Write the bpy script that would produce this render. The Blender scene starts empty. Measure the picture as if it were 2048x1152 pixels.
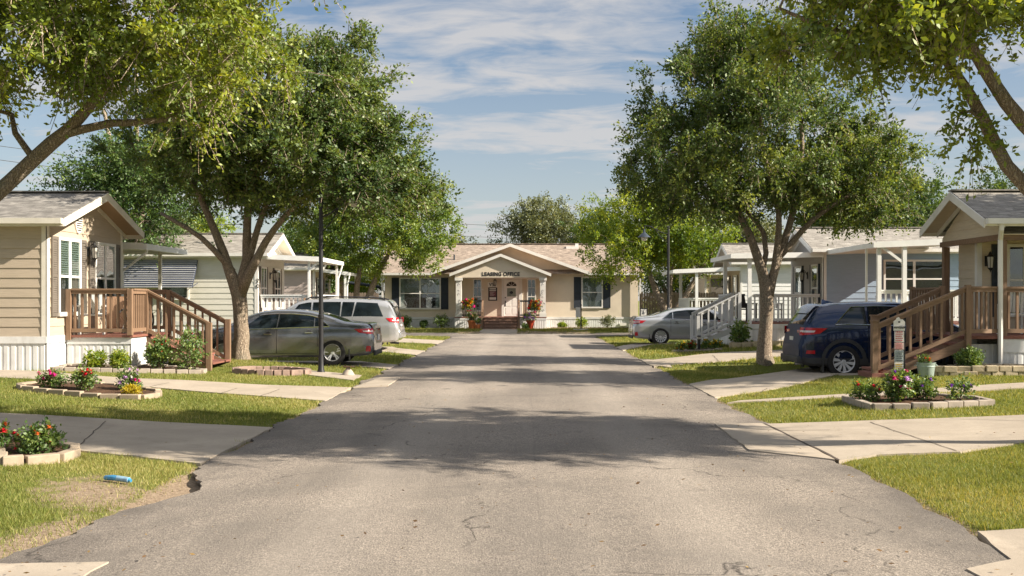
import bpy, bmesh, math, random
import numpy as np
from mathutils import Vector, Matrix
R = math.radians
SC = bpy.context.scene
COL = SC.collection
random.seed(7)
RNG = np.random.default_rng(11)

# ------------------------------------------------------------------ camera, sky, sun
CAM_H = 1.7
cam_d = bpy.data.cameras.new('camera')
cam_d.sensor_width = 36.0
cam_d.lens = 36.0
cam_d.shift_x = -24 / 2048
cam_d.shift_y = 24 / 2048
cam_d.clip_end = 3000
cam_d.clip_start = 0.1
cam = bpy.data.objects.new('camera', cam_d)
cam.location = (0, 0, CAM_H)
cam.rotation_euler = (R(90), 0, 0)
COL.objects.link(cam)
SC.camera = cam

SUN_EL = R(31)
SUN_AZ = R(14)            # degrees behind the camera plane, from the east (+X)
sdir = Vector((math.cos(SUN_EL) * math.cos(SUN_AZ), -math.cos(SUN_EL) * math.sin(SUN_AZ), math.sin(SUN_EL)))
sun_d = bpy.data.lights.new('sun', 'SUN')
sun_d.energy = 5.0
sun_d.angle = R(0.5)
sun_d.color = (1.0, 0.90, 0.755)
sun = bpy.data.objects.new('sun', sun_d)
sun.rotation_euler = sdir.to_track_quat('Z', 'Y').to_euler()
sun.location = (40, -10, 40)
COL.objects.link(sun)

w = bpy.data.worlds.new('World')
SC.world = w
w.use_nodes = True
nt = w.node_tree
nt.nodes.clear()
N = nt.nodes.new
L = nt.links.new
out = N('ShaderNodeOutputWorld')
bg = N('ShaderNodeBackground')
bg.inputs['Strength'].default_value = 0.10
sky = N('ShaderNodeTexSky')
sky.sky_type = 'NISHITA'
sky.sun_disc = False
sky.sun_elevation = SUN_EL
sky.sun_rotation = math.atan2(sdir.x, sdir.y)
sky.air_density = 1.0
sky.dust_density = 0.8
sky.ozone_density = 1.6
tc = N('ShaderNodeTexCoord')
sep = N('ShaderNodeSeparateXYZ')
L(tc.outputs['Generated'], sep.inputs[0])
def wm(op, a, b=None, c=None):
    n = N('ShaderNodeMath'); n.operation = op
    for i, v in enumerate((a, b, c)):
        if v is None: continue
        if isinstance(v, (int, float)): n.inputs[i].default_value = v
        else: L(v, n.inputs[i])
    return n.outputs[0]
zc = wm('MAXIMUM', sep.outputs[2], 0.0)
zc = wm('ADD', zc, 0.10)
cx_ = wm('DIVIDE', sep.outputs[0], zc)
cy_ = wm('DIVIDE', sep.outputs[1], zc)
cmb = N('ShaderNodeCombineXYZ')
L(wm('MULTIPLY', cx_, 0.75), cmb.inputs[0]); L(wm('MULTIPLY', cy_, 1.35), cmb.inputs[1])
n1 = N('ShaderNodeTexNoise'); n1.inputs['Scale'].default_value = 0.9; n1.inputs['Detail'].default_value = 7; n1.inputs['Roughness'].default_value = 0.55; n1.inputs['Distortion'].default_value = 0.5
L(cmb.outputs[0], n1.inputs['Vector'])
n2 = N('ShaderNodeTexNoise'); n2.inputs['Scale'].default_value = 4.2; n2.inputs['Detail'].default_value = 8; n2.inputs['Roughness'].default_value = 0.6; n2.inputs['Distortion'].default_value = 0.6
L(cmb.outputs[0], n2.inputs['Vector'])
mix12 = wm('ADD', wm('MULTIPLY', n1.outputs['Fac'], 0.62), wm('MULTIPLY', n2.outputs['Fac'], 0.38))
cr = N('ShaderNodeValToRGB')
cr.color_ramp.elements[0].position = 0.42; cr.color_ramp.elements[0].color = (0, 0, 0, 1)
cr.color_ramp.elements[1].position = 0.56; cr.color_ramp.elements[1].color = (1, 1, 1, 1)
L(mix12, cr.inputs[0])
mr = N('ShaderNodeMapRange')   # more veil near the horizon
mr.inputs['From Min'].default_value = 0.0; mr.inputs['From Max'].default_value = 0.30
mr.inputs['To Min'].default_value = 0.58; mr.inputs['To Max'].default_value = 0.05
L(sep.outputs[2], mr.inputs['Value'])
cover = wm('MAXIMUM', wm('MULTIPLY', cr.outputs[0], 0.85), mr.outputs[0])
mx = N('ShaderNodeMixRGB')
L(cover, mx.inputs[0])
hs = N('ShaderNodeHueSaturation'); hs.inputs['Saturation'].default_value = 1.15; hs.inputs['Value'].default_value = 0.47
L(sky.outputs[0], hs.inputs['Color'])
L(hs.outputs[0], mx.inputs[1])
cl = N('ShaderNodeMapRange'); cl.inputs['From Min'].default_value = 0.30; cl.inputs['From Max'].default_value = 0.60
cl.inputs['To Min'].default_value = 1.0; cl.inputs['To Max'].default_value = 1.9  # clouds above the view brightened to fill the shade
L(sep.outputs[2], cl.inputs['Value'])
cs = N('ShaderNodeVectorMath'); cs.operation = 'SCALE'; cs.inputs[0].default_value = (2.75, 2.68, 2.66)
L(cl.outputs[0], cs.inputs['Scale']); L(cs.outputs[0], mx.inputs[2])
L(mx.outputs[0], bg.inputs['Color'])
L(bg.outputs[0], out.inputs['Surface'])

SC.view_settings.view_transform = 'Standard'
SC.view_settings.look = 'None'
SC.view_settings.exposure = 1.3
SC.view_settings.gamma = 1.0
SC.render.engine = 'CYCLES'
SC.cycles.max_bounces = 6
SC.cycles.sample_clamp_indirect = 4.0
SC.cycles.transparent_max_bounces = 12
SC.cycles.use_denoising = True
try:
    SC.cycles.denoising_prefilter = 'ACCURATE'
    SC.cycles.denoising_input_passes = 'RGB_ALBEDO_NORMAL'
except Exception: pass

# ------------------------------------------------------------------ materials
MATS = {}
def nmath(t, op, a, b=None):
    n = t.nodes.new('ShaderNodeMath'); n.operation = op
    for i, v in enumerate((a, b)):
        if v is None: continue
        if isinstance(v, (int, float)): n.inputs[i].default_value = v
        else: t.links.new(v, n.inputs[i])
    return n.outputs[0]
def newmat(name):
    m = bpy.data.materials.new(name); m.use_nodes = True
    t = m.node_tree; t.nodes.clear()
    o = t.nodes.new('ShaderNodeOutputMaterial'); b = t.nodes.new('ShaderNodeBsdfPrincipled')
    t.links.new(b.outputs[0], o.inputs[0])
    return m, t, b, o
def coords(t, scale=(1, 1, 1), src='Object'):
    c = t.nodes.new('ShaderNodeTexCoord'); mp = t.nodes.new('ShaderNodeMapping')
    mp.inputs['Scale'].default_value = scale
    t.links.new(c.outputs[src], mp.inputs[0])
    return mp.outputs[0]
def noise(t, vec, scale, detail=4, rough=0.55, dist=0):
    n = t.nodes.new('ShaderNodeTexNoise')
    n.inputs['Scale'].default_value = scale; n.inputs['Detail'].default_value = detail
    n.inputs['Roughness'].default_value = rough; n.inputs['Distortion'].default_value = dist
    t.links.new(vec, n.inputs['Vector'])
    return n.outputs['Fac']
def ramp(t, fac, stops):
    r = t.nodes.new('ShaderNodeValToRGB')
    while len(r.color_ramp.elements) < len(stops): r.color_ramp.elements.new(0.5)
    for e, (p, c) in zip(r.color_ramp.elements, stops):
        e.position = p; e.color = (*c, 1) if len(c) == 3 else c
    t.links.new(fac, r.inputs[0])
    return r.outputs[0]
def mixc(t, fac, a, b, mode='MIX'):
    n = t.nodes.new('ShaderNodeMixRGB'); n.blend_type = mode
    for i, v in enumerate((fac, a, b)):
        if isinstance(v, (int, float)): n.inputs[i].default_value = v
        elif isinstance(v, tuple): n.inputs[i].default_value = (*v, 1) if len(v) == 3 else v
        else: t.links.new(v, n.inputs[i])
    return n.outputs[0]
def bump(t, b, h, strength, dist=0.01):
    n = t.nodes.new('ShaderNodeBump'); n.inputs['Strength'].default_value = strength; n.inputs['Distance'].default_value = dist
    t.links.new(h, n.inputs['Height']); t.links.new(n.outputs[0], b.inputs['Normal'])
def sc3(c, k): return tuple(min(1, x * k) for x in c)
def paint(name, c, rough=0.55, var=0.12, vs=3.0, bmp=0.15, bs=60, metal=0, coat=0, stretch=(1, 1, 1), dirt=0.0, spec=0.4):
    if name in MATS: return MATS[name]
    m, t, b, o = newmat(name)
    v = coords(t, stretch)
    n = noise(t, v, vs, 5, 0.6)
    col = ramp(t, n, [(0.3, sc3(c, 1 - var)), (0.7, sc3(c, 1 + var))])
    if dirt:
        d = noise(t, v, vs * 0.37, 6, 0.7, 0.6)
        dm = ramp(t, d, [(0.50, (0, 0, 0)), (0.78, (dirt, dirt, dirt))])
        col = mixc(t, dm, col, (0.16, 0.12, 0.08))
    t.links.new(col, b.inputs['Base Color'])
    b.inputs['Roughness'].default_value = rough; b.inputs['Metallic'].default_value = metal
    b.inputs['Specular IOR Level'].default_value = spec
    if coat: b.inputs['Coat Weight'].default_value = coat; b.inputs['Coat Roughness'].default_value = 0.03
    if bmp:
        bump(t, b, noise(t, v, bs, 4, 0.6), bmp, 0.004)
    MATS[name] = m
    return m
def siding(name, c):
    m, t, b, o = newmat(name)
    v = coords(t, (0.5, 0.5, 7))
    g = coords(t)
    n = noise(t, v, 6, 5, 0.6)
    big = noise(t, g, 0.8, 4, 0.6)
    col = ramp(t, n, [(0.3, sc3(c, 0.90)), (0.7, sc3(c, 1.08))])
    col = mixc(t, ramp(t, big, [(0.45, (0, 0, 0)), (0.8, (.35, .35, .35))]), col, sc3(c, 0.72))
    t.links.new(col, b.inputs['Base Color'])
    b.inputs['Roughness'].default_value = 0.6
    bump(t, b, n, 0.25, 0.004)
    return m
def shingle(name, c1, c2, c3, swap=False):
    m, t, b, o = newmat(name)
    tcn = t.nodes.new('ShaderNodeTexCoord')
    s = t.nodes.new('ShaderNodeSeparateXYZ'); t.links.new(tcn.outputs['Object'], s.inputs[0])
    cb = t.nodes.new('ShaderNodeCombineXYZ')
    a, bb = (1, 0) if swap else (0, 1)
    t.links.new(s.outputs[a], cb.inputs[0]); t.links.new(nmath(t, 'MULTIPLY', s.outputs[bb], 1.09), cb.inputs[1])
    br = t.nodes.new('ShaderNodeTexBrick')
    br.inputs['Scale'].default_value = 1.0
    br.inputs['Brick Width'].default_value = 0.27; br.inputs['Row Height'].default_value = 0.15
    br.inputs['Mortar Size'].default_value = 0.006; br.inputs['Mortar Smooth'].default_value = 0.3
    br.inputs['Bias'].default_value = 0.0
    br.inputs['Color1'].default_value = (*c1, 1); br.inputs['Color2'].default_value = (*c2, 1)
    br.inputs['Mortar'].default_value = (*sc3(c3, 0.45), 1)
    br.offset = 0.43; br.squash = 0.8; br.squash_frequency = 3
    t.links.new(cb.outputs[0], br.inputs['Vector'])
    gr = noise(t, cb.outputs[0], 90, 3, 0.7)
    mps = t.nodes.new('ShaderNodeMapping'); mps.inputs['Scale'].default_value = (2.6, 7.5, 1); t.links.new(cb.outputs[0], mps.inputs[0])
    stk = noise(t, mps.outputs[0], 1.0, 3, 0.7, 0.4)
    bl = noise(t, cb.outputs[0], 1.1, 5, 0.65)
    col = mixc(t, 0.55, br.outputs[0], ramp(t, gr, [(0.25, sc3(c3, .7)), (0.75, sc3(c1, 1.15))]), 'MIX')
    col = mixc(t, ramp(t, stk, [(0.36, (.75, .75, .75)), (0.52, (0, 0, 0))]), col, sc3(c3, 0.62))
    col = mixc(t, ramp(t, stk, [(0.52, (0, 0, 0)), (0.68, (.7, .7, .7))]), col, sc3(c2, 1.2))
    col = mixc(t, ramp(t, bl, [(0.4, (0, 0, 0)), (0.8, (.4, .4, .4))]), col, sc3(c3, 0.8))
    t.links.new(col, b.inputs['Base Color'])
    b.inputs['Roughness'].default_value = 0.9
    h = nmath(t, 'ADD', nmath(t, 'MULTIPLY', br.outputs['Fac'], -1.0), nmath(t, 'MULTIPLY', gr, 0.5))
    bump(t, b, h, 0.8, 0.012)
    return m
def wood(name, c1, c2, axis=2, rough=0.7):
    m, t, b, o = newmat(name)
    sv = [9, 9, 9]; sv[axis] = 0.8
    v = coords(t, tuple(sv))
    n = noise(t, v, 3.0, 6, 0.62, 0.8)
    g = noise(t, coords(t), 1.7, 4, 0.6)
    col = ramp(t, n, [(0.3, c1), (0.7, c2)])
    col = mixc(t, ramp(t, g, [(0.4, (0, 0, 0)), (0.85, (.5, .5, .5))]), col, sc3(c1, 0.65))
    t.links.new(col, b.inputs['Base Color'])
    b.inputs['Roughness'].default_value = rough
    bump(t, b, n, 0.35, 0.004)
    return m
def leafmat(name, dark, mid, light, trans=0.45, gloss=0.045):
    m, t, b, o = newmat(name)
    t.nodes.remove(b)
    at = t.nodes.new('ShaderNodeAttribute'); at.attribute_name = 'tint'
    col = ramp(t, at.outputs['Fac'], [(0.0, dark), (0.5, mid), (1.0, light)])
    df = t.nodes.new('ShaderNodeBsdfDiffuse'); tr = t.nodes.new('ShaderNodeBsdfTranslucent'); gl = t.nodes.new('ShaderNodeBsdfGlossy')
    gl.inputs['Roughness'].default_value = 0.5; gl.inputs['Color'].default_value = (0.9, 0.95, 0.85, 1)
    t.links.new(col, df.inputs[0])
    t.links.new(mixc(t, 1.0, col, (1.35, 1.15, 0.45, 1), 'MULTIPLY'), tr.inputs[0])
    m1 = t.nodes.new('ShaderNodeMixShader'); m1.inputs[0].default_value = trans
    t.links.new(df.outputs[0], m1.inputs[1]); t.links.new(tr.outputs[0], m1.inputs[2])
    m2 = t.nodes.new('ShaderNodeMixShader'); m2.inputs[0].default_value = gloss
    t.links.new(m1.outputs[0], m2.inputs[1]); t.links.new(gl.outputs[0], m2.inputs[2])
    t.links.new(m2.outputs[0], o.inputs[0])
    return m
def bark(name, c1, c2):
    m, t, b, o = newmat(name)
    g = coords(t)
    v = coords(t, (1, 1, 0.22))
    vo = t.nodes.new('ShaderNodeTexVoronoi'); vo.inputs['Scale'].default_value = 36; vo.feature = 'DISTANCE_TO_EDGE'
    wv = t.nodes.new('ShaderNodeVectorMath'); wv.operation = 'ADD'
    nn = t.nodes.new('ShaderNodeTexNoise'); nn.inputs['Scale'].default_value = 9
    t.links.new(g, nn.inputs['Vector'])
    vs = t.nodes.new('ShaderNodeVectorMath'); vs.operation = 'SCALE'; vs.inputs['Scale'].default_value = 0.10
    t.links.new(nn.outputs['Color'], vs.inputs[0])
    t.links.new(v, wv.inputs[0]); t.links.new(vs.outputs[0], wv.inputs[1])
    t.links.new(wv.outputs[0], vo.inputs['Vector'])
    f = noise(t, v, 40, 6, 0.7)
    big = noise(t, g, 2.2, 5, 0.65)
    h = nmath(t, 'ADD', nmath(t, 'MULTIPLY', vo.outputs['Distance'], 2.6), nmath(t, 'MULTIPLY', f, 0.7))
    col = ramp(t, h, [(0.25, sc3(c1, 0.45)), (0.55, c1), (0.95, c2)])
    col = mixc(t, ramp(t, big, [(0.5, (0, 0, 0)), (0.72, (.55, .55, .55))]), col, (0.20, 0.20, 0.16))
    t.links.new(col, b.inputs['Base Color']); b.inputs['Roughness'].default_value = 0.95
    b.inputs['Specular IOR Level'].default_value = 0.15
    bump(t, b, h, 0.8, 0.022)
    return m
def glass_dark(name, c=(0.02, 0.03, 0.035), rough=0.04):
    m, t, b, o = newmat(name)
    v = coords(t)
    n = noise(t, v, 1.6, 2, 0.5)
    t.links.new(ramp(t, n, [(0.35, sc3(c, 0.5)), (0.7, sc3(c, 1.6))]), b.inputs['Base Color'])
    b.inputs['Roughness'].default_value = rough; b.inputs['Specular IOR Level'].default_value = 0.5
    b.inputs['IOR'].default_value = 1.5
    return m
def glass_clear(name):
    m, t, b, o = newmat(name)
    t.nodes.remove(b)
    g = t.nodes.new('ShaderNodeBsdfGlossy'); g.inputs['Roughness'].default_value = 0.02; g.inputs['Color'].default_value = (.9, .95, 1, 1)
    tr = t.nodes.new('ShaderNodeBsdfTransparent'); tr.inputs['Color'].default_value = (0.72, 0.78, 0.78, 1)
    fr = t.nodes.new('ShaderNodeLayerWeight'); fr.inputs['Blend'].default_value = 0.5
    fp = nmath(t, 'MULTIPLY', nmath(t, 'POWER', fr.outputs['Facing'], 2.5), 0.75)
    n = noise(t, coords(t), 0.9, 2, 0.5)
    bp = t.nodes.new('ShaderNodeBump'); bp.inputs['Strength'].default_value = 0.12; bp.inputs['Distance'].default_value = 0.05
    t.links.new(n, bp.inputs['Height']); t.links.new(bp.outputs[0], g.inputs['Normal'])
    mx = t.nodes.new('ShaderNodeMixShader')
    t.links.new(nmath(t, 'ADD', fp, 0.10), mx.inputs[0])
    t.links.new(tr.outputs[0], mx.inputs[1]); t.links.new(g.outputs[0], mx.inputs[2]); t.links.new(mx.outputs[0], o.inputs[0])
    return m
def carpaint(name, c, metal=0.6, rough=0.28):
    m, t, b, o = newmat(name)
    v = coords(t)
    fl = noise(t, v, 900, 2, 0.5)
    d = noise(t, v, 2.2, 5, 0.7)
    col = ramp(t, fl, [(0.3, sc3(c, 0.85)), (0.7, sc3(c, 1.2))])
    # road dust settles low on the panels
    sp = t.nodes.new('ShaderNodeSeparateXYZ'); t.links.new(v, sp.inputs[0])
    mrn = t.nodes.new('ShaderNodeMapRange'); mrn.inputs['From Min'].default_value = 0.2; mrn.inputs['From Max'].default_value = 0.75
    mrn.inputs['To Min'].default_value = 0.13; mrn.inputs['To Max'].default_value = 0.0
    t.links.new(sp.outputs[2], mrn.inputs['Value'])
    dust = nmath(t, 'MULTIPLY', mrn.outputs[0], ramp(t, d, [(0.3, (.2, .2, .2)), (0.75, (1, 1, 1))]))
    t.links.new(mixc(t, dust, col, (0.30, 0.25, 0.19)), b.inputs['Base Color'])
    b.inputs['Metallic'].default_value = metal; b.inputs['Roughness'].default_value = rough
    b.inputs['Coat Weight'].default_value = 0.8; b.inputs['Coat Roughness'].default_value = 0.06
    return m

M_white = paint('white_trim', (0.72, 0.70, 0.66), 0.5, 0.06, 2.5, 0.08, 40, dirt=0.22)
M_whiteskirt = paint('white_skirting', (0.66, 0.66, 0.65), 0.45, 0.06, 2.0, 0.05, 40, dirt=0.5)
M_vinyl = paint('white_vinyl', (0.78, 0.78, 0.76), 0.4, 0.05, 3, 0.05, 30, dirt=0.12)
M_black = paint('black_metal', (0.018, 0.018, 0.02), 0.45, 0.3, 6, 0.1, 80)
M_blackrub = paint('black_rubber', (0.022, 0.021, 0.02), 0.8, 0.3, 10, 0.3, 60)
M_plastic = paint('dark_cladding', (0.045, 0.045, 0.045), 0.6, 0.15, 5, 0.2, 150)
M_shut = paint('navy_shutter', (0.025, 0.033, 0.045), 0.6, 0.2, 4, 0.1, 40)
M_shutbrown = paint('taupe_shutter', (0.14, 0.12, 0.10), 0.6, 0.15, 4, 0.1, 40)
M_stucco = paint('tan_stucco', (0.66, 0.575, 0.46), 0.85, 0.07, 1.4, 0.5, 90, dirt=0.12, spec=0.2)
M_stain = wood('stained_wood', (0.165, 0.098, 0.058), (0.27, 0.17, 0.105), 2)
M_stainx = wood('stained_wood_rail', (0.165, 0.098, 0.058), (0.27, 0.17, 0.105), 0)
M_deck = wood('red_deck_wood', (0.17, 0.065, 0.045), (0.27, 0.11, 0.08), 1)
M_fence = wood('weathered_cedar', (0.27, 0.20, 0.14), (0.42, 0.33, 0.24), 2, 0.9)
M_pane = glass_clear('window_glass')
M_panedark = glass_dark('dark_room_glass')
M_carglass = glass_dark('tinted_glass', (0.012, 0.018, 0.022), 0.02)
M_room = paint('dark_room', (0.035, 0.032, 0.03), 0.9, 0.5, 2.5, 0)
M_blind = paint('window_blind', (0.62, 0.60, 0.54), 0.6, 0.05, 3, 0)
M_curtain = paint('sheer_curtain', (0.6, 0.6, 0.57), 0.8, 0.2, 9, 0.1)
M_chrome = paint('chrome', (0.75, 0.75, 0.76), 0.15, 0.05, 3, 0, metal=1)
M_alloy = paint('alloy_rim', (0.78, 0.78, 0.78), 0.35, 0.06, 5, 0, metal=0.45)
M_red = paint('tail_lens', (0.45, 0.012, 0.02), 0.12, 0.2, 12, 0.1, coat=1)
M_lens = paint('clear_lens', (0.7, 0.62, 0.6), 0.12, 0.2, 14, 0.1, coat=1)
M_steel = paint('galvanised_steel', (0.33, 0.40, 0.37), 0.5, 0.2, 7, 0.15, metal=0.45)
M_terra = paint('terracotta', (0.55, 0.18, 0.06), 0.8, 0.15, 5, 0.2)
M_globe = paint('frosted_globe', (0.50, 0.47, 0.42), 0.3, 0.04, 3, 0)
M_roofgrey = shingle('grey_shingles', (0.18, 0.17, 0.155), (0.31, 0.29, 0.262), (0.155, 0.143, 0.128))
M_rooflight = shingle('pale_grey_shingles', (0.26, 0.24, 0.21), (0.38, 0.355, 0.315), (0.22, 0.20, 0.175))
M_roofbrown = shingle('brown_shingles', (0.28, 0.22, 0.175), (0.41, 0.33, 0.265), (0.23, 0.18, 0.14))
M_bark = bark('oak_bark', (0.24, 0.185, 0.135), (0.37, 0.30, 0.23))
M_barkp = bark('pale_bark', (0.26, 0.205, 0.15), (0.46, 0.38, 0.29))
M_leafnear = leafmat('near_leaves', (0.08, 0.135, 0.018), (0.19, 0.26, 0.03), (0.40, 0.44, 0.06), 0.5)
M_leafoak = leafmat('oak_leaves', (0.034, 0.070, 0.022), (0.100, 0.162, 0.040), (0.28, 0.33, 0.085), 0.42, 0.035)
M_leafdark = leafmat('dark_leaves', (0.028, 0.066, 0.020), (0.075, 0.135, 0.036), (0.16, 0.23, 0.06), 0.35, 0.03)
M_leafbright = leafmat('bright_leaves', (0.07, 0.14, 0.012), (0.20, 0.29, 0.02), (0.46, 0.48, 0.04), 0.5)
M_leafmid = leafmat('green_leaves', (0.055, 0.115, 0.014), (0.145, 0.225, 0.028), (0.36, 0.40, 0.05), 0.45)
M_leafolive = leafmat('olive_leaves', (0.07, 0.09, 0.045), (0.15, 0.175, 0.085), (0.26, 0.28, 0.15), 0.35)
M_bushm = leafmat('bush_leaves', (0.045, 0.10, 0.028), (0.12, 0.20, 0.045), (0.27, 0.35, 0.09), 0.38)
M_grass = leafmat('grass_blades', (0.10, 0.14, 0.030), (0.225, 0.255, 0.062), (0.47, 0.41, 0.18), 0.4, 0.012)
# ------------------------------------------------------------------ object helpers
ORG = {}
def lab(o, label=None, cat=None, group=None, kind=None):
    if label: o['label'] = label
    if cat: o['category'] = cat
    if group: o['group'] = group
    if kind: o['kind'] = kind
    return o
def thing(name, label, cat, loc=(0, 0, 0), rz=0, group=None):
    o = bpy.data.objects.new(name, None); COL.objects.link(o)
    o.empty_display_size = 0.2
    o.location = loc; o.rotation_euler = (0, 0, rz)
    ORG[o.name] = Vector(loc)
    return lab(o, label, cat, group)
def link(name, me, m, parent=None):
    o = bpy.data.objects.new(name, me); COL.objects.link(o)
    if m is not None:
        for x in (m if isinstance(m, (list, tuple)) else [m]): me.materials.append(x)
    if parent is not None:
        o.parent = parent; ORG[o.name] = ORG[parent.name]
    return o
class Fr:
    def __init__(s, o, u, n): s.o = Vector(o); s.u = Vector(u).normalized(); s.n = Vector(n).normalized()
    def p(s, u, z, d=0.0): return s.o + s.u * u + Vector((0, 0, z)) + s.n * d
class MB:
    def __init__(s): s.v = []; s.f = []; s.m = []
    def add(s, vs, fs, m=0):
        k = len(s.v); s.v += [tuple(v) for v in vs]
        for f in fs: s.f.append([i + k for i in f]); s.m.append(m)
        return s
    def hexa(s, p, m=0): return s.add(p, [(0, 3, 2, 1), (4, 5, 6, 7), (0, 1, 5, 4), (1, 2, 6, 5), (2, 3, 7, 6), (3, 0, 4, 7)], m)
    def box(s, x0, x1, y0, y1, z0, z1, m=0):
        return s.hexa([(x0, y0, z0), (x1, y0, z0), (x1, y1, z0), (x0, y1, z0), (x0, y0, z1), (x1, y0, z1), (x1, y1, z1), (x0, y1, z1)], m)
    def fbox(s, F, u0, u1, z0, z1, d0, d1, m=0):
        return s.hexa([F.p(u0, z0, d0), F.p(u1, z0, d0), F.p(u1, z0, d1), F.p(u0, z0, d1), F.p(u0, z1, d0), F.p(u1, z1, d0), F.p(u1, z1, d1), F.p(u0, z1, d1)], m)
    def beam(s, a, b, w, h, m=0):
        a, b = Vector(a), Vector(b); d = (b - a)
        if d.length < 1e-6: return s
        dn = d.normalized()
        sd = dn.cross(Vector((0, 0, 1)))
        sd = Vector((1, 0, 0)) if sd.length < 1e-3 else sd.normalized()
        up = sd.cross(dn).normalized()
        sd *= w / 2; up *= h / 2
        return s.hexa([a - sd - up, a + sd - up, b + sd - up, b - sd - up, a - sd + up, a + sd + up, b + sd + up, b - sd + up], m)
    def slab(s, q, th, m=0):
        q = [Vector(x) for x in q]; lo = [x - Vector((0, 0, th)) for x in q]
        return s.hexa(lo + q, m)
    def prism(s, pts, off, m=0):
        off = Vector(off); n = len(pts); a = [Vector(x) for x in pts]
        return s.add(a + [x + off for x in a], [tuple(range(n))[::-1], tuple(range(n, 2 * n))] + [(i, (i + 1) % n, n + (i + 1) % n, n + i) for i in range(n)], m)
    def tube(s, pts, rad, n=8, m=0, cap=True):
        pts = [Vector(p) for p in pts]
        if not isinstance(rad, (list, tuple)): rad = [rad] * len(pts)
        k = len(s.v); ref = Vector((0.13, 0.99, 0.05))
        for i, p in enumerate(pts):
            t = (pts[min(i + 1, len(pts) - 1)] - pts[max(i - 1, 0)]).normalized()
            a = t.cross(ref)
            if a.length < 0.05: a = t.cross(Vector((1, 0, 0)))
            a.normalize(); b = t.cross(a)
            for j in range(n):
                th = 2 * math.pi * j / n
                s.v.append(tuple(p + (a * math.cos(th) + b * math.sin(th)) * rad[i]))
        for i in range(len(pts) - 1):
            for j in range(n):
                q = k + i * n
                s.f.append([q + j, q + (j + 1) % n, q + n + (j + 1) % n, q + n + j]); s.m.append(m)
        if cap:
            s.f.append([k + j for j in range(n)][::-1]); s.m.append(m)
            e = k + (len(pts) - 1) * n
            s.f.append([e + j for j in range(n)]); s.m.append(m)
        return s
    def lathe(s, c, prof, n=16, m=0, axis='z'):
        c = Vector(c); k = len(s.v)
        for r, h in prof:
            for j in range(n):
                th = 2 * math.pi * j / n
                a, b = r * math.cos(th), r * math.sin(th)
                s.v.append(tuple(c + (Vector((a, b, h)) if axis == 'z' else Vector((a, h, b)) if axis == 'y' else Vector((h, a, b)))))
        for i in range(len(prof) - 1):
            for j in range(n):
                q = k + i * n
                s.f.append([q + j, q + (j + 1) % n, q + n + (j + 1) % n, q + n + j]); s.m.append(m)
        return s
    def build(s, name, m, parent=None, smooth=False, local=False, bevel=0, sharp=35):
        off = Vector((0, 0, 0)) if (parent is None or local) else ORG[parent.name]
        me = bpy.data.meshes.new(name)
        me.from_pydata([tuple(Vector(v) - off) for v in s.v], [], s.f)
        if isinstance(m, (list, tuple)): me.polygons.foreach_set('material_index', s.m)
        bm = bmesh.new(); bm.from_mesh(me)
        bmesh.ops.recalc_face_normals(bm, faces=bm.faces)
        if bevel:
            bmesh.ops.bevel(bm, geom=[e for e in bm.edges if len(e.link_faces) == 2 and e.calc_face_angle(0) > 0.5], offset=bevel, segments=2, affect='EDGES', profile=0.6)
        bm.to_mesh(me); bm.free()
        if smooth:
            me.polygons.foreach_set('use_smooth', [True] * len(me.polygons))
            me.set_sharp_from_angle(angle=R(sharp))
        me.update()
        return link(name, me, m, parent)
def single(o, label, cat, group=None): return lab(o, label, cat, group)
def np_mesh(name, V, F, tint=None):
    V = np.asarray(V, dtype=np.float32); F = np.asarray(F, dtype=np.int32)
    k = F.shape[1]; me = bpy.data.meshes.new(name)
    me.vertices.add(len(V)); me.vertices.foreach_set('co', V.ravel())
    me.loops.add(F.size); me.loops.foreach_set('vertex_index', F.ravel())
    me.polygons.add(len(F)); me.polygons.foreach_set('loop_start', np.arange(0, F.size, k, dtype=np.int32))
    me.update(calc_edges=True)
    if tint is not None:
        a = me.attributes.new('tint', 'FLOAT', 'FACE'); a.data.foreach_set('value', np.asarray(tint, dtype=np.float32))
    return me
def text_obj(name, txt, size, loc, rot, m, parent=None, extrude=0.006, offset=0.0, xs=1.0, align='CENTER'):
    c = bpy.data.curves.new('lettering', 'FONT'); c.body = txt; c.size = size; c.extrude = extrude; c.offset = offset; c.align_x = align
    c.space_character = 1.08
    t = bpy.data.objects.new('tmp', c); COL.objects.link(t)
    dg = bpy.context.evaluated_depsgraph_get()
    me = bpy.data.meshes.new_from_object(t.evaluated_get(dg))
    bpy.data.objects.remove(t); bpy.data.curves.remove(c)
    me.materials.clear()
    me.transform(Matrix.Translation(Vector(loc) - (ORG[parent.name] if parent else Vector((0, 0, 0)))) @ Matrix.Rotation(rot[2], 4, 'Z') @ Matrix.Rotation(rot[0], 4, 'X') @ Matrix.Scale(xs, 4, (1, 0, 0)))
    me.name = name
    return link(name, me, m, parent)
def copy_tree(o, parent=None):
    c = o.copy(); COL.objects.link(c); ORG[c.name] = ORG.get(o.name, Vector())
    if parent is not None: c.parent = parent
    for ch in list(o.children): copy_tree(ch, c)
    return c

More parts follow.
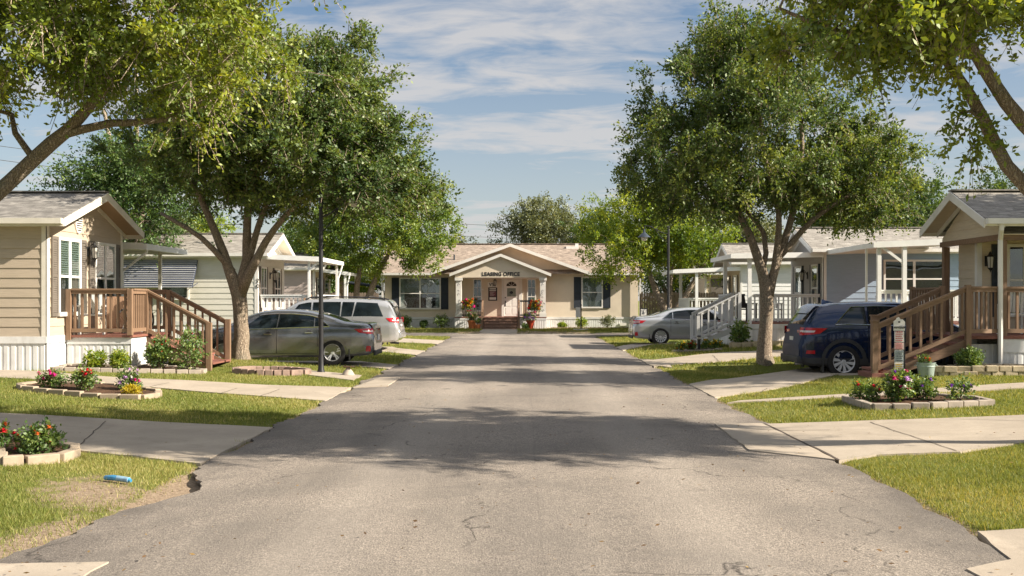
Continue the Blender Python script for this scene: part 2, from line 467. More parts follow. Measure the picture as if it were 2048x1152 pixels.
# ------------------------------------------------------------------ terrain
def band(y, a, b, s=0.45):
    t0 = np.clip((y - a) / s + 0.5, 0, 1); t1 = np.clip((b - y) / s + 0.5, 0, 1)
    t0 = t0 * t0 * (3 - 2 * t0); t1 = t1 * t1 * (3 - 2 * t1)
    return t0 * t1
def terr(x, y):
    x = np.asarray(x, dtype=float); y = np.asarray(y, dtype=float)
    a = np.abs(x)
    z = 0.042 * np.clip(a - 3.3, 0, 6.0)
    m = np.where(x > 3.3, band(y, 21.5, 25.7), 0)
    z = z * (1 - m) - 0.10 * m * np.clip((a - 4) / 2, 0, 1)
    m = np.where(x > 3.3, band(y, 37.9, 40.6), 0) + np.where(x < -3.3, band(y, 25.6, 28.3) + band(y, 33.4, 36.0), 0)
    z = z * (1 - np.clip(m, 0, 1))
    z = z * (1 - np.clip((y - 44) / 3, 0, 1)) + 0.10 * np.clip((y - 51) / 1.5, 0, 1)
    z = z + 0.13 * np.exp(-((x + 6.79) ** 2 + (y - 24.5) ** 2) / 0.55)
    z = z + 0.035 * np.sin(x * 1.3 + 1) * np.sin(y * 0.9) * np.clip((a - 3.8) / 1.5, 0, 1) * np.where(y < 45, 1, 0) * 0.6
    # the open land lies a little lower under the road sheet
    z = z - 0.05 * np.clip((3.35 - a) / 0.12, 0, 1) * np.where(y < 52, 1, 0)
    return z
def tz(x, y): return float(terr(x, y))
def G(px, py):
    z = 0.0
    for _ in range(60):
        y = 2048 * (CAM_H - z) / (py - 600.0); x = (px - 1048.0) * y / 2048
        z = 0.6 * z + 0.4 * tz(x, min(y, 200))
    return (x, y)
def inside(poly, x, y):
    x = np.asarray(x); y = np.asarray(y); r = np.zeros(x.shape, bool); n = len(poly)
    for i in range(n):
        x0, y0 = poly[i]; x1, y1 = poly[(i + 1) % n]
        if y0 == y1: continue
        c = ((y0 > y) != (y1 > y)) & (x < (x1 - x0) * (y - y0) / (y1 - y0) + x0)
        r ^= c
    return r
# ground sheet, fine near the street and coarse to the horizon
xs = np.concatenate([np.linspace(-900, -40, 14), np.linspace(-38, -14, 25), np.arange(-13.5, 13.6, 0.15), np.linspace(14, 38, 25), np.linspace(40, 900, 14)])
ys = np.concatenate([np.linspace(-60, 2, 12), np.arange(2.5, 62, 0.22), np.linspace(63, 120, 30), np.linspace(140, 1500, 14)])
XX, YY = np.meshgrid(xs, ys)
ZZ = terr(XX, YY)
nx, ny = len(xs), len(ys)
idx = np.arange(nx * ny).reshape(ny, nx)
F = np.stack([idx[:-1, :-1], idx[:-1, 1:], idx[1:, 1:], idx[1:, :-1]], -1).reshape(-1, 4)
me = np_mesh('lawn', np.stack([XX, YY, ZZ], -1).reshape(-1, 3), F)
m, t, b, o_ = newmat('lawn_soil')
g = coords(t)
n = noise(t, g, 2.2, 6, 0.65); n2_ = noise(t, g, 60, 4, 0.7); n3_ = noise(t, g, 0.5, 4, 0.6)
col = ramp(t, n2_, [(0.25, (0.07, 0.10, 0.02)), (0.5, (0.15, 0.175, 0.04)), (0.8, (0.27, 0.25, 0.09))])
col = mixc(t, ramp(t, n, [(0.42, (0, 0, 0)), (0.75, (.7, .7, .7))]), col, (0.22, 0.19, 0.085))
col = mixc(t, ramp(t, n3_, [(0.45, (0, 0, 0)), (0.7, (.5, .5, .5))]), col, (0.11, 0.15, 0.03))
sxx = t.nodes.new('ShaderNodeSeparateXYZ'); t.links.new(g, sxx.inputs[0]); X_, Y_ = sxx.outputs[0], sxx.outputs[1]
def M_(op, a, b=None): return nmath(t, op, a, b)
ln_ = M_('SUBTRACT', 1.0, M_('DIVIDE', M_('SUBTRACT', M_('ABSOLUTE', X_), 3.28), 0.24))
yo = M_('SUBTRACT', Y_, 8.9)
ea = M_('POWER', M_('DIVIDE', M_('ADD', M_('ADD', X_, 3.75), M_('MULTIPLY', yo, 0.35)), 0.75), 2.0)
e1_ = M_('SUBTRACT', 1.05, M_('ADD', ea, M_('POWER', M_('DIVIDE', yo, 1.15), 2.0)))
e2_ = M_('SUBTRACT', 1.1, M_('ADD', M_('POWER', M_('DIVIDE', M_('ADD', X_, 3.4), 0.45), 2.0), M_('POWER', M_('DIVIDE', M_('SUBTRACT', Y_, 7.2), 1.4), 2.0)))
sm_ = M_('MAXIMUM', M_('MAXIMUM', ln_, e1_), e2_)
nz_ = noise(t, g, 5.0, 6, 0.7)
sm_ = M_('ADD', sm_, M_('MULTIPLY', M_('SUBTRACT', nz_, 0.55), 2.2))
soilc = ramp(t, noise(t, g, 28, 5, 0.8), [(0.3, (0.14, 0.10, 0.065)), (0.5, (0.33, 0.25, 0.175)), (0.72, (0.46, 0.37, 0.28))])
col = mixc(t, ramp(t, sm_, [(0.35, (0, 0, 0)), (0.75, (1, 1, 1))]), col, soilc)
t.links.new(col, b.inputs['Base Color']); b.inputs['Roughness'].default_value = 1.0; b.inputs['Specular IOR Level'].default_value = 0.05
bump(t, b, n2_, 1.0, 0.03)
lawn = link('lawn', me, m); lawn['kind'] = 'structure'
for p_ in me.polygons: p_.use_smooth = True

def drape(name, poly, dz, m, step=0.25, th=0.0, kind='structure', jitter=0.0, smooth=True, zf=None):
    """a sheet that follows the ground inside a polygon (world x, y)"""
    bm = bmesh.new()
    pts = []
    n = len(poly)
    for i in range(n):
        a, c = Vector(poly[i]), Vector(poly[(i + 1) % n])
        k = max(1, int((c - a).length / step))
        for j in range(k):
            q = a.lerp(c, j / k)
            if jitter: q = q + Vector((random.uniform(-jitter, jitter), random.uniform(-jitter, jitter)))
            pts.append(q)
    vs = [bm.verts.new((p.x, p.y, 0)) for p in pts]
    bm.faces.new(vs)
    x0, x1 = min(p.x for p in pts), max(p.x for p in pts); y0, y1 = min(p.y for p in pts), max(p.y for p in pts)
    st = max(step * 1.5, (x1 - x0 + y1 - y0) / 120)
    for ax, lo, hi in ((0, x0, x1), (1, y0, y1)):
        c = lo + st
        while c < hi - 1e-3:
            co = (c, 0, 0) if ax == 0 else (0, c, 0); no = (1, 0, 0) if ax == 0 else (0, 1, 0)
            bmesh.ops.bisect_plane(bm, geom=bm.verts[:] + bm.edges[:] + bm.faces[:], plane_co=co, plane_no=no)
            c += st
    for v in bm.verts:
        v.co.z = (zf or tz)(v.co.x, v.co.y) + dz
    bmesh.ops.recalc_face_normals(bm, faces=bm.faces)
    if bm.faces and bm.faces[0].normal.z < 0: bmesh.ops.reverse_faces(bm, faces=bm.faces)
    if th:
        be = [e for e in bm.edges if e.is_boundary]
        r = bmesh.ops.extrude_edge_only(bm, edges=be)
        for v in [q for q in r['geom'] if isinstance(q, bmesh.types.BMVert)]: v.co.z -= th
    me = bpy.data.meshes.new(name); bm.to_mesh(me); bm.free()
    o = link(name, me, m)
    if kind: o['kind'] = kind
    return o

# asphalt
def asphalt(name, k=1.0):
    m, t, b, o = newmat(name)
    g = coords(t)
    sp = noise(t, g, 75, 3, 0.85); fine = noise(t, g, 26, 5, 0.8)
    big = noise(t, g, 0.42, 6, 0.62, 0.5); st = noise(t, coords(t, (2.2, 0.12, 1)), 1.0, 4, 0.6)
    col = ramp(t, sp, [(0.34, (0.045 * k, 0.039 * k, 0.035 * k)), (0.47, (0.225 * k, 0.193 * k, 0.163 * k)), (0.65, (0.52 * k, 0.45 * k, 0.375 * k))])
    col = mixc(t, ramp(t, fine, [(0.38, (.6, .6, .6)), (0.55, (0, 0, 0))]), col, (0.12 * k, 0.105 * k, 0.092 * k))
    col = mixc(t, ramp(t, big, [(0.42, (0, 0, 0)), (0.62, (.62, .62, .62))]), col, (0.14 * k, 0.125 * k, 0.11 * k))
    col = mixc(t, ramp(t, st, [(0.45, (0, 0, 0)), (0.75, (.32, .32, .32))]), col, (0.36 * k, 0.315 * k, 0.26 * k))
    # the outer strips are dark and ravelled
    sx = t.nodes.new('ShaderNodeSeparateXYZ'); t.links.new(g, sx.inputs[0])
    ax_ = nmath(t, 'ABSOLUTE', sx.outputs[0])
    wob = noise(t, g, 0.9, 6, 0.7, 0.5)
    ed = nmath(t, 'ADD', ax_, nmath(t, 'MULTIPLY', nmath(t, 'SUBTRACT', wob, 0.5), 2.6))
    col = mixc(t, ramp(t, nmath(t, 'MULTIPLY', ed, 0.2), [(0.54, (0, 0, 0)), (0.72, (.6, .6, .6))]), col, (0.085, 0.075, 0.068))
    # paving seam down the middle and paler wheel paths
    sn = noise(t, coords(t, (1, .25, 1)), 3.0, 4, 0.7)
    so_ = nmath(t, 'ABSOLUTE', nmath(t, 'ADD', nmath(t, 'SUBTRACT', sx.outputs[0], 0.12), nmath(t, 'MULTIPLY', nmath(t, 'SUBTRACT', sn, 0.5), 0.10)))
    col = mixc(t, nmath(t, 'MULTIPLY', ramp(t, so_, [(0.0, (.3, .3, .3)), (0.012, (0, 0, 0))]), sn), col, (0.05, 0.045, 0.04))
    col = mixc(t, ramp(t, so_, [(0.0, (.16, .16, .16)), (0.4, (0, 0, 0))]), col, (0.16, 0.14, 0.125))
    wp = nmath(t, 'ABSOLUTE', nmath(t, 'SUBTRACT', nmath(t, 'ABSOLUTE', sx.outputs[0]), 1.35))
    col = mixc(t, ramp(t, wp, [(0.1, (.22, .22, .22)), (0.55, (0, 0, 0))]), col, (0.46, 0.405, 0.345))
    oil = noise(t, g, 1.6, 3, 0.5)
    col = mixc(t, ramp(t, oil, [(0.70, (0, 0, 0)), (0.76, (.5, .5, .5))]), col, (0.06, 0.054, 0.05))
    # hairline cracks across and along the lane
    vo = t.nodes.new('ShaderNodeTexVoronoi'); vo.feature = 'DISTANCE_TO_EDGE'; vo.inputs['Scale'].default_value = 0.27
    dn = t.nodes.new('ShaderNodeTexNoise'); dn.inputs['Scale'].default_value = 1.8; dn.inputs['Detail'].default_value = 8
    t.links.new(g, dn.inputs['Vector'])
    av = t.nodes.new('ShaderNodeVectorMath'); av.operation = 'ADD'; sv = t.nodes.new('ShaderNodeVectorMath'); sv.operation = 'SCALE'; sv.inputs['Scale'].default_value = 0.9
    t.links.new(dn.outputs['Color'], sv.inputs[0]); t.links.new(g, av.inputs[0]); t.links.new(sv.outputs[0], av.inputs[1]); t.links.new(av.outputs[0], vo.inputs['Vector'])
    ck = ramp(t, vo.outputs['Distance'], [(0.0, (.85, .85, .85)), (0.0045, (0, 0, 0))])
    br = ramp(t, noise(t, g, 0.9, 3, 0.6), [(0.48, (0, 0, 0)), (0.55, (1, 1, 1))])
    col = mixc(t, nmath(t, 'MULTIPLY', ck, br), col, (0.035, 0.03, 0.027))
    t.links.new(col, b.inputs['Base Color']); b.inputs['Roughness'].default_value = 0.9; b.inputs['Specular IOR Level'].default_value = 0.25
    bump(t, b, nmath(t, 'ADD', sp, fine), 0.9, 0.012)
    return m
M_asph = asphalt('asphalt')
M_edge = asphalt('broken_asphalt_edge', 0.62)
def concrete(name, c, sc=1.0):
    m, t, b, o = newmat(name)
    g = coords(t)
    n = noise(t, g, 1.3, 6, 0.65, 0.4); f = noise(t, g, 70, 4, 0.75); s2 = noise(t, coords(t, (0.3, 3, 1)), 1.5, 5, 0.6)
    col = ramp(t, n, [(0.3, sc3(c, 0.78)), (0.7, sc3(c, 1.10))])
    stn = noise(t, g, 2.7, 6, 0.75, 0.8)
    col = mixc(t, ramp(t, stn, [(0.55, (0, 0, 0)), (0.72, (.55, .55, .55))]), col, (0.24, 0.20, 0.155))
    col = mixc(t, ramp(t, f, [(0.4, (.3, .3, .3)), (0.6, (0, 0, 0))]), col, sc3(c, 0.62))
    col = mixc(t, ramp(t, s2, [(0.5, (0, 0, 0)), (0.75, (.35, .35, .35))]), col, sc3(c, 0.7))
    t.links.new(col, b.inputs['Base Color']); b.inputs['Roughness'].default_value = 0.85; b.inputs['Specular IOR Level'].default_value = 0.25
    bump(t, b, f, 0.4, 0.006)
    return m
M_conc = concrete('concrete', (0.405, 0.345, 0.275))
M_dirt = paint('sandy_soil', (0.46, 0.34, 0.225), 1.0, 0.22, 7, 0.9, 45, dirt=0.4, spec=0.1)
M_mulch = paint('bark_mulch', (0.085, 0.05, 0.032), 1.0, 0.65, 42, 1.0, 60, spec=0.1)

EL = []; ER = []
y = 2.0
while y < 47.2:
    ins_ = 0.42 * math.exp(-((y - 9.2) / 0.75) ** 2)
    EL.append((-3.30 + ins_ + 0.05 * math.sin(y * 1.7) + 0.04 * math.sin(y * 4.3 + 1) + random.uniform(-.035, .035), y))
    ER.append((3.27 + 0.05 * math.sin(y * 1.3 + 2) + 0.04 * math.sin(y * 5.1) + random.uniform(-.02, .02), y)); y += 0.11
road_poly = EL + [(-5.0, 48.2), (-22, 48.6), (-22, 51.6), (22, 51.6), (22, 48.6), (5.2, 48.2)] + ER[::-1]
# left verge is eaten away where bare soil meets the lane
ZR = lambda x, y: 0.045 * max(0.0, 1 - (x / 3.3) ** 2) * min(1, max(0, (48 - y) / 4)) if abs(x) < 3.3 else 0.0
def zroad(x, y): return max(ZR(x, y), tz(x, y) if abs(x) > 3.3 else -1)
road = drape('road', road_poly, 0.012, M_asph, 0.12, 0.03, zf=zroad)
PAVED = [road_poly]
def strip(name, pix, dz=0.022, m=None, extra=None, world=None):
    poly = world or [G(*p) for p in pix]
    PAVED.append(poly)
    return drape(name, poly, dz, m or M_conc, 0.2, 0.05, jitter=.012, zf=lambda x, y: max(zroad(x, y), tz(x, y)))
def extrap(a, b, x):   # the point on the line a-b at world x
    k = (x - a[0]) / (b[0] - a[0]); return (x, a[1] + k * (b[1] - a[1]))
a, b2 = G(545, 860), G(10, 829); c, d = G(400, 932), G(20, 888)
strip('driveway', None, world=[a, b2, extrap(a, b2, -13), extrap(c, d, -13), d, c])
a, b2, c2 = G(702, 778), G(275, 759), G(0, 741); c, d, e = G(651, 806), G(231, 771), G(0, 757)
strip('path', None, world=[a, b2, c2, (c2[0] - 4, c2[1] + .3), (e[0] - 4, e[1] + .3), e, d, c])
strip('driveway', None, world=[(-2.65, 6.5), (-8, 6.7), (-8, 2.2), (-2.7, 2.2)])
strip('path', None, world=[G(600, 741), G(724, 752), G(706, 762), G(596, 749)])
strip('driveway', None, world=[(-3.30, 26.6), (-3.3, 25.0), (-4.6, 25.7), (-10.2, 25.75), (-10.2, 28.25), (-4.5, 28.1)])
strip('driveway', None, world=[(-3.3, 31.3), (-3.3, 34.0), (-4.6, 36.0), (-9.2, 36.0), (-9.2, 33.4), (-5.2, 33.2)])
strip('driveway', None, world=[(-3.3, 39.0), (-3.3, 42.5), (-12, 43.5), (-12, 41.0)])
a, b2 = G(1529, 856), G(2044, 833); c = [G(1680, 929), G(1755, 913), G(1920, 907), G(2000, 895)]; d = G(2046, 888)
strip('driveway', None, world=[a, b2, extrap(a, b2, 13), (13, extrap(a, b2, 13)[1] - 2.6), d] + c[::-1])
strip('kerb_apron', None, world=[G(1429, 861), G(1524, 857), G(1672, 929), G(1500, 917)], dz=.026)
a, b2, c2 = G(1484, 803), G(1711, 789), G(2046, 767.5); c, d, e = G(1453, 809), G(1711, 795.5), G(2046, 778)
strip('path', None, world=[a, b2, c2, (c2[0] + 4, c2[1] + .4), (e[0] + 4, e[1] + .4), e, d, c])
strip('driveway', None, world=[(3.30, 20.5), (3.30, 17.7), (4.4, 18.6), (6.2, 20.9), (8.0, 23.1), (12, 23.2), (12, 25.7), (7.2, 25.6), (5.2, 22.9)])
strip('driveway', None, world=[(3.3, 28.4), (3.3, 25.9), (6.3, 27.6), (12, 28.3), (12, 31.4), (6.2, 30.7)])
strip('driveway', None, world=[(3.3, 36.6), (3.3, 34.2), (4.6, 37.2), (9.5, 37.6), (9.5, 40.6), (4.4, 40.0)])
strip('driveway', None, world=[(3.14, 6.62), (3.3, 7.45), (8, 7.5), (8, 7.1), (4.6, 6.9), (4.4, 6.6), (8, 6.5), (8, 2.2), (2.75, 2.2), (2.75, 6.35)])
strip('path', None, world=[(-2.25, 50.9), (-.35, 50.9), (-.35, 57.0), (-2.25, 57.0)])
strip('kerb_apron', None, world=[G(707, 781), G(760, 763), G(800, 764), G(775, 781)], dz=0.03)
strip('kerb_apron', None, world=[G(1278, 722), G(1300, 736), G(1345, 737), G(1322, 722)], dz=0.03)
# expansion joints: dark cracks in the slabs
jm = MB()
def joint(a, b, wd=0.014):
    a, b = Vector(a), Vector(b); n = max(2, int((b - a).length / 0.18)); sd = (b - a).normalized(); sd = Vector((-sd.y, sd.x)) * wd / 2
    pr = None
    for i in range(n + 1):
        q = a.lerp(b, i / n) + Vector((random.uniform(-.012, .012), random.uniform(-.012, .012)))
        z = zroad(q.x, q.y) + 0.027
        cur = [(q.x - sd.x, q.y - sd.y, z), (q.x + sd.x, q.y + sd.y, z)]
        if pr: jm.add([pr[0], pr[1], cur[1], cur[0]], [(0, 1, 2, 3)])
        pr = cur
joint(G(1529, 857), G(1679, 928), 0.035); joint(G(1740, 848), G(1915, 906)); joint(G(1900, 841), (8.5, 11.6))
joint(G(210, 846), G(150, 902), .012); joint(G(475, 779), G(440, 790)); joint(G(1508, 795), G(1535, 779)); joint((5.0, 22.6), (6.2, 20.95))
joint(G(1425, 712), G(1440, 726)); joint(G(1330, 845 + 20), (3.9, 13.0)); joint(G(560, 781), G(520, 795)); joint(G(340, 768), G(300, 776)); joint((6.6, 21.4), (5.7, 22.9)); joint((7.4, 28.0), (7.4, 30.9)); joint((-7.9, 25.8), (-7.9, 28.1)); joint((-4.3, 32.6), (-4.3, 34.9)); joint((-5.5, 33.3), (-5.5, 35.9)); joint((-6.2, 25.8), (-6.2, 28.1))
jm.build('slab_joint', paint('joint_dirt', (0.06, 0.045, 0.035), 1, 0.3, 20, 0))['kind'] = 'structure'
# bare soil on the verge and the crumbling asphalt edge
def soilmask(x, y, n):
    """0..1 bare soil: a worn patch on the verge and a thin line along the asphalt"""
    a_ = np.abs(x)
    line = np.clip(1 - (a_ - 3.28) / 0.20, 0, 1) * np.where((y < 47), 1, 0)
    e1 = ((x + 3.75 + 0.35 * (y - 8.9)) / 0.75) ** 2 + ((y - 8.9) / 1.15) ** 2
    e2 = ((x + 3.4) / 0.45) ** 2 + ((y - 7.2) / 1.4) ** 2
    return np.clip(np.maximum.reduce([line, 1.0 - e1, (1.0 - e2)]) + n, 0, 1)
# ------------------------------------------------------------------ foliage
def leaves(C, OUT, K, J, tl, ls, spread=0.8, up=0.15, droop=0.0, rng=RNG, tintb=None):
    """C (n,3) spray centres, OUT (n,3) outward directions; K twigs a spray, J leaves a twig, tl twig length, ls leaf length"""
    n = len(C)
    D = OUT[:, None, :] * 0.95 + rng.normal(size=(n, K, 3)) * spread; D[..., 2] += up
    D /= np.linalg.norm(D, axis=-1, keepdims=True)
    ln = tl * rng.uniform(0.45, 1.15, (n, K, 1, 1))
    tt = np.linspace(0.08, 1.0, J)[None, None, :, None] + rng.uniform(-.05, .05, (n, K, J, 1))
    P = C[:, None, None, :] + D[:, :, None, :] * ln * tt + rng.normal(size=(n, K, J, 3)) * ls * 0.36
    P[..., 2] -= (droop * (ln * tt) ** 2)[..., 0]
    ld = D[:, :, None, :] * 0.5 + rng.normal(size=(n, K, J, 3)) * 0.75
    ld /= np.linalg.norm(ld, axis=-1, keepdims=True)
    nr = rng.normal(size=(n, K, J, 3)) + np.array([0, 0, 0.6]); sd = np.cross(ld, nr); sd /= np.linalg.norm(sd, axis=-1, keepdims=True) + 1e-9
    s = ls * rng.uniform(0.6, 1.25, (n, K, J, 1))
    a = P; b = P + ld * s * 0.5 + sd * s * 0.27; c = P + ld * s; d = P + ld * s * 0.5 - sd * s * 0.27
    V = np.stack([a, b, c, d], -2).reshape(-1, 3)
    F = np.arange(len(V)).reshape(-1, 4)
    tb = rng.uniform(0.15, 0.75, (n, 1, 1)) if tintb is None else tintb[:, None, None]
    T = np.clip(tb + rng.normal(size=(n, K, 1)) * 0.10 + rng.normal(size=(n, K, J)) * 0.12, 0, 1).ravel()
    return V, F, T, P[:, :, -1, :]
def pads(ells, n, rng, zmin, shell, per, spread):
    P, O = ellip_pts(ells, max(4, int(n / per)), rng, zmin, shell)
    k = rng.integers(0, len(P), n)
    off = rng.normal(size=(n, 3)) * np.array([spread, spread, spread * .55])
    return P[k] + off, O[k] * .8 + off / (spread * 2.2)
def ellip_pts(ells, n, rng, zmin=None, shell=3.2):
    vols = np.array([e[3] * e[4] * e[5] for e in ells]); ks = rng.choice(len(ells), n, p=vols / vols.sum())
    d = rng.normal(size=(n, 3)); d /= np.linalg.norm(d, axis=1, keepdims=True)
    r = rng.uniform(0, 1, n) ** (1 / shell)
    E = np.array(ells)[ks]
    P = E[:, :3] + d * E[:, 3:] * r[:, None] * rng.uniform(0.9, 1.08, (n, 1))
    O = d / E[:, 3:]; O /= np.linalg.norm(O, axis=1, keepdims=True)
    if zmin is not None:
        k = P[:, 2] > zmin; P, O = P[k], O[k]
    return P, O
def tree(name, label, base, stems, ells, nsp, K, J, tl, ls, mleaf, mbark, seed=1, group=None, zmin=None, droop=0.1, extra=None, flare=1.0, shell=3.2, sides=10, cut=None, per=8, spread=.36):
    rng = np.random.default_rng(seed); rnd = random.Random(seed)
    root = thing(name, label, 'tree', base, 0, group)
    P, O = pads(ells, nsp, rng, zmin, shell, per, spread) if per else ellip_pts(ells, nsp, rng, zmin, shell)
    if extra is not None:
        P = np.concatenate([P, np.array([e[:3] for e in extra])]); O = np.concatenate([O, np.array([e[3:6] for e in extra], float)])
    if cut is not None:
        k = ~cut(P); P, O = P[k], O[k]
    tr = MB(); nodes = []; nrad = []
    for st in stems:
        pts = [Vector(p[:3]) for p in st]; rr = [p[3] * ((.64 if base[1] < 16 else .80) if sides >= 10 else 1) for p in st]
        # resample with slight wobble
        q = []; qr = []
        for i in range(len(pts) - 1):
            k = max(2, int((pts[i + 1] - pts[i]).length / 0.35))
            for j in range(k):
                s = j / k
                a = pts[max(i - 1, 0)]; b = pts[i]; c = pts[i + 1]; d = pts[min(i + 2, len(pts) - 1)]
                v = 0.5 * ((2 * b) + (c - a) * s + (2 * a - 5 * b + 4 * c - d) * s * s + (3 * b - a - 3 * c + d) * s ** 3)
                w_ = rr[i] * 0.12
                q.append(v + Vector((rnd.uniform(-w_, w_), rnd.uniform(-w_, w_), 0))); qr.append(rr[i] + (rr[i + 1] - rr[i]) * s)
        q.append(pts[-1]); qr.append(rr[-1])
        tr.tube(q, qr, 12 if sides >= 10 else sides)
        for v, r_ in zip(q, qr):
            if v.z > base[2] + 1.2: nodes.append(v); nrad.append(r_)
    NP = np.array([tuple(v) for v in nodes]); NR = np.array(nrad)
    order = np.argsort(((P[:, None, :] - NP[None, :, :]) ** 2).sum(-1).min(1))
    maxn = len(order)
    for ii in order[:maxn]:
        c = P[ii]
        dd = np.sqrt(((NP - c) ** 2).sum(1)) + np.maximum(0, NP[:, 2] - c[2]) * 0.8
        k = int(dd.argmin()); a = Vector(NP[k]); b = Vector(c)
        Ln = (b - a).length
        if Ln < 0.12: continue
        r0 = min(NR[k] * 0.62, 0.022 + 0.022 * Ln); r1 = max(0.007, r0 * 0.4)
        m_ = max(2, min(5, int(Ln / 0.35) + 1)); q = [a]; 
        for j in range(1, m_):
            s = j / m_; w_ = 0.07 * Ln
            q.append(a.lerp(b, s) + Vector((rnd.uniform(-w_, w_), rnd.uniform(-w_, w_), rnd.uniform(-w_, w_) + 0.10 * Ln * math.sin(s * 3.14))))
        q.append(b); rr = [r0 + (r1 - r0) * j / m_ for j in range(m_ + 1)]
        tr.tube(q, rr, 5, cap=False)
        NP = np.concatenate([NP, np.array([tuple(v) for v in q[1:]])]); NR = np.concatenate([NR, np.array(rr[1:])])
    # clump tints: light and dark sprays drift through the crown
    f = np.sin(P[:, 0] * 1.1 + seed) * np.sin(P[:, 1] * 1.3 + 2 * seed) * 0.5 + np.sin(P[:, 2] * 1.7 + seed) * 0.3
    tb = np.clip(0.45 + 0.22 * f + rng.normal(size=len(P)) * 0.14, 0.05, 0.95)
    V, F, T, tips = leaves(P, O, K, J, tl, ls, rng=rng, droop=droop, tintb=tb)
    tw = tips.reshape(-1, 3)
    if tl > 0.25 and sides >= 10:    # bare twig ribs
        Cn = np.repeat(P, K, 0)
        s_ = np.array([0.006, 0.004, 0.0])
        TV = np.stack([Cn - s_, Cn + s_, tw + s_ * 0.5, tw - s_ * 0.5], 1).reshape(-1, 3)
        base_n = len(tr.v)
        tr.v += [tuple(v) for v in TV]
        for i in range(len(Cn)): tr.f.append([base_n + 4 * i + j for j in range(4)]); tr.m.append(0)
    off = np.array(base)
    me = bpy.data.meshes.new('trunk'); me.from_pydata([tuple(np.array(v) - off) for v in tr.v], [], tr.f)
    me.polygons.foreach_set('use_smooth', [True] * len(me.polygons)); me.update()
    link('trunk', me, mbark, root)
    link('crown', np_mesh('crown', V - off, F, T), mleaf, root)
    return root
# ------------------------------------------------------------------ trees
# street oaks on the kerb lawns
def near_L():
    b = (-8.6, 13.4, tz(-8.6, 13.4))
    st = [[(-8.6, 13.4, .2, .25), (-8.15, 13.6, 1.4, .20), (-7.6, 13.8, 2.6, .17), (-7.0, 14.0, 3.35, .155), (-6.45, 14.0, 3.85, .15), (-6.0, 13.9, 4.2, .12), (-5.4, 13.8, 4.9, .09), (-4.6, 13.8, 5.8, .05)],
          [(-6.3, 13.95, 3.95, .10), (-5.6, 13.9, 4.1, .085), (-4.9, 13.9, 4.15, .06), (-4.1, 13.7, 4.5, .035)],
          [(-8.15, 13.6, 1.6, .17), (-8.0, 13.0, 3.2, .15), (-7.4, 12.3, 4.6, .11), (-6.9, 12.0, 6.2, .07)]]
    ells = [(-6.6, 13.6, 6.2, 2.7, 2.3, 1.9), (-4.8, 13.7, 5.5, 1.45, 1.7, 1.35), (-6.0, 12.8, 5.2, 1.9, 1.6, .9), (-4.1, 13.6, 4.55, .75, .8, .75), (-5.6, 13.6, 7.2, 2.2, 2.0, 1.2), (-8.2, 13.4, 5.6, 1.8, 2.0, 1.6), (-3.7, 13.6, 5.6, 1.1, 1.2, 1.1), (-3.5, 13.7, 4.9, .8, .9, .7), (-4.9, 13.7, 4.5, .9, .9, .5), (-10.2, 13.4, 6.2, 2.2, 2.3, 1.8)]
    sky_gap = lambda P: (P[:, 0] < -5.2 - 0.0) & (P[:, 2] < 4.25 + 0.25 * np.sin(P[:, 0] * 4)) 
    tree('oak_tree', 'large oak whose bent trunk leans in over the tan home with sunlit yellow-green leaves', b, st, ells, 860, 10, 18, .56, .080, M_leafnear, M_bark, 3, 'shade oaks along the street', droop=.35, cut=sky_gap)
near_L()
